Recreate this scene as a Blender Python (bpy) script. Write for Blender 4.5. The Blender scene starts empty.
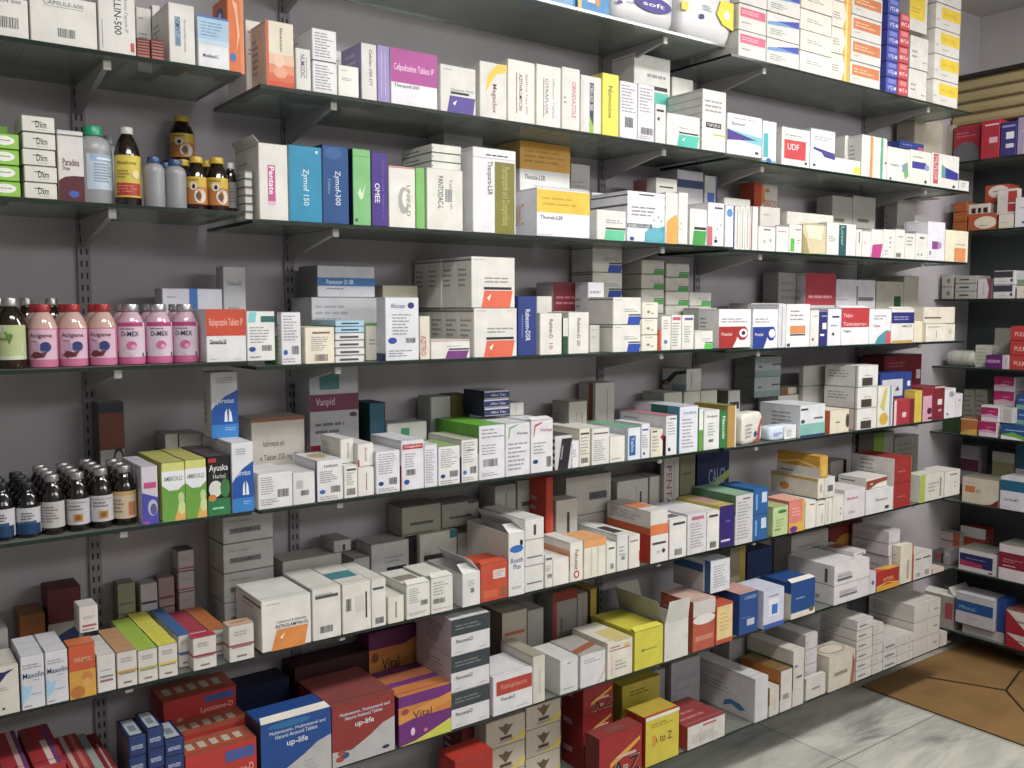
import bpy, bmesh, math, random
from mathutils import Matrix, Vector
# Pharmacy: one long wall of glass shelves, a second set of shelves on the side wall.
# World: X along the long wall, Y into it (front shelf edge at Y=0), Z up from eye level. Metres.
GROUPS=['wipes packs on the top shelf', 'soft packs on the top shelf', 'medicine cartons on the top shelf', 'medicine cartons on the second shelf', 'blister strips tied together on the second shelf', 'medicine cartons on the third shelf', 'antiseptic bottles on the third shelf', 'syrup bottles on the third shelf', 'clear lotion bottles on the third shelf', 'syrup bottles on the fourth shelf', 'pink antacid bottles on the fourth shelf', 'medicine cartons on the fourth shelf', 'coral patched cartons on the fourth shelf', 'syrup bottles on the fifth shelf', 'medicine cartons on the fifth shelf', 'syrup cartons on the fifth shelf', 'powder pouches on the fifth shelf', 'medicine cartons on the sixth shelf', 'syrup cartons on the sixth shelf', 'small dropper cartons on the sixth shelf', 'navy ampoule cartons on the seventh shelf', 'medicine cartons on the seventh shelf', 'wrapped packs on the seventh shelf', 'medicine cartons on the bottom shelf', 'medicine cartons on the top side shelf', 'medicine cartons on the second side shelf', 'medicine cartons on the third side shelf', 'wrapped roll on the fourth side shelf', 'medicine cartons on the fourth side shelf', 'medicine cartons on the fifth side shelf', 'medicine cartons on the sixth side shelf', 'medicine cartons on the seventh side shelf', 'medicine cartons on the lowest side shelf']
ART=[
[('R',.1,.1,.9,.4,'7fb8e6'),('L',.2,.5,.8,.8,3,'ffffff')],
[('L',.1,.2,.5,.8,6,'999a9e')],
[],
[('R',0,0,.12,1,'e8d24a'),('R',.3,.25,.6,.5,'f3efe8'),('E',.62,.3,.08,.1,'e09040')],
[('E',.62,.31,.3,.11,'4a3c9c'),('T','soft',.45,.28,.8,.34,'ffffff',0),('R',.05,.21,.12,.25,'3c3c8c'),('L',.2,.25,.4,.275,1,'3c3c8c')],
[('P',[(.74,.5),(.66,.33),(.78,.22),(1,.18),(1,.5)],'f2df20'),('E',.86,.34,.06,.05,'ffffff'),('R',.34,.23,.42,.28,'303a7c'),('L',.4,.33,.6,.4,3,'8aa6c0'),('R',0,.275,.12,.375,'e8dc40')],
[('R',.05,.52,.97,.86,'dc6a86'),('L',.12,.62,.85,.78,2,'f0c0cc'),('L',.1,.25,.6,.36,1,'999a9e')],
[('P',[(.02,.5),(.98,.62),(.98,.86),(.02,.62)],'6f9ed6'),('P',[(.3,.7),(.98,.62),(.98,.9)],'4a55b8'),('L',.1,.15,.6,.4,3,'999a9e')],
[('L',.2,.4,.8,.62,2,'999a9e')],
[('P',[(.55,0),(1,0),(1,1),(.6,1),(.75,.5)],'f2b040'),('R',.72,0,.82,1,'f7e08a'),('L',.05,.3,.5,.6,3,'999a9e')],
[('R',.06,.4,.96,.86,'d9824f'),('L',.12,.5,.8,.75,2,'f3cdb0'),('L',.1,.22,.4,.3,1,'999a9e')],
[('R',.15,.62,.85,.9,'7f8ad2'),('T','VTE-M',.12,.2,.9,.46,'e8e8ff',0)],
[('R',.15,.62,.85,.9,'e08a8e'),('T','MVT-4',.12,.2,.9,.46,'ffeaea',0)],
[('R',0,.3,.85,.9,'f0cf20'),('L',.1,.45,.7,.6,2,'caa810')],
[('L',.1,.3,.5,.6,2,'999a9e'),('L',.7,.2,.95,.3,1,'999a9e')],
[('R',.22,.42,1,.88,'f0cf20'),('L',.3,.55,.9,.7,2,'d3b112'),('L',.3,.18,.6,.26,1,'999a9e'),('L',.02,.3,.15,.4,1,'999a9e')],
[('B',.05,.22,.72,.5),('T','LN 500',.2,.86,.8,.94,'5a5a60',0)],
[('B',.4,.16,.66,.34),('T','CAPSULE-500',.2,.8,.8,.88,'77757c',0),('R',.2,.76,.8,.77,'999a9e')],
[('T','CILLIN-500',.42,.3,.62,1,'26262c',-1),('T','Antibiotic Capsule IP',.68,.35,.8,1,'8f9096',-1),('R',.85,.06,.95,.2,'c2504e'),('R',.08,.06,.1,.5,'999a9e')],
[('L',.15,.5,.8,.62,2,'999a9e'),('L',.15,.8,.6,.86,1,'999a9e')],
[('R',.3,.1,.9,.5,'8fb4d4')],
[('R',0,.15,1,.22,'4a2622'),('R',0,.3,1,.37,'4a2622'),('R',0,.45,1,.52,'4a2622'),('R',0,.6,1,.67,'4a2622'),('R',0,.75,1,.82,'4a2622'),('R',0,.9,1,.97,'4a2622')],
[('R',.22,.28,.45,.78,'93b4cf'),('T','NEMINT-1000',.24,.3,.43,.76,'27324e',-1),('T','Amoxycillin tablets',.55,.2,.66,.75,'8f9096',-1)],
[('R',0,.55,1,1,'a9cbe8'),('R',0,.45,1,.55,'c3daec'),('L',.1,.6,.9,.9,5,'7a9cc0'),('R',0,.96,1,1,'3f7cc0'),('T','Moxikind-C',.15,.2,.65,.27,'33333a',0)],
[('P',[(.3,.95),(.6,.9),(.75,.5),(.5,.25),(.6,.5),(.5,.75)],'f3b890'),('E',.3,.2,.2,.06,'4a78b4'),('R',.75,0,1,1,'e78a52')],
[('E',.5,.78,.25,.12,'4a5aa0'),('E',.5,.78,.12,.05,'d8d8e8')],
[('R',0,0,1,.08,'d8502e'),('R',0,.08,1,.2,'dd6a40'),('R',0,.2,1,.34,'e4946c'),('R',0,.34,1,.5,'ecc0a2'),('R',0,0,.1,1,'d4603c'),('E',.45,.4,.2,.1,'f0ccb4'),('E',.5,.22,.25,.09,'e8a888'),('T','Itracon',.5,.55,.6,.9,'8a5a40',-1)],
[('T','NUMODIC',.3,.3,.6,.85,'5a4a8a',-1),('R',.68,.3,.72,.8,'999a9e')],
[('L',.1,.1,.9,.9,9,'999a9e')],
[('T','Cefolac-200 DT',.5,.25,.7,.9,'50506a',-1)],
[('R',0,0,1,1,'a295c6'),('L',.2,.1,.8,.9,6,'c8bedf')],
[('R',.3,.1,.36,.9,'c6bce2'),('R',.6,.1,.66,.9,'c6bce2')],
[('R',0,.4,1,1,'b4459c'),('T','Cefpodoxime Tablets IP',.06,.58,.92,.74,'f0d2ea',0),('T','Theopod-200',.06,.3,.6,.38,'333339',0)],
[('P',[(.18,0),(.92,0),(.98,.36),(.26,.36)],'54439c'),('P',[(.34,.2),(.46,.28),(.4,.16)],'ffffff'),('R',.28,.4,.8,.45,'2b2b33'),('T','Clavoxim DUO',.28,.47,.95,.52,'77777c',0),('L',.08,.88,.4,.92,1,'999a9e')],
[('P',[(.2,.45),(.28,.75),(.6,.97),(1,1),(1,.86),(.6,.8),(.4,.62)],'efc92a'),('T','Megaclox',.42,.1,.62,.62,'8a2f3c',-1)],
[('R',.3,.15,.33,.8,'96455a'),('T','AZITHROMYCIN',.4,.2,.53,.78,'3a3038',-1),('T','Azithral Tabs 500',.65,.15,.74,.8,'9a9a9e',-1)],
[('R',.28,.15,.31,.78,'8a6aa0'),('T','CITRAFLOX',.36,.2,.48,.78,'5a4a70',-1),('T','Ofloxacin Tablets',.65,.15,.74,.8,'9a9a9e',-1)],
[('T','ORNIDAZOLE',.55,.2,.78,.78,'c8485a',-1),('L',.1,.4,.3,.55,2,'999a9e')],
[('P',[(.42,.12),(.62,.02),(.62,.88),(.42,.88)],'2d3556'),('T','CEFI-XO 200',.44,.4,.58,.85,'e8e8f0',-1),('P',[(.42,0),(.62,0),(.62,.12),(.42,.3)],'8fbf3c'),('R',.08,.1,.14,.9,'d8d8d8')],
[('T','Novoclox',.35,.28,.6,.8,'4a4a20',-1)],
[('L',.2,.2,.6,.7,3,'c0b828')],
[('L',.1,.45,.9,.95,9,'999a9e'),('B',.3,.2,.75,.38)],
[('L',.1,.5,.9,.95,8,'999a9e'),('B',.2,.12,.9,.24),('L',.1,.03,.9,.1,2,'999a9e')],
[('P',[(.35,.42),(.9,.42),(.95,.64),(.4,.64)],'4fc2ae'),('R',.38,.66,.92,.7,'2b2b33'),('L',.35,.76,.9,.84,1,'999a9e')],
[('R',.1,.8,.8,.86,'2b2b33'),('E',.3,.62,.12,.05,'445')],
[('R',.1,.42,.85,.5,'5a5a5e'),('L',.1,.6,.8,.7,1,'999a9e')],
[('P',[(.3,0),(.92,0),(.98,.38),(.36,.38)],'46bfa9'),('R',.36,.41,.95,.46,'2b2b33'),('P',[(.45,.22),(.55,.3),(.5,.18)],'ffffff'),('L',.36,.55,.9,.62,1,'999a9e')],
[('R',.15,.38,.8,.47,'2e2e30'),('T','TOPCEF-O',.2,.4,.75,.45,'e8e8e8',0),('R',.45,.26,1,.29,'b9c94a'),('L',.1,.62,.9,.85,3,'999a9e')],
[('R',0,.12,1,.135,'b5b3aa'),('R',0,.24,1,.255,'b5b3aa'),('R',0,.36,1,.375,'b5b3aa'),('R',0,.48,1,.495,'b5b3aa'),('R',0,.6,1,.615,'b5b3aa'),('R',0,.72,1,.735,'b5b3aa'),('R',0,.84,1,.855,'b5b3aa'),('R',0,.96,1,.975,'b5b3aa')],
[('P',[(0,.42),(1,.3),(1,.5),(0,.62)],'7cc4cc'),('P',[(0,.34),(.85,.42),(0,.6)],'4f3c8c'),('T','Bonmalt',.12,.72,.5,.8,'3a3a50',0),('L',.15,.86,.8,.92,1,'999a9e'),('R',.8,.08,.9,.14,'2b2b33')],
[('R',.05,.12,.4,.7,'49b3b8'),('R',0,.02,1,.05,'49b3b8'),('E',.45,.05,.2,.06,'3a70b0')],
[('R',.08,.18,.85,.68,'cd4248'),('T','UDF',.2,.42,.6,.58,'f5e8e8',0),('L',.1,.76,.9,.84,1,'999a9e'),('R',.82,.08,.9,.14,'2b2b33')],
[('P',[(.1,.56),(1,.46),(1,.3),(.55,.34),(.45,.44),(.1,.5)],'4a478c'),('L',.1,.72,.9,.85,2,'999a9e'),('R',.1,.08,.2,.14,'2b2b33')],
[('R',.6,0,1,1,'77777c')],
[('R',.4,.1,.44,.9,'999a9e'),('R',.55,.1,.59,.9,'999a9e'),('R',.7,.1,.73,.9,'999a9e')],
[('P',[(.72,.1),(1,.1),(1,.5),(.85,.6),(.72,.4)],'e0cf38')],
[('R',.32,0,.42,1,'e2925a'),('R',.42,0,.46,1,'f2c8a0'),('R',.74,0,.84,1,'5cae92'),('E',.95,.4,.03,.03,'445')],
[('P',[(.62,.5),(.9,.62),(.95,.2),(.8,.1)],'7fae6e'),('P',[(.6,.3),(.85,.6),(.8,.35)],'7a8fd0'),('T','Livzyme',.1,.42,.5,.52,'444450',0),('E',.15,.06,.05,.04,'3a4a90')],
[('R',.08,.46,.75,.66,'45479c'),('E',.8,.52,.12,.09,'8f9ed2'),('E',.75,.1,.06,.05,'2b2b33'),('L',.1,.75,.8,.85,1,'999a9e')],
[('R',.07,.1,.24,.97,'c4545c'),('T','MILFLOX',.1,.2,.21,.9,'f3d8d8',-1),('P',[(.36,.7),(.5,.62),(.97,.5),(.97,.28),(.36,.3)],'3c3f9a'),('P',[(.36,.7),(.5,.62),(.5,.3),(.36,.3)],'67a0a4'),('E',.82,.08,.05,.04,'2b2b33')],
[('L',.2,.3,.8,.8,3,'999a9e')],
[('R',.75,.1,1,.5,'b06070'),('L',.1,.4,.6,.7,1,'8a90c8')],
[('R',.2,.5,.8,.52,'8c8474'),('R',.3,.35,.6,.38,'8c8474')],
[('E',.55,.55,.33,.3,'e8ece0'),('L',.4,.5,.75,.62,1,'4a4a50')],
[('T','Dxm',.42,.3,.75,.72,'2c2c30',0),('R',.3,.62,.6,.66,'2c2c30'),('L',.45,.15,.85,.22,1,'999a9e')],
[('P',[(0,0),(1,0),(1,.36),(.6,.36),(.25,.34),(0,.28)],'57202a'),('E',.58,.1,.2,.05,'3a5cb0'),('T','Paradina',.18,.5,.82,.6,'5a2632',0),('T','Drops',.18,.42,.45,.49,'5a2632',0),('R',0,.92,1,.94,'777')],
[('R',0,.8,1,.95,'777')],
[('R',.3,.25,.56,.72,'c05494'),('T','Pentate',.34,.34,.52,.7,'ffffff',-1),('R',.3,.2,.56,.25,'e0b4cc')],
[('L',.2,.75,.6,.8,1,'999a9e')],
[('T','Zymof 150',.38,.22,.6,.7,'cfe6ee',-1),('E',.85,.93,.04,.02,'d0e8f0')],
[('R',0,0,1,1,'d8dcdc')],
[('T','Zymof-300',.42,.24,.68,.68,'d4dcea',-1),('T','Tablets',.2,.38,.3,.58,'7f9cc6',-1),('E',.4,.9,.35,.08,'2a5c9a')],
[('R',0,0,1,1,'1c2c50')],
[('P',[(.25,.42),(.4,.5),(.5,.42),(.7,.56),(.55,.36),(.4,.34)],'c8e6c4'),('R',.1,.05,.25,.09,'44604a'),('R',0,.9,.9,.91,'5f9c60')],
[('R',0,0,1,1,'2c2450')],
[('T','OMEE',.2,.32,.5,.58,'f0ecf6',-1),('T','Omeprazole Tablets IP',.62,.1,.76,.9,'7a68b4',-1)],
[('E',.55,.45,.2,.22,'a9a9a8'),('E',.62,.48,.13,.14,'e4e3dc'),('T','UNIEZ-D',.66,.2,.8,.7,'6a7a28',-1),('R',0,.97,1,.99,'c88')],
[('T','PANTODAC-L',.3,.35,.45,.88,'35353c',-1),('L',.5,.3,.75,.85,1,'999a9e'),('T','Tablets IP',.62,.35,.7,.85,'9a9a9e',-1)],
[('R',.02,.4,.05,.6,'999a9e')],
[('L',.2,.3,.7,.6,1,'555')],
[('L',.1,.1,.9,.9,9,'8c8c8c')],
[('R',.5,0,.97,.85,'7f7c26'),('T','Theopara-LSR',.3,.45,.45,.85,'2f2f36',-1),('T','Pantoprazole and Domperidone',.62,.1,.85,.8,'b4ae62',-1),('L',.3,.9,.85,.94,1,'444'),('R',0,.88,1,.885,'a9a9ae')],
[('R',0,.72,1,1,'dba32a'),('L',.08,.78,.9,.93,3,'b58820'),('T','Thiosia-LSR',.08,.62,.5,.67,'44444a',0)],
[('R',0,.72,1,1,'c0a05a')],
[('R',0,.5,.99,.97,'efc023'),('L',.1,.62,.9,.85,2,'c9a01c'),('T','Thiorab-LSR',.06,.36,.48,.44,'3a3a42',0),('L',.02,.03,.3,.05,1,'999a9e')],
[('T','Thiorasia-D',.3,.25,.6,.7,'e09a50',-1)],
[('R',.75,.3,1,.5,'3fa884'),('R',0,.52,.9,.56,'555'),('L',.1,.7,.9,.8,2,'999a9e')],
[('R',0,.66,1,.76,'4a4a50')],
[('P',[(.25,0),(.93,0),(.98,.34),(.3,.34)],'5cc79a'),('R',.3,.36,.98,.42,'2f4a40'),('L',.3,.55,.9,.7,2,'999a9e')],
[('P',[(.45,0),(1,0),(1,.35),(.47,.2)],'4fa6b8'),('E',.72,.16,.24,.15,'5fb0c2'),('R',0,.28,.65,.36,'5a5a60'),('T','RABELOX-LSR',.03,.29,.6,.35,'e0e0e8',0),('E',.12,.06,.06,.04,'2f5c9c'),('E',.7,.45,.02,.02,'4fa6b8'),('E',.82,.52,.02,.02,'4fa6b8'),('E',.9,.44,.02,.02,'4fa6b8'),('L',.1,.5,.9,.72,3,'999a9e'),('R',.3,.93,.7,.95,'2b2b33')],
[('R',0,.9,1,.93,'555'),('R',0,.7,1,.74,'555')],
[('P',[(.1,0),(.95,0),(1,.5),(.85,.58),(.4,.5),(.1,.42)],'e4a64a')],
[('E',.2,.3,.08,.02,'d8b050'),('E',.3,.4,.08,.02,'d8b050')],
[('P',[(.15,0),(.9,0),(.98,.4),(.22,.4)],'46a04c'),('R',.25,.43,.95,.5,'333')],
[('R',0,.02,.28,.45,'cc6472'),('E',.5,.2,.06,.03,'c0506a'),('E',.6,.4,.05,.02,'5a8ac0'),('E',.8,.5,.05,.02,'50a070'),('E',.5,.12,.1,.04,'2b2b33'),('R',.4,.86,.9,.9,'555')],
[('E',.45,.82,.32,.1,'4a90d6'),('R',.86,0,1,1,'4a4c9a')],
[('R',.4,.05,.6,.95,'a9a9ae')],
[('R',.1,0,.25,1,'9a5a50')],
[('R',.15,.86,.8,.88,'2b2b33'),('R',.1,.7,.8,.71,'999a9e')],
[('R',0,0,.6,1,'a86a72')],
[('R',0,.78,1,.88,'35406c'),('R',.1,.35,.35,.6,'3f62ac'),('R',.6,.05,.85,.25,'3f62ac')],
[('R',.2,.55,.75,.78,'3f62ac'),('R',.85,0,1,1,'4a4c7c')],
[('L',.1,.8,.9,.9,1,'999a9e')],
[('R',.3,.85,.7,.9,'555'),('E',.35,.4,.06,.06,'8aa'),('E',.7,.45,.08,.08,'9ac0b0')],
[('R',0,0,.3,1,'c0482e'),('P',[(.3,.2),(.45,.3),(.4,.9),(.3,1)],'d98a3c'),('T','DISCO',.42,.12,.95,.4,'c25a50',0),('E',.55,.75,.1,.08,'c87a50')],
[('R',0,0,1,1,'b04a34')],
[('L',.1,.75,.9,.85,1,'c87080')],
[('R',.1,.05,.4,.5,'58b84a'),('R',.45,.8,.9,.84,'777'),('L',.6,.3,.9,.5,2,'999a9e')],
[('T','ZIFI',.35,.4,.6,.75,'3a3a44',0),('L',.1,.5,.3,.6,1,'999a9e')],
[('P',[(.1,.98),(.9,.98),(.8,.5),(.25,.55)],'ece4c4'),('P',[(0,0),(.3,0),(.15,.5),(0,.7)],'a89a6a')],
[('R',.4,0,.66,.95,'2c5c60'),('T','Losar',.48,.3,.58,.9,'a0c4c4',-1),('L',.05,.4,.3,.6,3,'999a9e')],
[('R',.4,.5,.6,.9,'777')],
[('L',.2,.5,.6,.6,1,'c88')],
[('P',[(0,0),(.8,0),(1,.5),(.1,.45)],'c0408a')],
[('L',.1,.1,.4,.3,2,'999a9e'),('L',.5,.3,.7,.8,3,'999a9e')],
[('B',.1,.05,.6,.2),('L',.3,.7,.9,.8,1,'999a9e')],
[('L',.1,.5,.9,.9,3,'999a9e')],
[('R',.3,.8,.7,.86,'555'),('E',.5,.2,.06,.04,'666'),('E',.2,.2,.06,.04,'666')],
[('R',.25,.3,.6,.5,'8c4a96'),('E',.68,.4,.12,.09,'b48abc'),('R',.1,.15,.2,.25,'888')],
[('R',.4,.02,.9,.45,'e68e54'),('L',.45,.52,.95,.6,1,'a99')],
[('R',0,0,1,1,'e2d8bc')],
[('L',.1,.3,.6,.6,1,'b66')],
[('R',.1,.2,.6,.3,'66645e')],
[('R',.2,.2,.7,.3,'66645e')],
[('R',0,.5,1,1,'c8472c'),('T','Rabeprazole Tablets IP',.08,.65,.92,.825,'eab8a8',0),('L',.08,.32,.5,.4,1,'55555a'),('L',.08,.05,.3,.08,1,'999a9e'),('T','Theorab-20',.08,.36,.5,.43,'4a4a50',0),('L',.68,.05,.92,.07,1,'c66')],
[('R',.44,0,.58,1,'2f6cb0'),('R',.93,.2,.95,.7,'556'),('L',.08,.86,.3,.9,1,'999a9e')],
[('T','Tibolone-20',.15,.8,.8,.85,'66666c',0),('L',.2,.3,.8,.6,4,'999a9e'),('B',.55,.15,.9,.24),('E',.25,.13,.16,.04,'3f62ac')],
[('L',.1,.35,.85,.7,6,'999a9e'),('B',.52,.2,.88,.32),('E',.18,.24,.12,.05,'2c4f9c'),('R',.5,.78,1,.9,'2f6a66'),('P',[(.05,.78),(.3,.78),(.35,.98),(.1,.98)],'7cc8d0'),('L',.08,.05,.7,.12,1,'999a9e')],
[('L',.1,.45,.85,.95,9,'999a9e'),('B',.52,.2,.88,.36),('E',.2,.24,.11,.05,'2f62b0'),('L',.08,.04,.9,.14,2,'999a9e')],
[('L',.2,.35,.8,.75,7,'999a9e'),('B',.32,.08,.75,.26),('R',.25,.82,.85,.87,'8a6a5a')],
[('R',.2,.35,.8,.6,'33506a')],
[('R',.15,.3,.8,.6,'55555c')],
[('R',0,.93,1,1,'5a9c3c'),('L',.2,.4,.8,.6,2,'999a9e')],
[('L',.05,.6,.6,.9,3,'999a9e'),('L',.05,.3,.8,.4,1,'999a9e')],
[('R',0,.36,1,.62,'2a72b4'),('T','Pantozor D SR',.15,.42,.62,.56,'e8f0f8',0),('L',.15,.24,.45,.3,1,'445')],
[('R',0,0,1,1,'77797c')],
[('T','Alcosar',.15,.83,.6,.9,'3c4a7c',0),('E',.76,.87,.1,.05,'3a3c78'),('L',.2,.4,.8,.75,7,'999a9e'),('B',.6,.28,.88,.36),('E',.2,.32,.13,.05,'2c4fa4'),('L',.08,.06,.8,.18,3,'999a9e')],
[('R',0,0,1,.12,'34387c')],
[('T','AZITRO',.1,.1,.6,.55,'b8423c',-1)],
[('P',[(.36,0),(.9,0),(.97,.42),(.42,.42)],'7c3a86'),('R',.45,.46,.98,.54,'2b2b33'),('L',.4,.62,.9,.7,1,'999a9e'),('R',0,.92,1,.95,'b87a8a')],
[('P',[(.22,0),(.88,0),(.95,.34),(.29,.34)],'e4684a'),('P',[(.35,.2),(.45,.28),(.4,.14)],'fff0e8'),('R',.28,.36,.92,.41,'2b2b33'),('L',.3,.48,.92,.62,2,'999a9e'),('L',.05,.93,.3,.96,1,'999a9e'),('L',.75,.93,.95,.96,1,'999a9e')],
[('R',0,.92,1,.95,'77756e'),('L',.15,.4,.85,.8,4,'999a9e')],
[('P',[(.22,0),(.88,0),(.95,.34),(.29,.34)],'e4684a'),('P',[(.35,.2),(.45,.28),(.4,.14)],'fff0e8'),('R',.28,.36,.92,.41,'2b2b33'),('L',.3,.48,.92,.62,2,'999a9e'),('L',.05,.93,.3,.96,1,'999a9e')],
[('T','Rabeson-DSR',.4,.25,.66,.78,'e4e8f4',-1),('R',.2,.3,.26,.7,'6a7ab4')],
[('T','Rablet-D',.42,.4,.58,.85,'2c2c30',-1),('T','10',.42,.15,.58,.28,'b8323c',-1)],
[('R',.1,.05,.8,.1,'444')],
[('R',0,.5,1,1,'dcdcd6')],
[('T','Rablet-D 20',.42,.2,.58,.85,'3a3a3e',-1)],
[('R',0,.58,.95,1,'75222e'),('L',.08,.66,.85,.82,2,'b06a74'),('L',.05,.5,.5,.54,1,'555')],
[('L',.1,.2,.9,.9,8,'999a9e'),('B',.3,.1,.8,.2)],
[('P',[(.5,0),(.95,0),(1,.3),(.55,.3)],'2f4fae'),('R',.55,.33,.98,.38,'2b2b33'),('L',.4,.45,.95,.6,2,'999a9e'),('L',.08,.88,.35,.93,1,'999a9e')],
[('R',0,.9,1,.94,'77756e')],
[('E',.4,.4,.1,.08,'888078'),('E',.65,.3,.08,.06,'aaa090'),('R',.2,.85,.7,.88,'999')],
[('L',.2,.6,.8,.9,4,'999a9e'),('E',.45,.25,.2,.06,'5a8ac0')],
[('R',.1,.85,.9,.94,'c05878'),('L',.1,.1,.9,.8,9,'999a9e')],
[('R',.2,.85,.9,.92,'5a5a9c'),('L',.2,.2,.8,.7,7,'999a9e')],
[('P',[(.5,0),(.95,0),(1,.3),(.55,.3)],'3f9440'),('R',.55,.33,.98,.38,'2b2b33'),('L',.4,.45,.95,.6,2,'999a9e'),('L',.08,.88,.35,.93,1,'999a9e')],
[('P',[(.5,0),(.95,0),(1,.3),(.55,.3)],'4aa848'),('R',.55,.33,.98,.38,'2b2b33'),('L',.4,.45,.95,.6,2,'999a9e'),('L',.08,.88,.35,.93,1,'999a9e')],
[('P',[(.5,0),(.95,0),(1,.3),(.55,.3)],'4cc44c'),('R',.55,.33,.98,.38,'2b2b33'),('L',.4,.45,.95,.6,2,'999a9e'),('L',.08,.88,.35,.93,1,'999a9e')],
[('L',.2,.3,.8,.9,6,'999a9e'),('R',0,.1,.15,.35,'a83038')],
[('P',[(0,0),(.42,0),(.55,.22),(.62,.55),(0,.55)],'a8302e'),('P',[(.55,.55),(.82,.55),(.9,.45),(.9,.3),(.8,.2),(.66,.2),(.55,.3)],'a8302e'),('E',.76,.38,.13,.11,'e8e8ec'),('E',.76,.38,.06,.055,'3a3030'),('T','Praxitel',.08,.32,.4,.4,'ecd8d8',0),('L',.08,.64,.9,.78,2,'999a9e')],
[('P',[(0,0),(.42,0),(.55,.22),(.62,.55),(0,.55)],'2c4496'),('P',[(.55,.55),(.82,.55),(.9,.45),(.9,.3),(.8,.2),(.66,.2),(.55,.3)],'2c4496'),('E',.76,.38,.13,.11,'e8e8ec'),('E',.76,.38,.06,.055,'ffffff'),('T','Praxitel',.08,.32,.4,.4,'ecd8d8',0),('L',.08,.64,.9,.78,2,'999a9e')],
[('R',.4,.05,.5,.95,'999a9e')],
[('R',.15,.32,.8,.5,'d98a4e'),('R',.15,.27,.8,.31,'555'),('L',.15,.6,.8,.88,3,'999a9e'),('E',.1,.06,.07,.04,'3a4470')],
[('E',.3,.2,.1,.04,'2b2b33'),('L',.3,.8,.9,.86,1,'999a9e')],
[('R',.35,.5,.85,.68,'e6e6ee'),('R',.1,.3,.6,.36,'e6e6ee'),('R',.2,.86,.9,.9,'9a9ac8')],
[('R',.3,.76,.85,.81,'4a3c6c'),('E',.4,.32,.1,.04,'445'),('L',.2,.5,.9,.6,1,'999a9e')],
[('R',0,.48,1,1,'c03a3e'),('T','Telpic',.06,.72,.4,.85,'eec8c8',0),('T','Telmisartan',.06,.52,.9,.62,'eec8c8',0),('T','TelpiC',.06,.32,.35,.42,'444',0)],
[('P',[(.25,0),(.9,0),(.9,.4),(.7,.36),(.4,.2)],'4a98ac'),('P',[(.75,0),(1,0),(1,.38),(.75,.3)],'c85a5a'),('T','Telma',.15,.48,.5,.56,'9a4048',0),('L',.2,.68,.9,.84,2,'999a9e')],
[('R',0,.58,1,.9,'34357e'),('L',.1,.66,.9,.8,2,'a8a8d0'),('T','AMLO-5',.45,.46,.9,.53,'3a3a50',0),('R',.05,0,.95,.08,'c8a050')],
[('R',.8,0,1,1,'c8b898')],
[('R',.1,.8,.7,.84,'8a7a6a'),('R',.5,.2,.54,.6,'999')],
[('R',.02,.3,.55,.4,'7a6a5a')],
[('L',.2,.4,.8,.7,3,'999a9e')],
[('R',0,.55,1,1,'a23440'),('L',.1,.62,.9,.72,1,'d89a9e'),('R',.05,.42,.3,.48,'555')],
[('R',.5,.6,.54,.9,'777'),('R',.55,.66,.95,.72,'66666c'),('R',.02,.4,1,.42,'99999e'),('L',0,.66,.35,.7,1,'999a9e')],
[('L',.1,.1,.9,.9,8,'7c7a78')],
[('R',.65,.55,.9,.75,'2a5238'),('R',0,.35,.85,.4,'8a6a50')],
[('R',0,.4,1,.42,'8c887c')],
[('R',0,.55,1,1,'6e3830'),('R',0,.9,1,1,'2c2a3c'),('E',.75,.45,.22,.12,'33333a'),('E',.75,.45,.15,.08,'b0aeaa'),('R',.35,.2,.55,.25,'333')],
[('R',0,0,1,1,'50504e')],
[('P',[(0,0),(1,0),(1,.45),(0,.55)],'4a4cac'),('E',.66,.28,.3,.14,'b8b8cc'),('E',.7,.25,.2,.1,'5a5c8c'),('R',.15,.62,.9,.72,'c44a86'),('E',.25,.03,.2,.03,'a04ab0')],
[('R',0,0,1,.6,'6aa43a'),('P',[(0,.62),(.3,.52),(.7,.52),(1,.62),(1,.85),(0,.85)],'e2e6ea'),('T','AMBROX-LS',.08,.68,.9,.76,'33403c',0),('E',.82,.38,.14,.1,'b8d08c'),('P',[(.5,0),(1,0),(1,.3),(.7,.25)],'d8a850'),('E',.84,.22,.16,.12,'c8d890')],
[('R',0,0,1,1,'c8c468')],
[('R',0,0,1,.28,'2a7a4a'),('E',.35,.45,.3,.14,'d8dcd6'),('E',.78,.45,.22,.16,'3c7a44'),('E',.2,.3,.18,.06,'c8883a'),('T','Ayuska',.08,.72,.92,.86,'e8e8e8',0),('T','Herbal',.25,.62,.8,.7,'c8c8c8',0),('R',.05,.9,.4,.97,'b83030'),('L',.2,.08,.9,.16,1,'a0d8b0')],
[('R',0,0,1,1,'3c3438')],
[('R',0,0,1,1,'5a5054')],
[('P',[(0,0),(1,0),(1,.72),(.5,.62),(.2,.52),(0,.42)],'1d56ac'),('R',0,0,1,.2,'2f80cc'),('T','Jerotus',.2,.5,.85,.6,'dbe6f4',0),('P',[(.5,.38),(.58,.44),(.6,.24),(.48,.24)],'e4eef8'),('P',[(.66,.44),(.74,.38),(.78,.24),(.64,.24)],'e4eef8'),('L',.2,.82,.9,.92,3,'999a9e'),('L',.5,.1,.9,.16,2,'a0c8ee')],
[('L',.1,.3,.9,.8,3,'999a9e')],
[('L',.08,.4,.5,.9,8,'999a9e'),('B',.56,.3,.9,.52),('L',.08,.1,.6,.3,3,'999a9e')],
[('R',.15,.5,.45,.75,'b8b8bc'),('B',.35,.28,.72,.44)],
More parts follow.
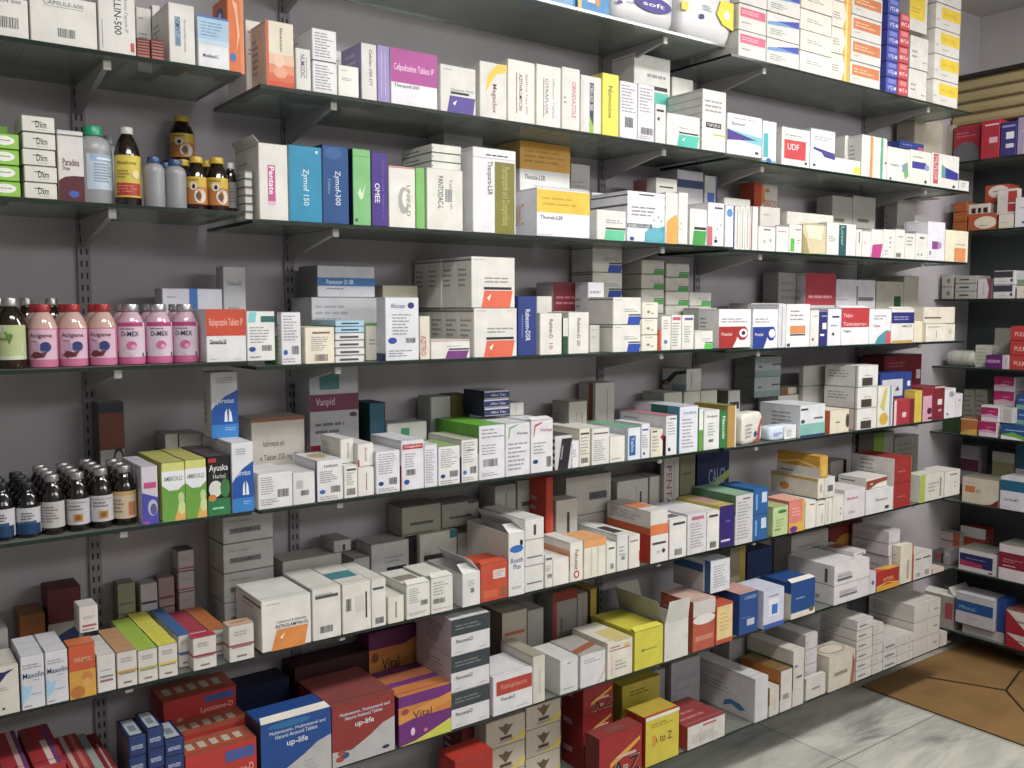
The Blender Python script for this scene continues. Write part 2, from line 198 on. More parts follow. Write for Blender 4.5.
[('T','Levicam',.28,.82,.8,.9,'30303a',0),('B',.52,.2,.88,.36),('E',.2,.24,.11,.05,'2f62b0'),('L',.08,.04,.9,.14,2,'999a9e'),('L',.1,.45,.85,.75,6,'999a9e')],
[('R',.94,0,1,1,'3a3c7c')],
[('E',.45,.5,.3,.25,'c8b070')],
[('B',.2,.1,.85,.3),('L',.2,.4,.8,.8,6,'999a9e'),('R',.2,.84,.9,.9,'555')],
[('R',.5,.2,.56,.8,'a8788a')],
[('T','Becosules',.5,.2,.66,.8,'b06a7c',-1)],
[('T','Becosules',.45,.2,.6,.8,'b06a7c',-1),('R',0,0,.1,.3,'b83040')],
[('T','Azithromycin and',.2,.6,.6,.7,'66625e',0),('T','a Tablet 250 mg IP',.15,.42,.85,.52,'66625e',0),('T','Azithrolin',.35,.2,.6,.3,'c87a4a',0),('R',0,.95,1,1,'8c5a3c')],
[('R',0,.62,1,.76,'6c2c48'),('T','Vanpid',.12,.65,.5,.73,'c8b0bc',0),('R',0,.14,1,.34,'7c2434'),('P',[(0,0),(1,0),(1,.1),(.4,.08),(0,.02)],'5a7c3a'),('P',[(.2,.8),(.6,.8),(.6,1),(.2,1)],'3c7476'),('L',.1,.42,.9,.54,2,'66666c'),('E',.88,.58,.08,.02,'5a2c48')],
[('L',.2,.1,.6,.2,1,'6a9aaa')],
[('R',0,0,1,1,'183a40')],
[('L',.1,.45,.85,.95,9,'999a9e'),('B',.52,.2,.88,.36),('E',.2,.24,.11,.05,'2c3f86'),('L',.08,.04,.9,.14,2,'999a9e')],
[('R',.05,.82,.95,.92,'b83440'),('T','Vitaglobin',.12,.84,.88,.9,'f0dada',0),('L',.15,.45,.7,.75,6,'999a9e'),('B',.2,.3,.6,.42),('E',.22,.17,.12,.05,'2c4fa4')],
[('R',.8,0,1,.5,'a83040')],
[('L',.1,.1,.9,.9,14,'999a9e')],
[('R',0,0,1,1,'9ab86a')],
[('L',.3,.7,.8,.8,1,'444'),('L',.1,.45,.85,.95,9,'999a9e'),('B',.52,.2,.88,.36),('E',.2,.24,.11,.05,'3a7ab0'),('L',.08,.04,.9,.14,2,'999a9e')],
[('R',.7,0,1,.6,'34387c')],
[('R',0,0,1,1,'c8ccb0')],
[('L',.1,.75,.95,.95,3,'999a9e'),('B',.15,.24,.7,.38),('L',.1,.45,.8,.66,4,'999a9e'),('L',.1,.06,.8,.14,2,'999a9e')],
[('R',0,.5,1,1,'5aa02a')],
[('R',0,0,1,1,'6cb82e')],
[('P',[(.1,.72),(.14,.72),(.2,.9),(.5,.96),(.5,.98),(.15,.93)],'7aa87a'),('T','Vinlep',.45,.76,.9,.83,'44444c',0),('L',.1,.1,.9,.65,7,'999a9e')],
[('P',[(.1,.7),(.14,.7),(.2,.88),(.5,.94),(.5,.97),(.15,.92)],'c05860'),('T','Vinlep',.4,.76,.95,.84,'b04a54',0),('L',.1,.35,.8,.6,4,'999a9e'),('E',.2,.22,.12,.04,'2c3f86'),('B',.7,.1,.92,.3)],
[('P',[(.15,0),(.75,0),(1,.9),(.4,.9)],'2a2830'),('P',[(.3,.3),(.4,.3),(.5,.7),(.4,.7)],'8a8890')],
[('R',0,0,1,.1,'3a3840'),('R',0,.2,1,.3,'3a3840'),('R',0,.4,1,.5,'3a3840'),('R',0,.6,1,.7,'3a3840'),('R',0,.8,1,.9,'3a3840')],
[('R',0,0,1,1,'4c4a50')],
[('L',.1,.4,.8,.7,4,'999a9e')],
[('R',.1,.84,.9,.89,'44444a'),('B',.15,.1,.8,.24),('L',.1,.3,.9,.8,6,'999a9e')],
[('R',.1,.84,.9,.88,'66666c'),('L',.1,.1,.9,.7,10,'999a9e')],
[('R',.34,.1,.55,.9,'2a8a5c'),('R',.62,.2,.64,.7,'777')],
[('R',.7,.1,.74,.6,'777'),('L',.2,.2,.4,.6,2,'999a9e')],
[('R',.1,.1,.9,.5,'857a48')],
[('R',0,.12,1,.8,'2c3868'),('T','Alfoo Tabs',.25,.32,.85,.6,'c8ccdc',0)],
[('R',0,0,1,1,'24284a')],
[('R',.4,.3,.44,.7,'888')],
[('R',.4,.2,.44,.8,'a88'),('R',.7,.2,.74,.8,'888')],
[('R',.4,.1,.5,.4,'a06058'),('R',.6,.3,.63,.9,'888')],
[('R',.6,0,.85,1,'9c5038')],
[('L',.1,.1,.9,.2,1,'999a9e')],
[('R',.1,.15,.6,.75,'2c62a0'),('T','Tazloc',.25,.25,.48,.7,'c8dcee',-1)],
[('R',0,0,1,1,'c8d0dc')],
[('R',0,0,1,1,'6ab88a')],
[('R',.1,.8,.8,.85,'5a5a9c'),('E',.3,.15,.12,.04,'2b2b33'),('L',.1,.3,.9,.7,6,'999a9e')],
[('P',[(.75,.7),(1,.85),(1,.55)],'b83040'),('L',.1,.2,.7,.8,5,'999a9e'),('R',.1,.9,.5,.95,'333')],
[('L',.15,.5,.85,.85,5,'999a9e'),('E',.3,.15,.12,.05,'2c2c60'),('R',.3,.9,.9,.93,'666')],
[('R',.75,0,1,.5,'5a2c50'),('L',.1,.6,.5,.9,3,'999a9e')],
[('R',0,0,1,1,'c87c8c')],
[('T','Levofloxa',.2,.83,.9,.9,'4a7ab0',0),('L',.15,.1,.85,.75,9,'999a9e')],
[('R',.75,0,1,1,'4a9ab0'),('R',.4,.8,.75,1,'1c6a60')],
[('R',0,0,1,1,'c8ccd2')],
[('R',0,.5,1,1,'e0e4dc')],
[('T','Keipan',.2,.8,.85,.88,'26262a',0),('B',.3,.2,.6,.27),('L',.25,.35,.75,.7,5,'999a9e')],
[('T','Necoxin',.3,.25,.75,.85,'e0ece0',-1)],
[('R',0,0,1,1,'3c7c44')],
[('R',.86,0,1,1,'dcd8c0')],
[('R',0,0,1,1,'8c9444')],
[('E',.8,.3,.12,.15,'333')],
[('L',.2,.6,.8,.8,1,'999a9e')],
[('R',.3,.2,.34,.8,'777')],
[('P',[(0,.2),(.3,.3),(.6,.7),(1,.8),(1,.95),(.5,.85),(.2,.5),(0,.4)],'3a3230'),('E',.2,.3,.1,.1,'c86a3c'),('R',.4,0,1,.3,'8aa0a8')],
[('R',.1,.6,.9,.75,'3c3c40')],
[('R',0,0,1,1,'6c6a64')],
[('P',[(.5,.1),(.7,.15),(.75,.5),(.9,.8),(1,.8),(.85,.5),(.8,.05),(.6,0)],'b84a3c'),('E',.6,.3,.07,.1,'3c4c9c'),('L',.1,.2,.45,.7,4,'999a9e')],
[('R',.5,0,1,1,'dedfe0'),('L',.1,.3,.45,.6,2,'7a94bc'),('L',.6,.2,.9,.7,4,'999a9e')],
[('R',0,.08,1,.42,'7fb8ae'),('R',0,0,1,.08,'34406c'),('R',.02,.84,.3,.9,'44444c'),('E',.1,.5,.08,.06,'2a5c50'),('R',.55,.55,.9,.6,'55606c')],
[('L',.3,.2,.9,.8,5,'999a9e')],
[('L',.55,.75,.9,.8,1,'555')],
[('R',.9,0,1,1,'a8a6a8')],
[('R',0,0,1,.3,'7c9494'),('R',.65,.55,1,.62,'3a4650'),('E',.2,.5,.08,.05,'4a5a60')],
[('R',0,0,1,1,'6e706e')],
[('R',0,0,.2,1,'8c5c40'),('E',.9,.4,.08,.3,'44403c')],
[('L',.3,.4,.6,.55,1,'666'),('E',.92,.5,.1,.3,'4a463c')],
[('R',0,0,1,1,'d06a3c')],
[('R',.18,.05,.72,.42,'46423a'),('L',.3,.5,.7,.56,1,'555')],
[('L',.1,.4,.8,.8,3,'999a9e'),('R',.9,0,.94,1,'999a9e')],
[('E',.4,.2,.28,.15,'d8a838'),('P',[(.1,.5),(.4,.4),(.6,.9),(.5,1)],'c8c060'),('R',.75,0,.9,1,'88a8c0')],
[('R',0,0,.12,1,'e0c8cc'),('R',.4,.3,.6,.5,'e0c0c4'),('R',.78,0,1,1,'7c2430')],
[('R',.05,.1,.7,.75,'c8cad4'),('P',[(.45,.3),(.6,.3),(.55,.5)],'2c3c80'),('R',.85,.45,.95,.65,'d8dce8')],
[('R',.85,.6,.97,.75,'d8c8cc'),('L',.1,.8,.6,.9,2,'9c5a60')],
[('R',0,0,.8,.75,'d0a0b8'),('E',.6,.3,.2,.1,'5a2440'),('R',.5,.05,.8,.12,'333')],
[('R',.3,.45,.75,.62,'e0d0d2'),('R',.4,.25,.7,.32,'c8a0a4'),('R',0,.95,1,1,'c8b0b0')],
[('E',.6,.8,.25,.1,'9a9a9e'),('E',.25,.15,.08,.04,'445')],
[('R',.3,.7,.7,.74,'777')],
[('P',[(0,.62),(0,.9),(.4,.88),(.85,.92),(.5,.82),(.25,.68)],'2c2c6c'),('L',.1,.5,.6,.58,2,'999a9e'),('R',.3,.12,.4,.16,'333')],
[('L',.2,.2,.8,.8,3,'999a9e')],
[('T','Maxolin',.08,.58,.98,.68,'283c74',0),('P',[(.02,.1),(.3,.25),(.5,.45),(.25,.42),(.02,.5)],'9ccbe4'),('L',.4,.25,.9,.3,1,'7ab0d4'),('L',.5,.52,.9,.55,1,'999a9e'),('L',.1,.05,.5,.09,1,'556'),('L',.1,.75,.9,.85,2,'999a9e')],
[('R',0,0,1,.52,'d09c34'),('E',.68,.38,.2,.1,'c88040'),('E',.66,.28,.16,.08,'dba058'),('E',.3,.12,.28,.12,'b87028'),('T','PARAMOL',.2,.68,.85,.77,'e8b898',0)],
[('R',0,0,1,1,'cf6a34')],
[('L',.15,.55,.85,.62,1,'999a9e'),('R',.15,.28,.85,.34,'9a6070'),('R',.15,.4,.85,.44,'777')],
[('R',0,.42,1,.48,'c8963c'),('R',.1,.38,.9,.42,'8a8480'),('L',.2,.7,.85,.85,2,'999a9e'),('R',.3,.12,.7,.17,'77736e')],
[('R',0,.42,1,.48,'c8963c')],
[('R',0,0,1,1,'c4956c'),('L',.2,.3,.8,.7,1,'c8963c')],
[('R',0,.42,1,.48,'a8b83c'),('R',.1,.38,.9,.42,'8a8480'),('L',.2,.7,.85,.85,2,'999a9e'),('R',.3,.12,.7,.17,'77736e')],
[('R',0,.42,1,.48,'a8b83c')],
[('R',0,0,1,1,'a4c83c'),('L',.2,.3,.8,.7,1,'a8b83c')],
[('R',0,.42,1,.48,'d8c030'),('R',.1,.38,.9,.42,'8a8480'),('L',.2,.7,.85,.85,2,'999a9e'),('R',.3,.12,.7,.17,'77736e')],
[('R',0,.42,1,.48,'d8c030')],
[('R',0,0,1,1,'e0dc3c'),('L',.2,.3,.8,.7,1,'d8c030')],
[('R',0,.42,1,.48,'4a5ab4'),('R',.1,.38,.9,.42,'8a8480'),('L',.2,.7,.85,.85,2,'999a9e'),('R',.3,.12,.7,.17,'77736e')],
[('R',0,.42,1,.48,'4a5ab4')],
[('R',0,0,1,1,'3f6ea8'),('L',.2,.3,.8,.7,1,'4a5ab4')],
[('R',0,.42,1,.48,'a02c48'),('R',.1,.38,.9,.42,'8a8480'),('L',.2,.7,.85,.85,2,'999a9e'),('R',.3,.12,.7,.17,'77736e')],
[('R',0,.42,1,.48,'a02c48')],
[('R',0,0,1,1,'c43850'),('L',.2,.3,.8,.7,1,'a02c48')],
[('R',0,0,1,1,'b83c50'),('L',.2,.3,.8,.7,1,'a02c48')],
[('R',0,.42,1,.48,'b85c50'),('R',.1,.38,.9,.42,'8a8480'),('L',.2,.7,.85,.85,2,'999a9e'),('R',.3,.12,.7,.17,'77736e')],
[('R',0,.42,1,.48,'b85c50')],
[('R',0,0,1,1,'d07a3c'),('L',.2,.3,.8,.7,1,'b85c50')],
[('R',0,.42,1,.48,'a85068'),('R',.1,.38,.9,.42,'8a8480'),('L',.2,.7,.85,.85,2,'999a9e'),('R',.3,.12,.7,.17,'77736e')],
[('R',0,.42,1,.48,'a85068')],
[('R',0,0,1,1,'d4ac8c'),('L',.2,.3,.8,.7,1,'a85068')],
[('L',.2,.5,.9,.62,2,'999a9e'),('R',.15,.22,.9,.3,'a86060'),('R',.15,.1,.8,.14,'777')],
[('R',0,0,1,.55,'98908c'),('P',[(.1,.15),(.9,.3),(.9,.5),(.1,.35)],'2c3c5c')],
[('E',.6,.3,.3,.3,'9a7a24')],
[('R',.1,.3,.9,.36,'6a6a58')],
[('R',.05,.28,.95,.36,'34385c')],
[('R',.05,.28,.95,.36,'7c4450')],
[('R',.02,.1,.98,.18,'94505c'),('L',.2,.5,.8,.7,1,'999a9e')],
[('R',0,0,1,1,'66564c')],
[('R',.12,.32,.75,.5,'7c7c7c'),('T','TRIPLESIAMIN-FX',.14,.34,.72,.48,'3c3c3e',0),('L',.1,.7,.9,.78,1,'8c8c8c')],
[('P',[(.18,0),(.86,0),(.94,.4),(.3,.4)],'e08a3c'),('P',[(.36,.24),(.46,.32),(.4,.2)],'ffe8d0'),('T','INTROLAMYIN-XL',.28,.42,.95,.49,'2c2c2e',0),('T','Cefotaxime & Sulbactam',.3,.52,.9,.57,'77777a',0),('L',.1,.9,.5,.93,1,'999a9e')],
[('R',.3,.86,1,.9,'555'),('L',.3,.75,.9,.82,1,'999a9e')],
[('R',.1,.8,.9,.86,'55565c'),('R',.1,.87,.7,.89,'a8a8a8'),('B',.25,.13,.7,.26)],
[('R',.8,.25,.86,.78,'3c3c40'),('B',.12,.45,.3,.7),('R',.45,.4,.75,.72,'cccac2')],
[('R',0,.3,.9,.62,'3c8c94')],
[('R',.1,.78,.85,.83,'55565c'),('B',.25,.07,.85,.2)],
[('R',.45,.2,.55,.8,'8c8c84')],
[('L',.1,.45,.6,.9,7,'999a9e'),('B',.6,.35,.88,.5),('L',.1,.1,.9,.2,2,'999a9e')],
[('R',.05,.3,.9,.6,'8c8878')],
[('L',.1,.5,.8,.9,5,'999a9e'),('B',.1,.28,.6,.42),('L',.1,.1,.9,.15,1,'999a9e')],
[('L',.1,.75,.4,.8,1,'88705a'),('L',.5,.3,.9,.5,3,'999a9e'),('L',.1,.2,.4,.3,1,'999a9e')],
[('R',.5,.1,.66,.6,'3c3c3e')],
[('R',.5,.2,.66,.7,'3c3c3e')],
[('P',[(.35,.08),(.88,.08),(.94,.45),(.4,.45)],'2c7c8c'),('R',.4,.47,.92,.53,'2b2b33'),('L',.35,.6,.9,.75,2,'999a9e')],
[('R',.1,.5,.8,.6,'444'),('E',.65,.5,.04,.06,'555'),('P',[(.6,.15),(.66,.4),(.72,.15)],'666'),('R',.8,.85,1,1,'3c7c8c'),('R',.02,.03,.3,.06,'b8a83c')],
[('L',.1,.4,.9,.6,2,'999a9e')],
[('R',.2,.35,.8,.45,'5a5852'),('R',0,.05,.8,.1,'7c7440')],
[('R',.2,.35,.8,.45,'5a5852'),('R',.7,.9,1,1,'444')],
[('L',.3,.6,.7,.8,4,'999a9e'),('B',.45,.4,.65,.55)],
[('R',.45,.58,.9,.82,'d8c4bc'),('L',.5,.62,.85,.78,3,'999a9e'),('R',.1,.1,.6,.3,'cf6038'),('E',.85,.2,.1,.15,'8c5a3c')],
[('R',0,0,1,1,'a03c28')],
[('E',.5,.74,.42,.06,'2f6cc0'),('E',.8,.83,.1,.05,'2b2b33'),('T','Roxith',.15,.52,.9,.6,'3c5a90',0),('T','Plus',.3,.42,.75,.5,'3c5a90',0),('L',.2,.1,.8,.15,2,'999a9e')],
[('R',0,0,1,1,'c8c2bc')],
[('R',.45,.2,.58,.7,'44444a')],
[('R',.1,.3,.9,.36,'77777a')],
[('R',.5,.2,.55,.8,'66666a')],
[('R',.15,.4,.7,.5,'55555a'),('L',.2,.75,.9,.8,1,'999a9e')],
[('E',.9,.5,.3,.12,'c84a34')],
[('R',.5,.4,.62,.8,'444')],
[('R',.5,.35,.9,.55,'66666a'),('T','DOMISTA-L TAB',.52,.38,.88,.52,'33333a',0)],
[('R',.1,.85,.9,.92,'666'),('B',.3,.3,.9,.42),('L',.1,.5,.9,.7,3,'999a9e')],
[('T','Febustat',.35,.3,.65,.8,'703c3c',-1),('E',.5,.18,.22,.1,'b83c3c'),('E',.5,.18,.12,.06,'e8dcd8')],
[('R',0,.3,1,.8,'d89a70'),('R',0,0,1,.3,'e0d8c8')],
[('R',0,.8,1,1,'e09a5c'),('R',.3,.05,.36,.78,'c8c4b0'),('R',.6,.05,.66,.78,'c8c4b0')],
[('R',0,0,1,1,'e0a468')],
[('R',.2,.8,.8,.86,'555'),('R',.4,.15,.75,.32,'888')],
[('L',.2,.4,.8,.7,3,'999a9e'),('R',.4,.3,.7,.4,'888')],
[('R',.2,.1,1,.5,'3c3c40')],
[('R',.1,.8,.8,.85,'888'),('R',.9,.2,1,.5,'b83030')],
[('R',.1,.65,.85,.73,'44444a'),('P',[(.6,.4),(.72,.3),(.84,.4),(.72,.5)],'44444a'),('P',[(.3,.4),(.42,.3),(.54,.4),(.42,.45)],'bbb')],
[('R',0,0,1,1,'b82e22'),('R',.3,.3,.7,.5,'d88a7c')],
[('R',0,0,1,1,'d0502c')],
[('R',0,0,1,.42,'d8783c')],
[('R',0,0,1,.3,'c86038'),('L',.1,.45,.9,.85,4,'999a9e')],
[('R',0,.3,.9,.7,'d88048')],
[('R',.2,.84,.9,.9,'44444a'),('B',.3,.08,.75,.24)],
[('R',.2,.1,.9,.3,'66666a')],
[('R',.2,.84,.85,.92,'c06a80'),('L',.15,.15,.9,.78,9,'999a9e')],
[('R',.15,.84,.85,.9,'44444a'),('B',.25,.06,.75,.22)],
[('R',.6,.05,.62,.9,'999'),('R',.72,.3,.78,.8,'444')],
[('T','PENTAC-D',.15,.1,.5,.85,'7c5450',-1),('R',.6,.2,.68,.9,'999')],
[('R',.2,.5,.7,.55,'55583c')],
[('P',[(.2,.4),(.6,.62),(1,.72),(1,.62),(.6,.52),(.3,.36)],'8aa83c'),('E',.2,.36,.1,.06,'6a8ac0'),('T','CALCI',.35,.55,.85,.75,'8a9ab8',0)],
[('R',.1,.14,.7,.19,'c8c4e0'),('R',.4,.6,.7,.64,'6a5ca0')],
[('R',0,.8,1,1,'b8b040')],
[('R',0,0,1,1,'c8b060'),('R',.1,.3,.9,.8,'b88a90')],
[('L',.1,.1,.9,.88,12,'999a9e'),('R',.4,.9,.8,.93,'666')],
[('R',0,.6,1,1,'4c7c5c')],
[('R',0,0,1,1,'88b090')],
[('R',.55,.45,.9,.85,'b8cce0'),('R',.15,.2,.25,.8,'7cb0dc')],
[('E',.6,.82,.3,.06,'3c7c44'),('L',.2,.3,.8,.6,3,'8aa06c'),('R',.1,.2,.5,.25,'6a8a50')],
[('R',0,0,1,1,'a8b47c')],
[('R',0,0,1,.3,'d8a83c'),('E',.3,.1,.25,.1,'6a3a8c'),('L',.2,.5,.8,.8,3,'e8b0a8'),('R',.85,0,1,1,'d8b040')],
[('R',0,0,1,1,'e0a48c')],
[('R',.4,.84,.8,.88,'555')],
[('R',.6,.1,.7,.5,'999'),('R',.2,.84,.8,.88,'555')],
[('R',.3,.1,.45,.9,'b4b0a8')],
[('E',.7,.3,.06,.04,'777'),('E',.7,.5,.06,.04,'777')],
[('L',.1,.6,.8,.8,1,'c08088'),('R',.2,.2,.5,.28,'b0a8a8')],
[('R',.3,.3,.8,.6,'666')],
[('R',.4,.3,.6,.7,'888')],
[('E',.3,.4,.1,.2,'c87a3c'),('R',0,.85,1,.95,'c8a03c')],
[('R',.2,.1,.8,.6,'d0b050')],
[('R',0,0,1,.45,'d8d4cc'),('P',[(0,.45),(.5,.65),(1,.4),(1,.5),(.5,.75),(0,.6)],'e8c870'),('L',.1,.1,.5,.25,1,'555')],
[('T','Ramazox',.35,.5,.8,.62,'44444c',0),('R',.7,.12,.85,.25,'44444a')],
[('P',[(0,0),(.15,0),(.5,.4),(1,.55),(1,.9),(0,.75)],'8c4430'),('E',.25,.45,.07,.07,'e0c8c0')],
[('R',.1,.6,.6,.68,'3a3a44')],
[('L',.2,.4,.8,.5,1,'c86a60')],
[('R',0,0,1,1,'cfcbc6'),('L',.2,.1,.6,.9,5,'999a9e')],
[('R',0,0,.2,1,'a4b83c'),('L',.35,.3,.8,.7,3,'999a9e'),('R',.82,.1,.88,.8,'888')],
[('R',.3,.82,.8,.86,'555'),('L',.6,.3,.75,.6,2,'999a9e')],
[('R',.8,0,1,1,'5c2428'),('R',.1,.4,.5,.5,'555')],
[('L',.1,.1,.9,.9,8,'706e68')],
[('R',0,0,.5,1,'6c8c24')],
[('R',.08,.1,.92,.9,'2c4076'),('T','nerooto',.15,.35,.8,.62,'c4cce0',0)],
[('R',0,0,1,1,'5c5c6c')],
[('R',.15,.1,.85,.9,'b4bcc4'),('R',.3,.3,.7,.6,'7c8890')],
[('R',.55,.72,.97,.9,'4a5a9c'),('T','Lycotene-D',.5,.45,.95,.62,'e8b8b0',0),('P',[(.12,.3),(.2,.5),(.26,.45),(.2,.25)],'b8908c'),('L',.6,.25,.9,.32,1,'e89a90')],
[('R',0,0,1,1,'a85a3c'),('R',.08,.3,.18,.7,'c8b8a8'),('R',.25,.3,.35,.7,'c8b8a8'),('R',.42,.3,.52,.7,'c8b8a8'),('R',.59,.3,.69,.7,'c8b8a8'),('R',.76,.3,.86,.7,'c8b8a8'),('R',.02,.1,.98,.2,'c84a30')],
[('R',.6,0,.8,1,'d0b0b0'),('R',.85,0,.95,1,'4a4a8c')],
[('R',.5,0,.7,.6,'dcc8c0'),('R',.75,0,.85,1,'5a4a8c'),('R',0,.4,.3,.9,'8c3430')],
[('R',.2,0,.4,1,'c8b4a8'),('R',.6,0,.8,1,'c86a60')],
[('R',.4,0,.6,.7,'d0c0bc')],
[('L',.1,.5,.8,.65,2,'5a6480'),('T','Life',.3,.2,.5,.4,'5a6480',0)],
[('L',.1,.5,.8,.65,2,'5c3c3c')],
[('R',0,.3,1,1,'1f4c94'),('P',[(0,0),(1,0),(1,.58),(.8,.52),(.6,.38),(.3,.22),(0,.26)],'b6b4b4'),('T','Multivitamin, Multimineral and',.12,.8,.92,.86,'d0d8e8',0),('T','Natural Antioxid Tablets',.2,.73,.8,.79,'d0d8e8',0),('T','up-life',.36,.56,.66,.68,'e4e8ee',0),('E',.4,.93,.3,.05,'2a70a4'),('L',.6,.1,.8,.3,3,'a8a8b4')],
[('R',0,0,1,1,'3c3c44')],
[('R',0,.3,1,1,'8e3230'),('P',[(0,0),(1,0),(1,.58),(.8,.52),(.6,.38),(.3,.22),(0,.26)],'b6b4b4'),('T','Multivitamin, Multimineral and',.12,.8,.92,.86,'d0d8e8',0),('T','Natural Antioxid Tablets',.2,.73,.8,.79,'d0d8e8',0),('T','up-life',.36,.56,.66,.68,'e4e8ee',0),('E',.12,.12,.07,.05,'b04030'),('E',.2,.16,.06,.05,'34507c'),('E',.14,.22,.06,.05,'a05040'),('E',.85,.1,.06,.03,'2c2c40')],
[('R',0,0,1,1,'8c4844')],
[('R',0,.5,1,.78,'c87a34'),('P',[(0,.6),(1,.84),(1,.66),(0,.44)],'d08a38'),('P',[(0,0),(1,0),(1,.3),(.6,.14),(.3,.04)],'c4c83c'),('T','Vital',.26,.5,.62,.64,'3c2030',0),('E',.12,.68,.07,.06,'8c4a3c'),('E',.26,.24,.04,.08,'e0c8dc'),('E',.5,.2,.04,.04,'c86a8c')],
[('R',0,0,1,1,'502060')],
[('R',0,0,1,.35,'cc7c3c'),('R',0,.35,1,.5,'7c3a8c'),('R',0,.5,1,.8,'c87848'),('R',0,.8,1,1,'6c3470')],
[('R',0,.55,1,1,'3a4246'),('L',.1,.68,.85,.86,2,'707a7c'),('T','Pancoral-D',.12,.34,.55,.44,'3c3c44',0),('L',.1,.08,.3,.12,1,'999a9e'),('L',.75,.08,.95,.12,1,'999a9e')],
[('R',0,0,1,1,'b8aeb4'),('L',.3,.2,.8,.8,6,'8c8088')],
[('E',.5,.2,.3,.18,'e0e0e0')],
[('R',.08,.5,.98,.86,'b03a2c'),('T','Rabeprazole',.2,.6,.85,.76,'d08a70',0),('T','Theorab-D',.18,.34,.55,.43,'3c3c44',0),('L',.6,.08,.9,.12,1,'999a9e')],
[('R',.5,.2,.6,.7,'b0aca0')],
[('R',0,0,1,1,'a49c8c')],
[('L',.2,.1,.9,.2,1,'999a9e'),('R',.4,.85,.6,.88,'777')],
[('R',0,0,1,1,'d2d2d0')],
[('P',[(.7,.02),(.95,.3),(1,.6),(.98,.6),(.92,.32),(.68,.04)],'c89a3c'),('L',.15,.7,.8,.85,2,'999a9e')],
[('R',0,0,1,1,'a8a4a0'),('P',[(0,.1),(1,.3),(1,.5),(0,.3)],'a05a3c')],
[('R',.08,.76,.92,.79,'c05a48'),('R',.1,.84,.5,.87,'777'),('R',.15,.1,.17,.68,'c88'),('L',.3,.2,.8,.5,3,'999a9e'),('E',.75,.85,.12,.05,'d8b84c')],
[('R',.3,0,1,.6,'d0c07c')],
[('L',.3,.45,.8,.52,1,'8c8420'),('E',.28,.48,.05,.04,'8c8420')],
[('R',0,0,1,1,'b8ac28')],
[('R',0,0,1,.1,'8c8430')],
[('R',.1,.1,.12,.14,'888')],
[('R',0,0,1,1,'a8a498')],
[('R',.1,.65,.9,.7,'b05a40'),('R',.1,.1,.12,.7,'b06a50'),('E',.85,.2,.14,.12,'c8a03c')],
[('R',0,0,1,1,'6c5c48')],
[('R',0,.6,1,.8,'a03030')],
[('R',0,0,.15,1,'a02c28'),('R',0,.85,1,1,'7c2420'),('L',.3,.2,.4,.8,1,'666')],
[('R',.5,.1,.55,.9,'707068')],
[('R',0,0,.2,1,'1c1c1c'),('R',.75,0,1,1,'1c1c1c')],
[('R',0,.7,1,1,'c8c4c0'),('E',.5,.62,.5,.1,'dcd8d4'),('R',.1,.2,.9,.3,'c87c64')],
[('R',0,0,1,1,'c8a898')],
[('R',.05,.12,.95,.95,'dcc488'),('L',.2,.3,.8,.8,5,'c8a468')],
[('L',.15,.15,.9,.85,9,'999a9e')],
[('R',0,.6,.8,.85,'2c5c90'),('R',.85,0,1,1,'2c5c90'),('R',0,0,.8,.6,'b8b4b4')],
[('R',.4,.2,.8,.36,'b4b8d0'),('T','COBADEX',.25,.84,.9,.92,'9cc0e0',0),('R',.1,.4,.6,.42,'5c7cb0')],
[('R',0,0,1,1,'c89a90')],
[('R',.25,.3,.75,.75,'d6d8e4'),('R',.4,.35,.68,.6,'2c72c0'),('R',0,0,1,.12,'3c5cb0'),('L',.25,.8,.8,.86,1,'445')],
[('R',0,0,1,.16,'d8d4c4'),('L',.2,.5,.6,.58,1,'88a8d0'),('E',.85,.15,.1,.08,'6c5a3c')],
[('R',0,0,1,.7,'d6d2c4')],
[('R',0,0,1,.1,'a8a49c'),('L',.3,.4,.7,.48,1,'5c78a8')],
[('R',.6,0,1,1,'b8a038'),('R',0,.4,.6,.5,'c8b8a0')],
[('R',.15,.34,.65,.68,'bcb8ba'),('R',.15,.34,.65,.44,'66666a'),('L',.15,.5,.65,.66,2,'8a8a8e')],
[('R',.4,.2,.7,.4,'99969a')],
[('R',.08,.2,.5,.5,'bcb8ba'),('R',.08,.2,.5,.32,'66666a'),('L',.08,.4,.5,.6,2,'8a8a8e')],
[('R',.8,.1,.86,.8,'55555a')],
[('R',.3,.3,.8,.5,'777')],
[('R',0,.5,1,.8,'a0604c')],
[('T','ECOSPRIN',.25,.45,.8,.6,'77747a',0),('L',.2,.25,.8,.35,1,'8c888c'),('L',.2,.7,.9,.8,1,'8c888c')],
[('E',.5,.5,.35,.2,'9a6a24'),('R',.2,.3,.8,.35,'9a4a2c')],
[('E',.5,.5,.2,.1,'5a5a8c')],
[('R',0,0,1,.25,'d09c2c'),('T','amtas',.3,.45,.75,.65,'e0a070',0),('P',[(0,.2),(.5,.35),(1,.2),(1,.25),(.5,.4),(0,.28)],'e0b040')],
[('R',0,0,1,1,'d8a038'),('P',[(0,0),(.5,0),(.2,1),(0,1)],'c84028')],
[('L',.2,.3,.8,.7,2,'999a9e')],
[('L',.1,.3,.5,.6,2,'999a9e')],
[('R',.5,.1,.7,.6,'a8a894'),('R',.9,0,1,1,'b85c3c')],
[('R',.1,.75,.4,.8,'444'),('R',.5,.75,.9,.8,'444'),('R',.6,.1,.85,.3,'999'),('R',.15,.1,.35,.25,'99a')],
[('R',0,0,1,1,'8c2c34')],
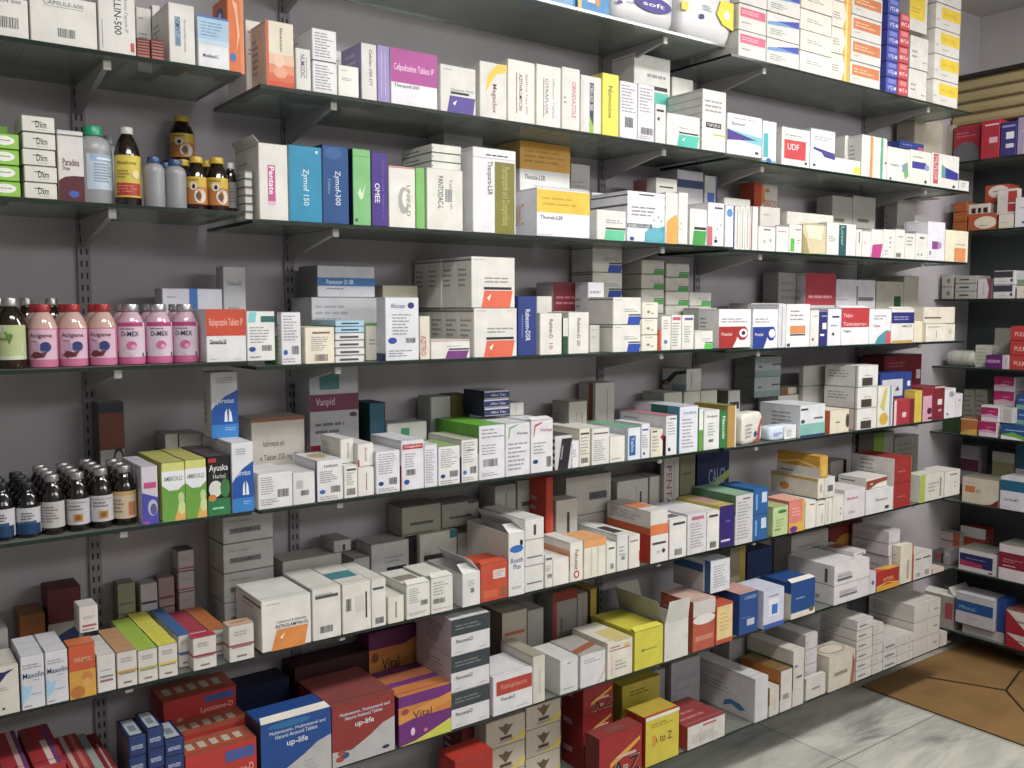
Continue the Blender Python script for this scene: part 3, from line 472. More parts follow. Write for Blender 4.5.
[('P',[(.25,.3),(.5,.42),(.95,.7),(.95,.78),(.45,.52),(.25,.4)],'d8a030'),('T','A Z',.29,.05,.95,.41,'c8beb8',0),('T','A Z',.3,.07,.94,.4,'181418',0),('T','to',.55,.17,.67,.29,'d8ccc4',0),('R',.4,.45,.85,.51,'d8b0a0'),('P',[(.36,.04),(.4,.04),(.42,.08),(.38,.08)],'e0dcd8')],
[('R',0,0,1,1,'6c1c1c')],
[('R',0,0,1,1,'8c3838'),('R',.3,.3,.7,.7,'7c5048')],
[('R',0,0,1,1,'7c1e20'),('R',.1,.5,.5,.7,'a88080')],
[('T','A to Z',.22,.42,.78,.58,'6c2c1c',0),('L',.15,.75,.9,.85,2,'8c7c1c'),('R',0,.93,1,1,'dcdcd4'),('R',.2,.38,.3,.6,'c89028')],
[('R',0,0,1,1,'a4381c')],
[('R',0,0,1,1,'b8a02c'),('R',0,0,1,.12,'b83a24')],
[('L',.2,.6,.8,.8,2,'5c5418')],
[('P',[(.5,.35),(.3,.75),(.42,.7),(.5,.8),(.58,.7),(.7,.75)],'6c5844'),('R',.35,.22,.65,.34,'5c4030'),('R',.3,.14,.7,.18,'8a8078'),('P',[(.55,0),(1,.15),(1,.4),(.8,.2),(.55,.08)],'d8c03c')],
[('R',0,0,1,1,'b83424')],
[('R',.4,.82,.75,.9,'b84a4a'),('L',.1,.2,.9,.6,5,'b0aca8'),('R',.33,.1,.34,.8,'a8a4a0'),('R',.66,.1,.67,.8,'a8a4a0')],
[('R',0,0,1,1,'b04a2c')],
[('R',0,0,1,1,'963a3c'),('L',.1,.2,.9,.6,2,'b87070')],
[('T','Dropper tablets',.1,.72,.5,.8,'9a989c',0),('L',.1,.4,.6,.66,3,'a4a2a8'),('P',[(.48,.12),(.62,.22),(.75,.14),(.85,.2),(.75,.3),(.6,.32),(.5,.25)],'3c70a0')],
[('L',.2,.2,.6,.5,1,'999a9e')],
[('T','BINDER',.15,.6,.85,.7,'8486a0',0),('L',.15,.4,.85,.5,1,'8486a0')],
[('L',.2,.6,.9,.75,2,'7c88a0')],
[('R',.2,.35,.9,.42,'66666c')],
[('R',.2,.5,.7,.58,'55555c')],
[('R',.5,.2,.56,.6,'999')],
[('R',0,.4,1,1,'b07a34')],
[('R',.2,.3,.7,.42,'88888c')],
[('R',0,.3,1,1,'b06c28')],
[('R',0,0,1,1,'7c5c30')],
[('R',.3,.5,.8,.54,'666'),('R',.1,.7,.4,.74,'777')],
[('R',0,.3,1,.75,'2c6c3c')],
[('R',.1,.4,.14,.6,'777')],
[('R',.3,.4,.7,.5,'888'),('R',.7,.1,.72,.9,'aaa')],
[('P',[(.8,0),(.95,0),(1,.6),(.9,.9),(.88,.5)],'a05a48'),('R',.2,.4,.7,.5,'8c8478')],
[('E',.5,.5,.45,.4,'a89c88'),('E',.5,.5,.35,.3,'d0c8b8')],
[('R',.1,.35,.6,.5,'77757a')],
[('L',.2,.3,.8,.5,1,'999a9e')],
[('R',.1,.3,.8,.5,'77777c')],
[('R',.7,.3,.74,.7,'888')],
[('R',.5,.1,.52,.9,'aaa6a0'),('R',.75,.4,.9,.5,'88848a')],
[('R',.3,.4,.6,.5,'66645e')],
[('P',[(0,0),(1,0),(1,.3),(.75,.52),(.4,.56),(0,.4)],'6c6e74'),('L',.1,.68,.9,.85,2,'c87080')],
[('R',.45,.4,.9,.55,'e0b8c0'),('R',.5,.22,.8,.33,'8c4a3c'),('R',.2,.86,.95,.9,'f0c8cc')],
[('R',.35,.5,.85,.7,'e8e8f0'),('R',.35,.24,.85,.36,'d8d8e4'),('R',.1,.84,.9,.9,'9a9ad0')],
[('R',.3,0,1,.35,'d8d4dc'),('R',.2,.6,.8,.64,'c8bcd4')],
[('R',.1,.2,.15,.9,'9c7c70')],
[('L',.1,.4,.8,.6,1,'c87c3c')],
[('E',.62,.45,.4,.38,'dcd0c0'),('R',.4,.25,.7,.3,'888')],
[('R',.15,.1,.35,.6,'3c1c28'),('R',.45,.1,.6,.6,'3c1c28'),('R',.7,.1,.9,.6,'3c1c28')],
[('E',.6,.6,.45,.35,'dcd2c8'),('R',.35,.6,.7,.66,'8c8480')],
[('R',.2,.4,.7,.44,'a89c90')],
[('R',.55,.1,1,.9,'b03434'),('L',.1,.6,.4,.66,1,'999a9e'),('R',.6,.4,.95,.46,'cfc6c4')],
[('L',.2,.6,.5,.7,1,'999a9e'),('R',.3,.12,.4,.2,'556')],
[('R',.6,0,.9,.3,'3c5c78')],
[('R',.3,.3,.9,.5,'5c5a54')],
[('E',.6,.5,.15,.2,'6c6a64')],
[('R',.2,.4,.65,.6,'4c4a46')],
[('P',[(.6,1),(1,1),(1,0),(.7,0),(.8,.5)],'844858'),('R',.4,.2,.44,.8,'c88')],
[('R',0,.5,.9,.95,'3c3a44'),('L',.3,.2,.7,.3,1,'999a9e'),('E',.85,.3,.06,.12,'2c2c34')],
[('L',.2,.5,.6,.6,1,'999a9e')],
[('L',.1,.1,.9,.9,5,'a0a494')],
[('T','ONDEM-MD',.08,.42,.92,.66,'d8b8dc',0)],
[('R',.5,.3,.6,.7,'777')],
[('T','PULMOZ',.15,.3,.8,.6,'e8b8ae',0)],
[('E',.7,.2,.25,.15,'6c6a62')],
[('R',0,.4,.95,1,'a41c5c'),('P',[(0,.4),(.5,.5),(.95,.35),(.95,.2),(.5,.3),(0,.25)],'c898b0'),('R',.4,.62,.8,.68,'c86a98')],
[('R',0,.4,.95,1,'a41c5c'),('P',[(0,.4),(.5,.5),(.95,.35),(.95,.2),(.5,.3),(0,.25)],'c898b0'),('R',.4,.62,.8,.68,'c86a98'),('R',0,.88,.95,1,'dcd4d4')],
[('R',.2,.1,.8,.9,'b0acae')],
[('P',[(0,0),(1,0),(1,.3),(.6,.25),(.3,.5),(0,.3)],'6c9c3c'),('P',[(0,0),(.6,0),(.4,.15),(0,.25)],'dcdcdc'),('R',.1,.6,.6,.66,'8cb0d8')],
[('R',0,0,1,.3,'6c9c8c'),('R',.1,.6,.6,.66,'8cb0d8')],
[('P',[(0,0),(1,0),(1,.4),(.4,.3),(0,.1)],'c8a03c'),('R',0,.92,1,1,'c8b898')],
[('P',[(.5,0),(1,0),(1,.2)],'1c3048')],
[('L',.1,.1,.9,.9,7,'64625a')],
[('R',.08,.42,.36,.66,'c07030'),('T','B3',.4,.42,.52,.58,'6c7a7c',0),('P',[(.55,0),(1,0),(1,.28),(.8,.06)],'6c2430'),('L',.08,.76,.7,.8,1,'999a9e')],
[('R',0,0,1,1,'9c9484')],
[('R',0,.58,1,.9,'1c5c7c'),('T','GELUSIL-MPS',.1,.28,.45,.36,'55555c',0),('L',.1,.06,.3,.1,1,'999a9e')],
[('R',0,0,1,.45,'4a1430'),('R',0,.48,1,.52,'a08c98')],
[('R',.1,.25,.6,.45,'8c5c34'),('R',0,.8,1,1,'98948a')],
[('R',0,.6,1,1,'1c4c5c')],
[('R',.03,.22,.9,.78,'262a5c'),('P',[(.03,.22),(.65,.22),(.62,.4),(.03,.48)],'a02c50'),('E',.85,.1,.06,.04,'333'),('L',.2,.55,.8,.62,1,'8a8cb0')],
[('R',0,0,1,1,'84827a')],
[('R',0,.34,1,.78,'7c1c30'),('L',.1,.5,.6,.62,2,'b87884'),('R',.1,.4,.4,.43,'c89098')],
[('R',.3,.6,.8,.8,'b0a8b0')],
[('E',.85,.6,.13,.25,'a03430')],
[('R',.75,0,1,1,'a85428'),('R',0,.9,1,1,'8a4a30')],
[('R',0,.7,1,1,'c8c4c0')],
[('R',.78,.3,.97,.8,'a8484c')],
[('L',.1,.3,.7,.6,1,'999a9e')],
[('R',0,.42,.97,.78,'23508c'),('L',.3,.2,.7,.26,1,'999a9e'),('T','Minocal',.1,.5,.5,.62,'88a8d0',0)],
[('P',[(0,0),(1,0),(1,.12),(.5,.3),(.15,.8),(0,1)],'9c1c2c'),('R',.3,.55,.8,.6,'666')],
[('R',0,0,1,1,'8c4c44')]]
THINGS=[  # body and print colours on the lower shelves have the shade there mixed in
('c','wipes_packet','packet',1.5856,.09,.788,.0952,.12,.1125,0,'3c8fd0',0,1,2,None,1,1,['bright blue packet at shelf left end, top shelf'],0,0),
('c','wipes_packet','packet',1.6967,.09,.788,.1132,.12,.1345,0,'58a0dc',3,1,2,None,1,1,['blue packet with yellow edge, top shelf, right of bright blue packet at shelf left end'],0,0),
('p','nappy_pack','pack',1.882,.12,.788,.2557,.2,.2083,0,'dcdce0',4,2,2,None,1,1,['soft white pack with violet blob, top shelf, right of blue packet with yellow edge'],1,0),
('p','nappy_pack','pack',2.1386,.12,.788,.2422,.2,.2684,0,'dcdce0',5,2,2,None,1,1,['soft white pack with yellow end, top shelf, right of soft white pack with violet blob'],1,0),
('c','medicine_carton','carton',2.3254,.104,.768,.1299,.2,.0788,0,'e0ded9',6,1,2,None,3,1,['white carton with pink band, top one of its stack, top shelf','white carton with pink band, second down in its stack, top shelf','white carton with pink band, lowest of its stack, top shelf'],2,0),
('c','flat_medicine_carton','carton',2.4746,.104,.768,.1636,.2,.079,0,'e0ded9',7,1,2,None,3,1,['white carton with blue arrow stripe, top one of its stack, top shelf','white carton with blue arrow stripe, second down in its stack, top shelf','white carton with blue arrow stripe, lowest of its stack, top shelf'],2,0),
('c','flat_medicine_carton','carton',2.6444,.104,.768,.1669,.2,.0661,0,'efe8dc',8,1,2,None,4,1,['plain white carton with faint print, top one of its stack, top shelf','plain white carton with faint print, second down in its stack, top shelf','plain white carton with faint print, third down in its stack, top shelf','plain white carton with faint print, lowest of its stack, top shelf'],2,0),
('c','medicine_carton','carton',2.7812,.104,.768,.105,.2,.0857,0,'efe8dc',9,1,2,None,4,1,['white carton with orange curved edge, top one of its stack, top shelf','white carton with orange curved edge, second down in its stack, top shelf','white carton with orange curved edge, third down in its stack, top shelf','white carton with orange curved edge, lowest of its stack, top shelf'],2,0),
('c','flat_medicine_carton','carton',2.9283,.104,.768,.1799,.2,.077,0,'e0ded9',10,1,2,None,5,1,['white carton with orange patch, top one of its stack, top shelf','white carton with orange patch, second down in its stack, top shelf','white carton with orange patch, third down in its stack, top shelf','white carton with orange patch, fourth down in its stack, top shelf','white carton with orange patch, lowest of its stack, top shelf'],2,0),
('c','medicine_carton','carton',3.0906,.079,.768,.0701,.15,.0547,0,'4c58b8',11,1,2,None,7,1,['narrow blue carton with white lettering, top one of its stack, top shelf','narrow blue carton with white lettering, second down in its stack, top shelf','narrow blue carton with white lettering, third down in its stack, top shelf','narrow blue carton with white lettering, fourth down in its stack, top shelf','narrow blue carton with white lettering, fifth down in its stack, top shelf','narrow blue carton with white lettering, sixth down in its stack, top shelf','narrow blue carton with white lettering, lowest of its stack, top shelf'],2,0),
('c','medicine_carton','carton',3.1628,.079,.768,.0622,.15,.0577,0,'cf4450',12,1,2,None,5,1,['narrow red carton with white lettering, top one of its stack, top shelf','narrow red carton with white lettering, second down in its stack, top shelf','narrow red carton with white lettering, third down in its stack, top shelf','narrow red carton with white lettering, fourth down in its stack, top shelf','narrow red carton with white lettering, lowest of its stack, top shelf'],2,0),
('c','medicine_carton','carton',3.2931,.1,1.0201,.1196,.14,.1476,0,'e0ded9',13,1,2,None,1,1,['white carton with wide yellow patch, top shelf, right of narrow red carton with white lettering'],2,0),
('c','medicine_carton','carton',3.3075,.1,.768,.122,.14,.119,0,'e0ded9',14,1,2,None,2,1,['white carton with faint grey print, top one of its stack, top shelf','white carton with faint grey print, lowest of its stack, top shelf'],2,0),
('c','flat_medicine_carton','carton',3.4573,.104,.768,.1759,.2,.0929,0,'e0ded9',15,1,2,None,5,1,['white carton with yellow patch, top one of its stack, top shelf','white carton with yellow patch, second down in its stack, top shelf','white carton with yellow patch, third down in its stack, top shelf','white carton with yellow patch, fourth down in its stack, top shelf','white carton with yellow patch, lowest of its stack, top shelf'],2,0),
('c','medicine_carton','carton',.285,.114,.487,.055,.22,.0704,0,'e0ded9',16,1,2,None,1,1,['white carton with large barcode, second shelf'],3,0),
('c','medicine_carton','carton',.3721,.114,.487,.1135,.22,.0888,0,'e0ded9',17,1,2,None,1,1,['wide white carton with small barcode, second shelf, right of white carton with large barcode'],3,0),
('c','upright_medicine_carton','carton',.4655,.104,.487,.0668,.2,.1194,0,'e0ded9',18,1,2,None,1,1,['white carton with black vertical lettering, second shelf, right of wide white carton with small barcode'],3,0),
('c','upright_medicine_carton','carton',.5462,.16,.487,.0298,.08,.1312,0,'e0ded9',19,1,2,None,1,1,['small white carton behind blister strips, second shelf'],3,0),
('c','upright_medicine_carton','carton',.5713,.16,.487,.0161,.08,.1413,0,'e0ded9',20,1,2,None,1,1,['narrow white carton with blue patch, second shelf, right of small white carton behind blister strips'],3,0),
('c','blister_pack_bundle','blister pack',.5125,.024,.487,.0243,.04,.0371,0,'b8695c',21,21,2,None,1,1,['red capsule blister bundle, second shelf, right of white carton with black vertical lettering'],4,0),
('c','blister_pack_bundle','blister pack',.5393,.024,.487,.0238,.04,.0398,0,'b8695c',21,1,2,None,1,1,['second red capsule blister bundle, second shelf, right of red capsule blister bundle'],4,0),
('c','upright_medicine_carton','carton',.5874,.0616,.487,.0509,.1152,.1164,0,'e0ded9',22,1,2,None,1,1,['white carton with blue vertical label, second shelf, right of second red capsule blister bundle'],3,0),
('c','upright_medicine_carton','carton',.6504,.044,.487,.0636,.08,.1023,0,'e6e9ee',23,1,2,None,1,1,['pale blue to white carton, second shelf, right of white carton with blue vertical label'],3,0),
('c','upright_medicine_carton','carton',.7001,.058,.487,.0342,.09,.1556,0,'e0763a',24,25,2,None,1,1,['tall orange carton with white swirl, second shelf, right of pale blue to white carton'],3,0),
('c','upright_medicine_carton','carton',.7675,.15,.47,.0359,.12,.1544,0,'e0ded9',19,1,2,None,1,1,['white carton half hidden behind orange swirl carton, second shelf'],3,0),
('c','upright_medicine_carton','carton',.7917,.0466,.47,.0623,.0852,.1352,0,'e6dfca',26,1,2,None,1,1,['white carton with orange fade, second shelf, right of tall orange carton with white swirl'],3,0),
('c','upright_medicine_carton','carton',.8441,.049,.47,.0345,.09,.0888,0,'e0ded9',27,1,2,None,1,1,['small white carton with purple lettering, second shelf, right of white carton with orange fade'],3,0),
('c','medicine_carton','carton',.8942,.069,.47,.0579,.13,.0687,0,'e6e6ea',28,1,2,None,2,1,['white carton with fine print, top one of its stack, second shelf','white carton with fine print, lowest of its stack, second shelf'],3,0),
('c','upright_medicine_carton','carton',.9972,.18,.47,.0182,.06,.1408,0,'e0ded9',19,1,2,None,1,1,['small white carton, second shelf, right of narrow white carton with blue patch'],3,0),
('c','upright_medicine_carton','carton',.9513,.064,.47,.0502,.12,.0684,0,'efeee6',19,1,2,None,1,1,['low white carton, second shelf, right of white carton with fine print'],3,0),
('c','upright_medicine_carton','carton',1.0025,.054,.47,.039,.1,.1253,0,'e0ded9',29,30,2,None,1,1,['white carton with lilac side, second shelf, right of low white carton'],3,0),
('c','upright_medicine_carton','carton',1.0394,.054,.47,.0321,.1,.1276,0,'a292cc',31,1,2,None,1,1,['narrow lilac carton, second shelf, right of white carton with lilac side'],3,0),
('c','medicine_carton','carton',1.1206,.064,.47,.125,.12,.1266,0,'ecebf2',32,1,2,None,1,1,['white carton with magenta upper half, second shelf, right of narrow lilac carton'],3,0),
('c','medicine_carton','carton',1.2424,.069,.47,.102,.13,.1114,0,'e0ded9',33,1,2,None,1,1,['white carton with dark purple patch, second shelf, right of white carton with magenta upper half'],3,0),
('c','upright_medicine_carton','carton',1.3462,.084,.47,.0819,.16,.1361,0,'e0ded9',34,1,2,None,1,1,['white carton with yellow arc, second shelf, right of white carton with dark purple patch'],3,0),
('c','upright_medicine_carton','carton',1.4331,.079,.47,.0856,.15,.1541,0,'ebe7de',35,1,2,None,1,1,['white carton with maroon vertical line, second shelf, right of white carton with yellow arc'],3,0),
('c','upright_medicine_carton','carton',1.5214,.079,.47,.0812,.15,.1558,0,'ebe7de',36,1,2,None,1,1,['white carton with purple vertical line, second shelf, right of white carton with maroon vertical line'],3,0),
('c','upright_medicine_carton','carton',1.5963,.074,.47,.0619,.14,.1612,0,'e0ded9',37,1,2,None,1,1,['white carton with red vertical lettering, second shelf, right of white carton with purple vertical line'],3,0),
('c','upright_medicine_carton','carton',1.6672,.074,.47,.073,.14,.1504,0,'e0ded9',38,1,2,None,1,1,['white carton with navy vertical panel, second shelf, right of white carton with red vertical lettering'],3,0),
('c','upright_medicine_carton','carton',1.7376,.079,.47,.0607,.15,.1669,0,'e6e03c',39,40,2,None,1,1,['bright yellow carton with black lettering, second shelf, right of white carton with navy vertical panel'],3,0),
('c','upright_medicine_carton','carton',1.805,.074,.47,.0665,.14,.155,0,'dedde6',41,1,2,None,1,1,['pale carton with grey barcode, second shelf, right of bright yellow carton with black lettering'],3,0),
('c','upright_medicine_carton','carton',1.8724,.074,.47,.0646,.14,.1567,0,'dedde6',42,1,2,None,1,1,['narrow pale carton with low barcode, second shelf, right of pale carton with grey barcode'],3,0),
('c','upright_medicine_carton','carton',2.0409,.2,.47,.1533,.1,.2925,0,'e0ded9',43,1,2,None,1,1,['big white carton with teal patch, second shelf, right of small white carton'],3,0),
('c','upright_medicine_carton','carton',1.9303,.054,.47,.0422,.1,.111,0,'e0ded9',44,1,2,None,1,1,['narrow white carton with dark line, second shelf, right of narrow pale carton with low barcode'],3,0),
('c','upright_medicine_carton','carton',2.1954,.21,.47,.0955,.08,.2533,0,'dddcd6',45,1,2,None,1,1,['white carton with grey caption behind, second shelf, right of big white carton with teal patch'],3,0),
('c','medicine_carton','carton',2.0249,.059,.47,.1385,.11,.0918,0,'e0ded9',46,1,2,None,1,1,['low white carton with teal patch, second shelf, right of narrow white carton with dark line'],3,0),
('c','upright_medicine_carton','carton',2.156,.0766,.47,.1043,.1452,.1794,0,'e0ded9',47,48,2,None,1,1,['tall cream carton with black band, second shelf, right of low white carton with teal patch'],3,0),
('c','medicine_carton','carton',2.2971,.074,.47,.1626,.14,.1239,0,'eceaf2',49,1,2,None,1,1,['white carton with purple arrow and aqua band, second shelf'],3,0),
('c','upright_medicine_carton','carton',2.417,.074,.461,.0669,.14,.129,0,'eceaf2',50,1,2,None,1,1,['white carton with teal vertical bar, second shelf'],3,0),
('c','medicine_carton','carton',2.5515,.084,.461,.1464,.16,.1214,0,'e0ded9',51,28,2,None,1,1,['white carton with red square, second shelf, right of white carton with teal vertical bar'],3,0),
('c','medicine_carton','carton',2.6964,.074,.461,.1333,.14,.1323,0,'e8e8ee',52,1,2,'flap',1,1,['white carton with navy slanted label, second shelf, right of white carton with red square'],3,0),
('c','upright_medicine_carton','carton',3.0117,.18,.461,.0526,.06,.1345,0,'e0ded9',53,1,2,None,1,1,['small dark edged carton, second shelf, right of white carton with grey caption behind'],3,0),
('c','upright_medicine_carton','carton',2.9549,.1046,.461,.1034,.0892,.1479,0,'e0ded9',54,1,2,None,1,1,['white carton with thin grey stripes, second shelf'],3,0),
('c','flat_medicine_carton','carton',2.8387,.0265,.461,.1495,.045,.0509,0,'e0ded9',55,1,2,None,1,1,['low white carton with yellow sticker, second shelf, right of white carton with navy slanted label'],3,0),
('c','medicine_carton','carton',2.9972,.0316,.461,.1547,.0552,.1448,0,'e0ded9',56,1,2,None,1,1,['white carton with orange and green stripes, second shelf'],3,0),
('c','medicine_carton','carton',3.1521,.074,.461,.1472,.14,.12,0,'e0ded9',57,1,2,None,1,1,['white carton with green and blue leaf, second shelf'],3,0),
('c','medicine_carton','carton',3.2994,.074,.461,.1412,.14,.1246,0,'e0ded9',58,1,2,None,1,1,['white carton with navy name band, second shelf'],3,0),
('c','medicine_carton','carton',3.4738,.064,.461,.2009,.12,.128,0,'e0ded9',59,1,2,None,1,1,['white carton with red strip and navy patch, second shelf'],3,0),
('c','medicine_carton','carton',3.6178,.034,.461,.0728,.06,.041,0,'e0ded9',60,1,2,None,1,1,['tiny white carton at shelf right end, second shelf'],3,0),
('c','flat_medicine_carton','carton',3.3645,.11,.6058,.1679,.06,.0292,0,'34408a',61,1,2,None,1,1,['navy blister pack lying on cartons, second shelf, right of white carton with thin grey stripes'],3,0),
('c','upright_medicine_carton','carton',3.6925,.24,.461,.2162,.08,.3183,0,'b9b0a0',62,1,2,None,1,1,['tall beige carton in back corner, second shelf, right of white carton with grey caption behind'],3,0),
('c','medicine_carton','carton',.2678,.135,.202,.0367,.07,.0286,0,'7cb93a',2,1,2,None,5,1,['green carton on rear stack, top one of its stack, third shelf','green carton on rear stack, second down in its stack, third shelf','green carton on rear stack, third down in its stack, third shelf','green carton on rear stack, fourth down in its stack, third shelf','green carton on rear stack, lowest of its stack, third shelf'],5,0),
('c','flat_medicine_carton','carton',.2614,.039,.202,.0542,.07,.0285,0,'8cc63e',63,1,2,None,4,1,['green carton with white oval, top one of its stack, third shelf','green carton with white oval, second down in its stack, third shelf','green carton with white oval, third down in its stack, third shelf','green carton with white oval, lowest of its stack, third shelf'],5,0),
('c','medicine_carton','carton',.3216,.049,.202,.0548,.09,.0302,0,'dcdad2',64,1,2,None,5,1,['white carton with black script logo, top one of its stack, third shelf','white carton with black script logo, second down in its stack, third shelf','white carton with black script logo, third down in its stack, third shelf','white carton with black script logo, fourth down in its stack, third shelf','white carton with black script logo, lowest of its stack, third shelf'],5,0),
('c','upright_medicine_carton','carton',.3745,.049,.202,.0449,.09,.1308,0,'d8d5d2',65,1,2,None,1,1,['white and maroon carton, third shelf, right of white carton with black script logo'],5,0),
('b','antiseptic_bottle','jug',.4317,.084,.202,.034,.1558,1,['large translucent bottle with green cap, third shelf, right of white and maroon carton'],6),
('b','antiseptic_bottle','jugb',.45,.2234,.202,.0234,.1674,1,['rear bottle with green cap, third shelf'],6),
('b','antiseptic_bottle','clearp',.497,.2373,.202,.0173,.1683,1,['rear bottle with pale cap, third shelf, right of rear bottle with green cap'],6),
('b','syrup_bottle','tonic',.4905,.0647,.202,.0247,.1581,1,['tall amber bottle with yellow and red label, third shelf'],7),
('b','lotion_bottle','clear',.5375,.0508,.202,.0208,.103,1,['small clear bottle with blue cap, third shelf'],8),
('b','lotion_bottle','clear',.58,.0516,.202,.0216,.1011,1,['second small clear bottle with blue cap, third shelf'],8),
('b','lotion_bottle','clear',.5827,.1281,.202,.0181,.1053,1,['rear clear bottle with blue cap, third shelf, right of green carton on rear stack'],8),
('b','syrup_bottle','amber',.623,.0513,.202,.0213,.1112,1,['small amber bottle with orange dog label, third shelf'],7),
('b','syrup_bottle','amber',.6667,.0527,.202,.0227,.1138,1,['second amber bottle with orange picture label, third shelf'],7),
('b','syrup_bottle','amber',.6235,.1384,.202,.0184,.1167,1,['rear amber bottle with yellow cap, third shelf, right of rear clear bottle with blue cap'],7),
('b','syrup_bottle','amber',.6732,.1386,.202,.0186,.1192,1,['second rear amber bottle with yellow cap, third shelf'],7),
('b','syrup_bottle','greyl',.7022,.0729,.202,.0129,.109,1,['amber bottle with white cap and grey label, third shelf'],7),
('c','upright_medicine_carton','carton',.6384,.24,.202,.0587,.1,.1262,0,'40322a',2,1,2,None,1,1,['dark brown carton under raised amber bottle, third shelf, right of rear bottle with pale cap'],5,0),
('b','syrup_bottle','amber',.66,.2624,.3282,.0274,.1058,1,['raised amber bottle standing on brown carton, third shelf, right of rear bottle with pale cap'],7),
('c','medicine_carton','carton',.7231,.05,.188,.0166,.06,.0172,0,'cfcdc6',66,1,2,None,6,1,['small white carton inside open white carton, top one of its stack, third shelf','small white carton inside open white carton, second down in its stack, third shelf','small white carton inside open white carton, third down in its stack, third shelf','small white carton inside open white carton, fourth down in its stack, third shelf','small white carton inside open white carton, fifth down in its stack, third shelf','small white carton inside open white carton, lowest of its stack, third shelf'],5,0),
('c','upright_medicine_carton','carton',.7714,.074,.188,.0645,.14,.1617,0,'e0ded9',67,68,2,'flapside',1,1,['white carton with magenta vertical label, third shelf'],5,0),
('c','upright_medicine_carton','carton',.8443,.069,.188,.0767,.13,.1645,0,'1f8fb8',69,70,2,None,1,1,['cyan blue carton with white vertical lettering, third shelf'],5,0),
('c','upright_medicine_carton','carton',.916,.069,.188,.0642,.13,.1726,0,'1f4f8c',71,72,2,None,1,1,['dark blue carton with white vertical lettering, third shelf'],5,0),
('c','upright_medicine_carton','carton',.9806,.064,.188,.0453,.12,.1714,0,'7cc07a',73,74,2,None,1,1,['pale green carton with white V, third shelf'],5,0),
('c','upright_medicine_carton','carton',1.0258,.064,.188,.0426,.12,.1694,0,'48328c',75,1,2,None,1,1,['deep purple carton with white lettering, third shelf, right of pale green carton with white V'],5,0),
('c','upright_medicine_carton','carton',1.0848,.064,.188,.0707,.12,.1421,0,'e6e4dc',76,1,2,None,1,1,['white carton with grey horse emblem, third shelf, right of deep purple carton with white lettering'],5,0),
('c','upright_medicine_carton','carton',1.1339,.064,.188,.0247,.12,.144,0,'7cbf62',2,2,2,None,1,1,['narrow green carton, third shelf, right of white carton with grey horse emblem'],5,0),
('c','upright_medicine_carton','carton',1.2029,.079,.188,.1023,.15,.1467,0,'e4e2da',77,1,2,None,1,1,['white carton with black vertical name, third shelf, right of narrow green carton'],5,0),
('c','flat_medicine_carton','carton',1.2248,.105,.3347,.0849,.15,.0209,0,'e2e1da',78,79,2,None,3,1,['flat white carton with grey edge print, top one of its stack, third shelf','flat white carton with grey edge print, second down in its stack, third shelf','flat white carton with grey edge print, lowest of its stack, third shelf'],5,0),
('c','upright_medicine_carton','carton',1.3859,.24,.188,.1256,.08,.2873,0,'a9a9a6',80,2,2,None,1,1,['translucent grey white carton at back, third shelf'],5,0),
('c','upright_medicine_carton','carton',1.3495,.079,.188,.1318,.15,.2092,0,'e9e9ee',81,1,2,None,1,1,['white and olive carton with vertical lettering, third shelf'],5,0),
('c','upright_medicine_carton','carton',1.6271,.2,.188,.1789,.1,.2717,0,'e2e2e0',82,83,2,None,1,1,['large white carton with amber top band, third shelf'],5,0),
('c','medicine_carton','carton',1.5742,.074,.188,.1819,.14,.1254,0,'e8e9f0',84,85,2,'flap',1,1,['white carton with bright yellow band, third shelf'],5,0),
('c','upright_medicine_carton','carton',1.7994,.23,.188,.0739,.06,.2366,0,'bcbcb8',86,1,2,None,1,1,['grey white carton with green corner, third shelf, right of translucent grey white carton at back'],5,0),
('c','upright_medicine_carton','carton',1.839,.1796,.188,.0592,.0392,.1524,0,'c8c8c6',87,1,2,None,1,1,['grey carton with dark caption, third shelf, right of grey white carton with green corner'],5,0),
('c','medicine_carton','carton',1.7447,.064,.188,.1081,.12,.0823,0,'e0ded9',88,1,2,None,1,1,['low white carton with green patch, third shelf, right of white carton with bright yellow band'],5,0),
('c','medicine_carton','carton',1.8782,.0816,.188,.1484,.1552,.1418,0,'e6e6ef',89,90,2,None,1,1,['white carton with aqua circle, third shelf, right of low white carton with green patch'],5,0),
('c','upright_medicine_carton','carton',1.9803,.084,.188,.0518,.16,.1474,0,'e0ded9',91,1,2,None,1,1,['white carton with orange half circle, third shelf, right of white carton with aqua circle'],5,0),
('c','upright_medicine_carton','carton',2.0284,.0616,.188,.0402,.1152,.1514,0,'e0ded9',92,1,2,None,1,1,['narrow white carton with yellow dots, third shelf, right of white carton with orange half circle'],5,0),
('c','upright_medicine_carton','carton',2.0946,.0616,.188,.0741,.1152,.1084,0,'e0ded9',93,1,2,None,1,1,['low white carton with green patch, third shelf, right of narrow white carton with yellow dots'],5,0),
('c','upright_medicine_carton','carton',2.1717,.069,.188,.072,.13,.1312,0,'e6e6ea',94,1,2,None,1,1,['white carton with coloured dots and pink edge, third shelf'],5,0),
('c','upright_medicine_carton','carton',2.2355,.064,.188,.0416,.12,.1275,0,'e6e6ee',95,1,2,None,1,1,['narrow white carton with blue dot, third shelf'],5,0),
('c','upright_medicine_carton','carton',2.2704,.064,.182,.0235,.12,.1333,0,'e0ded9',96,1,2,None,1,1,['slim grey edged white carton, third shelf, right of narrow white carton with blue dot'],5,0),
('c','upright_medicine_carton','carton',2.2947,.064,.182,.0223,.12,.1349,0,'e0ded9',96,1,2,None,1,1,['slim grey edged white carton, third shelf, right of slim grey edged white carton'],5,0),
('c','upright_medicine_carton','carton',2.3185,.064,.182,.0225,.12,.1364,0,'e0ded9',96,1,2,None,1,1,['slim grey edged white carton, third shelf'],5,0),
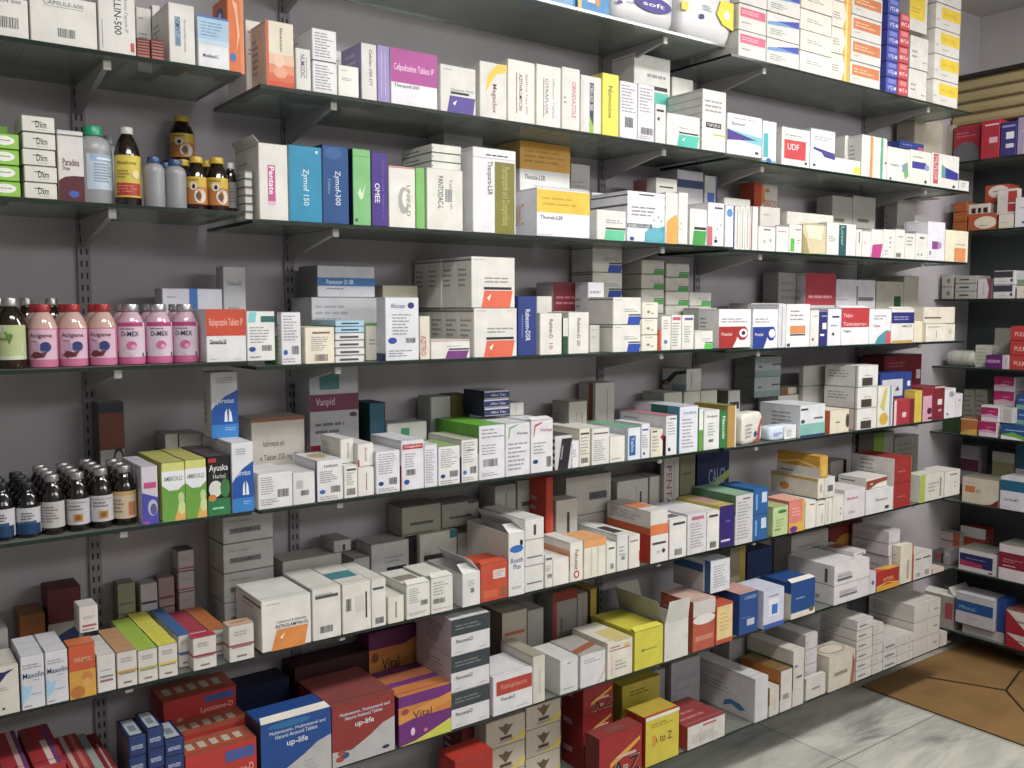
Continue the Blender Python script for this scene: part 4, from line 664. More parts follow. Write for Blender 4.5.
('c','upright_medicine_carton','carton',2.3503,.064,.182,.0364,.12,.1381,0,'e0ded9',97,1,2,None,1,1,['slim white carton with brown line, third shelf, right of slim grey edged white carton'],5,0),
('c','upright_medicine_carton','carton',2.078,.17,.188,.0914,.1,.2096,0,'c9c7c0',98,99,2,None,1,1,['grey white carton with pink side, third shelf, right of grey carton with dark caption'],5,0),
('c','upright_medicine_carton','carton',2.2257,.2,.188,.1204,.08,.25,0,'b4b4b8',100,1,2,None,1,1,['grey carton with navy top band, third shelf, right of grey white carton with pink side'],5,0),
('c','upright_medicine_carton','carton',2.3233,.2,.182,.0602,.08,.2482,0,'b4b4b8',101,1,2,None,1,1,['grey carton with blue square, third shelf, right of grey carton with navy top band'],5,0),
('c','upright_medicine_carton','carton',2.4307,.17,.182,.1306,.06,.1813,0,'c9c8c2',102,1,2,None,1,1,['grey white carton behind slim cartons, third shelf, right of grey carton with blue square'],5,0),
('c','medicine_carton','carton',2.4143,.034,.182,.0846,.06,.0783,0,'e0ded9',103,1,2,None,1,1,['small white carton with tiny icons, third shelf, right of slim white carton with brown line'],5,0),
('c','upright_medicine_carton','carton',2.5764,.15,.182,.1062,.06,.1607,0,'cfcdc6',19,1,2,None,1,1,['white carton under tilted orange carton, third shelf, right of grey white carton behind slim cartons'],5,0),
('c','medicine_carton','carton',2.6501,.23,.3427,.1472,.06,.0923,.1,'cfcac2',104,105,2,None,1,1,['tilted red orange carton with red lettering, third shelf, right of grey carton with blue square'],5,0),
('c','medicine_carton','carton',2.4937,.034,.182,.0642,.06,.083,0,'e0ded9',106,1,2,None,1,1,['small white carton with pink lettering, third shelf, right of small white carton with tiny icons'],5,0),
('c','upright_medicine_carton','carton',2.5612,.034,.182,.066,.06,.0929,0,'e0ded9',107,1,2,None,1,1,['white carton with green bar, third shelf, right of small white carton with pink lettering'],5,0),
('c','medicine_carton','carton',2.7727,.16,.182,.2627,.12,.1498,0,'d6d4cc',108,1,2,None,1,1,['flat white carton lying behind, third shelf, right of white carton under tilted orange carton'],5,0),
('c','medicine_carton','carton',2.6626,.039,.182,.1262,.07,.0967,0,'cfc49c',109,1,2,'flap',1,1,['cream carton with open front flap, third shelf, right of white carton with green bar'],5,0),
('c','medicine_carton','carton',2.8153,.044,.182,.1686,.08,.1105,0,'e0ded9',110,1,2,None,1,1,['white carton with dark teal bar, third shelf, right of cream carton with open front flap'],5,0),
('c','upright_medicine_carton','carton',2.9196,.039,.182,.0332,.07,.0957,0,'e0ded9',111,1,2,None,1,1,['slim white carton, third shelf, right of white carton with dark teal bar'],5,0),
('c','upright_medicine_carton','carton',2.9655,.039,.182,.0522,.07,.0906,0,'e0ded9',112,1,2,None,1,1,['small white carton with pink mark, third shelf, right of slim white carton'],5,0),
('c','upright_medicine_carton','carton',3.0306,.039,.182,.0723,.07,.1003,0,'e0ded9',113,1,2,None,1,1,['white carton with magenta foot, third shelf, right of small white carton with pink mark'],5,0),
('c','upright_medicine_carton','carton',3.107,.039,.182,.0743,.07,.1041,0,'e0ded9',114,1,2,None,1,1,['white carton with grey corner print, third shelf, right of white carton with magenta foot'],5,0),
('c','upright_medicine_carton','carton',3.1788,.039,.182,.063,.07,.108,0,'e0ded9',115,1,2,None,1,1,['small white carton with edge barcode, third shelf, right of white carton with grey corner print'],5,0),
('c','upright_medicine_carton','carton',3.2479,.039,.182,.0679,.07,.0968,0,'e0ded9',116,1,2,None,1,1,['low white carton with caption, third shelf, right of small white carton with edge barcode'],5,0),
('c','medicine_carton','carton',3.3253,.039,.182,.0802,.07,.1002,0,'e0ded9',117,1,2,None,1,1,['low white carton with icons, third shelf, right of low white carton with caption'],5,0),
('c','medicine_carton','carton',3.4286,.049,.182,.1227,.09,.1491,0,'e2e0ea',118,1,2,None,1,1,['white carton with violet emblem, third shelf, right of low white carton with icons'],5,0),
('c','medicine_carton','carton',3.5799,.044,.182,.1707,.08,.1236,0,'e9e2c8',119,120,2,None,1,1,['cream carton with orange patch, third shelf, right of white carton with violet emblem'],5,0),
('c','medicine_carton','carton',3.5124,.125,.182,.14,.05,.1605,0,'e0ded9',121,1,2,None,1,1,['low white carton with pink caption, third shelf, right of flat white carton lying behind'],5,0),
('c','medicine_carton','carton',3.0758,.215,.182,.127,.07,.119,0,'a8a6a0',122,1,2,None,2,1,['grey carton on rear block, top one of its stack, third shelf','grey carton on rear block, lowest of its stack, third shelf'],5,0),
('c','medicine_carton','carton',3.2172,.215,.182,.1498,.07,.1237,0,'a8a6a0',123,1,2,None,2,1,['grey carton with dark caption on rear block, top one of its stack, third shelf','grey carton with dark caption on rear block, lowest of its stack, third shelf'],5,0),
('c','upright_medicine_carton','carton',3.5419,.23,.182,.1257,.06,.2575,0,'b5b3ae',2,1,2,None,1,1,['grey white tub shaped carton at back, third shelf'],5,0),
('b','syrup_bottle','greenl',.2551,.1282,-.112,.0282,.1324,1,['leftmost dark syrup bottle with green label, fourth shelf'],9),
('b','syrup_bottle','greenl',.2693,.0575,-.112,.0275,.1319,1,['dark syrup bottle with green and white label, fourth shelf'],9),
('b','antacid_bottle','acig',.3233,.0564,-.112,.0264,.1208,2,['first pink antacid bottle with red cap, frontmost, fourth shelf','first pink antacid bottle with red cap, rearmost, fourth shelf'],10),
('b','antacid_bottle','acig',.3762,.0564,-.112,.0264,.121,2,['second pink antacid bottle with red cap, frontmost, fourth shelf','second pink antacid bottle with red cap, rearmost, fourth shelf'],10),
('b','antacid_bottle','acig',.4307,.0565,-.112,.0265,.1211,2,['third pink antacid bottle with red cap, frontmost, fourth shelf','third pink antacid bottle with red cap, rearmost, fourth shelf'],10),
('b','antacid_bottle','dmex',.4842,.057,-.112,.027,.1213,2,['first pink antacid bottle with silver cap, frontmost, fourth shelf','first pink antacid bottle with silver cap, rearmost, fourth shelf'],10),
('b','antacid_bottle','dmex',.5382,.057,-.112,.027,.1214,2,['second pink antacid bottle with silver cap, frontmost, fourth shelf','second pink antacid bottle with silver cap, rearmost, fourth shelf'],10),
('b','antacid_bottle','dmex',.5922,.057,-.112,.027,.1216,2,['third pink antacid bottle with silver cap, frontmost, fourth shelf','third pink antacid bottle with silver cap, rearmost, fourth shelf'],10),
('b','syrup_bottle','greenl',.3252,.243,-.112,.023,.134,1,['rear bottle with silver cap, fourth shelf'],9),
('b','syrup_bottle','greenl',.3731,.2432,-.112,.0232,.1342,1,['second rear bottle with silver cap, fourth shelf, right of rear bottle with silver cap'],9),
('c','medicine_carton','carton',.661,.069,-.112,.0842,.13,.1112,0,'dedee2',124,1,2,None,1,1,['white carton with orange red upper half, fourth shelf'],11,0),
('c','medicine_carton','carton',.6456,.2,-.112,.1321,.06,.1567,0,'c4c4d0',125,1,2,None,1,1,['lilac white carton with blue vertical band, fourth shelf'],11,0),
('c','upright_medicine_carton','carton',.7478,.215,-.123,.0527,.05,.2198,0,'bcbcc0',126,1,2,None,1,1,['tall grey white carton behind, fourth shelf, right of lilac white carton with blue vertical band'],11,0),
('c','upright_medicine_carton','carton',.7362,.059,-.112,.062,.11,.107,0,'e0e2e0',127,1,2,None,1,1,['white carton with teal logo and barcode, fourth shelf'],11,0),
('c','upright_medicine_carton','carton',.785,.065,-.123,.0115,.07,.0632,0,'4e8c3c',2,1,2,None,1,1,['slim green carton, fourth shelf, right of white carton with teal logo and barcode'],11,0),
('c','upright_medicine_carton','carton',.8042,.0166,-.123,.045,.0252,.1157,0,'dfdfe4',128,1,2,None,1,1,['white carton with blue oval seal, fourth shelf, right of slim green carton'],11,0),
('c','medicine_carton','carton',.8712,.064,-.123,.0708,.12,.0826,0,'e6dfca',129,2,2,None,1,1,['cream carton with bottom barcode, fourth shelf, right of white carton with blue oval seal'],11,0),
('c','flat_medicine_carton','carton',.9459,.069,-.0547,.0725,.13,.0146,0,'a8d0e4',130,1,2,None,2,1,['flat pale blue carton, top one of its stack, fourth shelf','flat pale blue carton, lowest of its stack, fourth shelf'],11,0),
('c','flat_medicine_carton','carton',.9452,.069,-.123,.0726,.13,.0171,0,'dcdcdc',131,1,2,None,4,1,['flat white carton with edge print, top one of its stack, fourth shelf','flat white carton with edge print, second down in its stack, fourth shelf','flat white carton with edge print, third down in its stack, fourth shelf','flat white carton with edge print, lowest of its stack, fourth shelf'],11,0),
('c','upright_medicine_carton','carton',1.0292,.09,-.123,.0397,.08,.0892,0,'d8d6c8',132,1,2,None,1,1,['cream carton with green top edge, fourth shelf, right of flat pale blue carton'],11,0),
('c','medicine_carton','carton',1.0087,.2,-.123,.1896,.12,.1504,0,'babac0',133,1,2,None,1,1,['long grey carton under blue banded carton, fourth shelf, right of tall grey white carton behind'],11,0),
('c','flat_medicine_carton','carton',1.0163,.215,.0274,.1542,.11,.0766,0,'c6c9d2',134,135,2,None,1,1,['white carton with blue name band, fourth shelf, right of tall grey white carton behind'],11,0),
('c','upright_medicine_carton','carton',1.0816,.0266,-.123,.0903,.0452,.1499,0,'dcdee6',136,137,2,None,1,1,['tall white carton with navy badge, fourth shelf, right of cream carton with green top edge'],11,0),
('c','upright_medicine_carton','carton',1.1881,.235,-.123,.1037,.07,.1832,0,'e6dfca',2,1,2,None,1,1,['cream flat carton at back, fourth shelf, right of white carton with blue name band'],11,0),
('c','upright_medicine_carton','carton',1.1433,.044,-.123,.0279,.08,.1054,0,'dcd6c6',138,1,2,None,1,1,['cream carton with red vertical lettering, fourth shelf, right of tall white carton with navy badge'],11,0),
('c','flat_medicine_carton','carton',1.2164,.054,-.123,.1132,.1,.0475,0,'e0ded9',139,1,2,None,1,1,['low white carton with purple patch, fourth shelf, right of cream carton with red vertical lettering'],11,0),
('c','medicine_carton','carton',1.3519,.039,-.123,.1336,.07,.1245,0,'e0ded9',140,141,2,None,1,4,['white carton with coral patch, frontmost, fourth shelf, right of low white carton with purple patch','white carton with coral patch, second row back, fourth shelf','white carton with coral patch, third row back, fourth shelf','white carton with coral patch, rearmost, fourth shelf, right of low white carton with purple patch'],12,0),
('c','medicine_carton','carton',1.3452,.039,.0015,.1341,.07,.128,0,'e0ded9',142,141,2,None,1,4,['upper white carton with coral patch, frontmost, fourth shelf','upper white carton with coral patch, second row back, fourth shelf','upper white carton with coral patch, third row back, fourth shelf','upper white carton with coral patch, rearmost, fourth shelf'],12,0),
('c','upright_medicine_carton','carton',1.4522,.069,-.123,.0604,.13,.1553,0,'2c3f86',143,1,2,None,1,1,['navy carton with white vertical lettering, fourth shelf, right of white carton with coral patch'],11,0),
('c','upright_medicine_carton','carton',1.5315,.049,-.123,.0748,.09,.1115,0,'e0ded9',144,1,2,None,1,1,['white carton with black and red vertical name, fourth shelf'],11,0),
('c','upright_medicine_carton','carton',1.6091,.17,-.123,.0537,.08,.158,0,'dad8d0',145,1,2,None,1,1,['white carton behind navy carton, fourth shelf, right of white carton with blue name band'],11,0),
('c','upright_medicine_carton','carton',1.5811,.044,-.123,.0174,.08,.098,0,'2a5434',146,1,2,None,1,1,['slim dark green carton, fourth shelf, right of white carton with black and red vertical name'],11,0),
('c','upright_medicine_carton','carton',1.628,.049,-.123,.073,.09,.1139,0,'e0ded9',147,1,2,None,1,1,['white carton with thin vertical name, fourth shelf, right of slim dark green carton'],11,0),
('c','upright_medicine_carton','carton',1.7366,.21,-.123,.1295,.08,.1992,0,'bcb8bc',148,1,2,None,1,1,['grey carton with maroon upper half, fourth shelf, right of white carton behind navy carton'],11,0),
('c','upright_medicine_carton','carton',1.7838,.1396,-.123,.0618,.0592,.1992,0,'d0d0d8',149,1,2,None,1,1,['white carton with blue grey print, fourth shelf, right of white carton behind navy carton'],11,0),
('c','upright_medicine_carton','carton',1.7184,.07,-.123,.0373,.06,.0774,0,'d2d0ca',19,1,2,None,1,1,['small white carton between cartons, fourth shelf, right of white carton with thin vertical name'],11,0),
('c','medicine_carton','carton',1.807,.0566,-.123,.1082,.1052,.0776,0,'e0ded9',150,151,2,None,2,1,['white carton with blue patch, top one of its stack, fourth shelf','white carton with blue patch, lowest of its stack, fourth shelf'],11,0),
('c','medicine_carton','carton',1.9003,.24,-.123,.1206,.1,.0774,0,'d8d6ce',150,151,2,None,4,1,['white carton with blue patch on rear stack, top one of its stack, fourth shelf','white carton with blue patch on rear stack, second down in its stack, fourth shelf','white carton with blue patch on rear stack, third down in its stack, fourth shelf','white carton with blue patch on rear stack, lowest of its stack, fourth shelf'],11,0),
('c','medicine_carton','carton',1.8974,.069,-.123,.0644,.13,.0473,0,'e2dfd2',152,1,2,None,3,1,['cream carton with flower icons, top one of its stack, fourth shelf','cream carton with flower icons, second down in its stack, fourth shelf','cream carton with flower icons, lowest of its stack, fourth shelf'],11,0),
('c','upright_medicine_carton','carton',1.9376,.054,-.123,.0103,.1,.061,0,'c8542c',2,1,2,None,1,1,['slim orange carton, fourth shelf, right of cream carton with flower icons'],11,0),
('c','upright_medicine_carton','carton',1.9641,.064,-.123,.0394,.12,.1015,0,'e0ded9',153,1,2,None,1,1,['white carton with small blue seal, fourth shelf, right of slim orange carton'],11,0),
('c','upright_medicine_carton','carton',2.007,.064,-.123,.0423,.12,.1043,0,'e0ded9',154,1,2,None,1,1,['white carton with pink top band, fourth shelf, right of white carton with small blue seal'],11,0),
('c','upright_medicine_carton','carton',2.0562,.064,-.123,.0518,.12,.1041,0,'e0ded9',155,1,2,None,1,1,['white carton with violet caption, fourth shelf, right of white carton with pink top band'],11,0),
('c','flat_medicine_carton','carton',2.0739,.225,-.123,.0988,.11,.046,0,'bab8b0',156,1,2,None,6,1,['grey white carton with green patch, top one of its stack, fourth shelf','grey white carton with green patch, second down in its stack, fourth shelf','grey white carton with green patch, third down in its stack, fourth shelf','grey white carton with green patch, fourth down in its stack, fourth shelf','grey white carton with green patch, fifth down in its stack, fourth shelf','grey white carton with green patch, lowest of its stack, fourth shelf'],11,0),
('c','flat_medicine_carton','carton',2.1852,.22,-.123,.1056,.1,.0445,0,'bab8b0',156,1,2,None,6,1,['grey white carton with green patch in second stack, top one of its stack, fourth shelf','grey white carton with green patch in second stack, second down in its stack, fourth shelf','grey white carton with green patch in second stack, third down in its stack, fourth shelf','grey white carton with green patch in second stack, fourth down in its stack, fourth shelf','grey white carton with green patch in second stack, fifth down in its stack, fourth shelf','grey white carton with green patch in second stack, lowest of its stack, fourth shelf'],11,0),
('c','flat_medicine_carton','carton',2.293,.22,-.129,.1032,.1,.0457,0,'c8c6be',157,1,2,None,4,1,['white carton with green patch in short stack, top one of its stack, fourth shelf','white carton with green patch in short stack, second down in its stack, fourth shelf','white carton with green patch in short stack, third down in its stack, fourth shelf','white carton with green patch in short stack, lowest of its stack, fourth shelf'],11,0),
('c','medicine_carton','carton',2.1271,.039,-.123,.0802,.07,.0559,0,'e0ded9',158,1,2,None,1,1,['low white carton with bright green patch, fourth shelf, right of white carton with violet caption'],11,0),
('c','upright_medicine_carton','carton',2.2409,.125,-.123,.0843,.07,.1249,0,'b8bab8',159,1,2,None,1,1,['grey carton with pale print, fourth shelf, right of white carton with blue grey print'],11,0),
('c','medicine_carton','carton',2.2692,.0466,-.123,.1511,.0852,.1218,0,'e6e6e8',160,1,2,None,1,1,['white carton with red ring emblem, fourth shelf'],11,0),
('c','medicine_carton','carton',2.4173,.069,-.129,.1254,.13,.1278,0,'e4e5ee',161,1,2,None,1,1,['white carton with blue ring emblem, fourth shelf, right of white carton with red ring emblem'],11,0),
('c','upright_medicine_carton','carton',2.5016,.069,-.129,.0389,.13,.1439,0,'d6d4da',162,1,2,None,1,1,['slim white carton with grey lines, fourth shelf, right of white carton with blue ring emblem'],11,0),
('c','medicine_carton','carton',2.6263,.21,-.129,.1797,.1,.1481,0,'c4c2c0',2,1,2,None,1,1,['grey topped carton behind blue ring carton, fourth shelf'],11,0),
('c','medicine_carton','carton',2.5867,.074,-.129,.1259,.14,.1441,0,'e9e7e8',163,1,2,None,1,1,['white carton with orange label, fourth shelf, right of slim white carton with grey lines'],11,0),
('c','upright_medicine_carton','carton',2.6764,.069,-.129,.0472,.13,.1243,0,'e0ded9',164,1,2,None,1,1,['white carton with two black dots, fourth shelf, right of white carton with orange label'],11,0),
('c','upright_medicine_carton','carton',2.7255,.069,-.129,.0452,.13,.1175,0,'35357a',165,1,2,None,1,1,['narrow navy carton with white labels, fourth shelf, right of white carton with two black dots'],11,0),
('c','upright_medicine_carton','carton',2.7883,.069,-.129,.0752,.13,.1277,0,'e4e2ea',166,1,2,None,1,1,['white carton with purple caption, fourth shelf, right of narrow navy carton with white labels'],11,0),
('c','medicine_carton','carton',2.912,.074,-.129,.1665,.14,.1311,0,'e6e6ea',167,1,2,'flap',1,1,['white carton with crimson upper half, fourth shelf, right of white carton with purple caption'],11,0),
('c','medicine_carton','carton',3.0672,.074,-.129,.1376,.14,.1276,0,'e6e6ea',168,1,2,None,1,1,['white carton with teal and red quarter circle, fourth shelf'],11,0),
('c','medicine_carton','carton',3.2151,.074,-.129,.1516,.14,.1276,0,'e0ded9',169,1,2,'flap',1,1,['white carton with navy top band, fourth shelf'],11,0),
('c','medicine_carton','carton',3.3291,.054,-.129,.0666,.1,.0823,0,'e4dcc4',170,1,2,None,1,1,['cream carton with pale stripes, fourth shelf, right of white carton with navy top band'],11,0),
('c','flat_medicine_carton','carton',3.45,.054,-.129,.1459,.1,.0702,0,'e6e0d2',171,1,2,None,1,1,['cream white carton in short stack, fourth shelf, right of cream carton with pale stripes'],11,0),
('c','flat_medicine_carton','carton',3.4867,.062,-.0588,.2286,.1,.065,0,'ddd6c6',172,1,2,None,1,1,['cream carton laid across short stack, fourth shelf, right of cream carton with pale stripes'],11,0),
('c','medicine_carton','carton',3.5589,.054,-.129,.0643,.1,.0687,0,'e4ddcf',173,1,2,None,1,1,['slim cream carton at shelf end, fourth shelf, right of cream white carton in short stack'],11,0),
('c','upright_medicine_carton','carton',2.9254,.1796,-.129,.1817,.0392,.2569,0,'c6c2c6',174,1,2,None,1,1,['tall carton with crimson top at back, fourth shelf, right of grey carton of rear block'],11,0),
('c','medicine_carton','carton',3.1505,.205,-.129,.2551,.09,.239,0,'c0bec4',175,1,2,None,1,1,['long grey white carton at back, fourth shelf'],11,0),
('c','upright_medicine_carton','carton',2.8081,.235,-.129,.1511,.07,.2594,0,'8e8c8a',176,1,2,None,1,1,['grey carton of rear block, fourth shelf, right of grey topped carton behind blue ring carton'],11,0),
('c','medicine_carton','carton',3.413,.215,-.129,.1924,.07,.2372,0,'b2aea2',177,1,2,None,1,1,['beige carton with dark green square, fourth shelf, right of long grey white carton at back'],11,0),
('c','upright_medicine_carton','carton',3.5664,.215,-.129,.1085,.07,.2608,0,'b2aea2',178,1,2,None,1,1,['tall beige grey carton at back, fourth shelf, right of beige carton with dark green square'],11,0),
('b','syrup_bottle','blackc',.2391,.0415,-.433,.0215,.108,4,['leftmost dark syrup bottle with black cap, frontmost, fifth shelf','leftmost dark syrup bottle with black cap, second row back, fifth shelf','leftmost dark syrup bottle with black cap, third row back, fifth shelf','leftmost dark syrup bottle with black cap, rearmost, fifth shelf'],13),
('b','syrup_bottle','blackc',.2824,.0418,-.433,.0218,.1034,4,['dark syrup bottle with black cap, frontmost, fifth shelf','dark syrup bottle with black cap, second row back, fifth shelf','dark syrup bottle with black cap, third row back, fifth shelf','dark syrup bottle with black cap, rearmost, fifth shelf'],13),
('b','syrup_bottle','silva',.3254,.0414,-.433,.0214,.1145,4,['first brown syrup bottle with silver cap, frontmost, fifth shelf','first brown syrup bottle with silver cap, second row back, fifth shelf','first brown syrup bottle with silver cap, third row back, fifth shelf','first brown syrup bottle with silver cap, rearmost, fifth shelf'],13),
('b','syrup_bottle','silvb',.37,.0417,-.433,.0217,.1139,4,['second brown syrup bottle with silver cap, frontmost, fifth shelf','second brown syrup bottle with silver cap, second row back, fifth shelf','second brown syrup bottle with silver cap, third row back, fifth shelf','second brown syrup bottle with silver cap, rearmost, fifth shelf'],13),
('b','syrup_bottle','silvb',.4135,.042,-.433,.022,.1173,4,['third brown syrup bottle with silver cap, frontmost, fifth shelf','third brown syrup bottle with silver cap, second row back, fifth shelf','third brown syrup bottle with silver cap, third row back, fifth shelf','third brown syrup bottle with silver cap, rearmost, fifth shelf'],13),
('b','syrup_bottle','silvc',.4574,.0423,-.433,.0223,.1187,3,['fourth brown syrup bottle with silver cap, frontmost, fifth shelf','fourth brown syrup bottle with silver cap, second row back, fifth shelf','fourth brown syrup bottle with silver cap, rearmost, fifth shelf'],13),
('c','upright_medicine_carton','carton',.4781,.25,-.433,.0514,.06,.2297,0,'a9a7a4',179,180,2,None,1,1,['brown topped carton with dark ring, fifth shelf'],14,0),
('c','syrup_carton','carton',.4965,.027,-.433,.0319,.05,.1186,0,'cfc8d4',181,1,2,None,1,3,['white and purple carton with ring picture, frontmost, fifth shelf','white and purple carton with ring picture, second row back, fifth shelf','white and purple carton with ring picture, rearmost, fifth shelf'],15,0),
('c','syrup_carton','carton',.5433,.0245,-.433,.0459,.045,.1218,0,'cfd070',182,1,183,None,1,4,['lime and white carton with throat figure, frontmost, fifth shelf','lime and white carton with throat figure, second row back, fifth shelf','lime and white carton with throat figure, third row back, fifth shelf','lime and white carton with throat figure, rearmost, fifth shelf'],15,0),
('c','syrup_carton','carton',.5888,.0245,-.433,.0431,.045,.1233,0,'cfd070',182,1,183,None,1,4,['second lime carton with throat figure, frontmost, fifth shelf','second lime carton with throat figure, second row back, fifth shelf','second lime carton with throat figure, third row back, fifth shelf','second lime carton with throat figure, rearmost, fifth shelf'],15,0),
('c','syrup_carton','carton',.6363,.032,-.433,.0476,.06,.1252,0,'1c1e20',184,185,186,None,1,3,['black and green herbal carton, frontmost, fifth shelf, right of second lime carton with throat figure','black and green herbal carton, second row back, fifth shelf','black and green herbal carton, rearmost, fifth shelf, right of second lime carton with throat figure'],15,0),
('c','syrup_carton','carton',.6879,.032,-.433,.0472,.06,.1503,0,'dcdfe4',187,1,2,None,1,4,['blue and white carton with lungs emblem, frontmost, fifth shelf','blue and white carton with lungs emblem, second row back, fifth shelf','blue and white carton with lungs emblem, third row back, fifth shelf','blue and white carton with lungs emblem, rearmost, fifth shelf'],15,0),
('c','syrup_carton','carton',.6831,.115,-.2827,.0598,.05,.1456,0,'c4c6c8',187,1,2,None,1,1,['blue lungs carton on top of another, fifth shelf'],15,0),
('c','upright_medicine_carton','carton',.6381,.23,-.433,.0509,.08,.1527,0,'b4b2ae',188,1,2,None,1,1,['white flat carton at back of shelf, fifth shelf'],14,0),
('c','upright_medicine_carton','carton',.5962,.23,-.433,.0284,.08,.1552,0,'b4b2ae',188,1,2,None,1,1,['narrow white carton at back of shelf, fifth shelf'],14,0),
('c','medicine_carton','carton',.76,.062,-.435,.0787,.12,.0799,0,'dcdce0',189,1,2,None,1,1,['white carton with small barcode, fifth shelf, right of blue and white carton with lungs emblem'],14,0),
('c','upright_medicine_carton','carton',.8265,.062,-.435,.0522,.12,.0736,0,'d8d8da',190,1,2,None,1,1,['white carton with code box and barcode, fifth shelf, right of white carton with small barcode'],14,0),
('c','upright_medicine_carton','carton',.8896,.067,-.435,.0639,.13,.0946,0,'dcdcde',191,192,193,None,1,1,['white carton with blue oval and barcode, fifth shelf'],14,0),
('c','upright_medicine_carton','carton',.9409,.057,-.435,.0342,.11,.0766,0,'e0ded9',194,1,2,None,1,1,['small white carton with wide barcode, fifth shelf'],14,0),
('c','upright_medicine_carton','carton',.9799,.062,-.435,.0414,.12,.0683,0,'e0ded9',195,1,2,None,1,1,['white carton with thin pink lettering, fifth shelf, right of small white carton with wide barcode'],14,0),
('c','upright_medicine_carton','carton',.9467,.085,-.3584,.0339,.11,.0585,0,'e0ded9',196,1,2,None,1,1,['raised white carton with pink lettering, fifth shelf'],14,0),
('c','medicine_carton','carton',.9849,.067,-.3667,.0409,.11,.0545,0,'e0ded9',197,1,2,None,1,1,['raised white carton with red corner, fifth shelf, right of raised white carton with pink lettering'],14,0),
('c','upright_medicine_carton','carton',.8337,.21,-.435,.1311,.1,.1804,0,'c2bcb4',198,1,2,None,1,1,['long white carton with orange lettering, fifth shelf'],14,0),
('c','upright_medicine_carton','carton',.9881,.225,-.435,.1319,.09,.2965,0,'a9a8ae',199,1,2,None,1,1,['tall white carton with maroon bands, fifth shelf, right of long white carton with orange lettering'],14,0),
('c','upright_medicine_carton','carton',1.1009,.215,-.435,.0438,.09,.1978,0,'22566a',200,201,2,None,1,1,['dark teal carton, fifth shelf, right of tall white carton with maroon bands'],14,0),
('c','upright_medicine_carton','carton',1.0381,.057,-.435,.0639,.11,.1013,0,'dcdce2',202,1,2,None,1,1,['white carton with navy oval, fifth shelf, right of raised white carton with red corner'],14,0),
('c','upright_medicine_carton','carton',1.1054,.0806,-.435,.0622,.1572,.1213,0,'dcdce2',203,204,2,None,1,1,['white carton with red name label, fifth shelf, right of white carton with navy oval'],14,0),
('c','upright_medicine_carton','carton',1.1563,.062,-.435,.0369,.12,.1061,0,'d8d8e2',205,1,2,None,1,1,['white carton full of fine print, fifth shelf, right of white carton with red name label'],14,0),
('c','upright_medicine_carton','carton',1.209,.062,-.435,.0628,.12,.0976,0,'dcdcde',202,1,206,None,1,1,['white carton with green top, fifth shelf, right of white carton full of fine print'],14,0),
('c','upright_medicine_carton','carton',1.2698,.082,-.435,.0497,.16,.1092,0,'dcdcd8',207,208,209,None,1,1,['white carton with navy side strip, fifth shelf, right of white carton with green top'],14,0),
('c','upright_medicine_carton','carton',1.3383,.1056,-.435,.0811,.2072,.1402,0,'dcdce4',210,211,212,None,1,1,['white carton with bright green top, fifth shelf, right of white carton with navy side strip'],14,0),
('c','upright_medicine_carton','carton',1.4203,.087,-.435,.0796,.17,.1391,0,'dadae0',213,1,2,None,1,1,['white carton with green arc logo, fifth shelf, right of white carton with bright green top'],14,0),
('c','upright_medicine_carton','carton',1.5006,.0606,-.435,.0744,.1172,.1409,0,'dadade',214,1,2,'flap',1,1,['white carton with red arc logo, fifth shelf, right of white carton with green arc logo'],14,0),
('c','upright_medicine_carton','carton',1.5745,.062,-.435,.0596,.12,.0945,0,'c8c8c6',215,216,217,None,1,1,['white carton with black diagonal stripes, fifth shelf, right of white carton with red arc logo'],14,0),
('c','upright_medicine_carton','carton',1.6169,.052,-.435,.025,.1,.0759,0,'dedee2',218,1,2,None,1,1,['slim white carton beside black stripes, fifth shelf, right of white carton with black diagonal stripes'],14,0),
('c','upright_medicine_carton','carton',1.6502,.077,-.435,.0381,.15,.1067,0,'dcd8c8',219,1,2,None,1,1,['white carton with dark caption and barcode, fifth shelf'],14,0),
('c','upright_medicine_carton','carton',1.7092,.072,-.435,.0653,.14,.1031,0,'dad8d4',220,1,2,None,1,1,['white carton with grey caption, fifth shelf, right of white carton with dark caption and barcode'],14,0),
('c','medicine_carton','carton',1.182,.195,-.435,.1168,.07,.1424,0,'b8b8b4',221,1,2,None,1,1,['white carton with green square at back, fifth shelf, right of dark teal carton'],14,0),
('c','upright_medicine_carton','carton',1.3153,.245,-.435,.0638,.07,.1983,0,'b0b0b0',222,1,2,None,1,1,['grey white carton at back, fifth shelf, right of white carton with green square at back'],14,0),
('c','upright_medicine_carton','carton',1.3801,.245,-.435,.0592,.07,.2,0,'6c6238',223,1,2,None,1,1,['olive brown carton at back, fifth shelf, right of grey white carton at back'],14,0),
('c','flat_medicine_carton','carton',1.4239,.15,-.2872,.0823,.1,.0231,0,'c8c8d0',224,225,2,None,3,1,['navy and white striped carton in small stack, top one of its stack, fifth shelf','navy and white striped carton in small stack, second down in its stack, fifth shelf','navy and white striped carton in small stack, lowest of its stack, fifth shelf'],14,0),
('c','medicine_carton','carton',1.5055,.16,-.2948,.0481,.08,.0373,0,'bcbcb6',226,1,2,None,1,1,['small grey white carton beside navy stack, fifth shelf'],14,0),
('c','upright_medicine_carton','carton',1.7776,.22,-.435,.0705,.08,.1597,0,'b8b6ae',227,1,2,None,1,1,['grey white carton behind striped carton, fifth shelf, right of olive brown carton at back'],14,0),
('c','upright_medicine_carton','carton',1.9035,.24,-.435,.0792,.08,.209,0,'bcbab6',228,229,2,None,1,1,['tall grey white carton with brown side stripe, fifth shelf'],14,0),
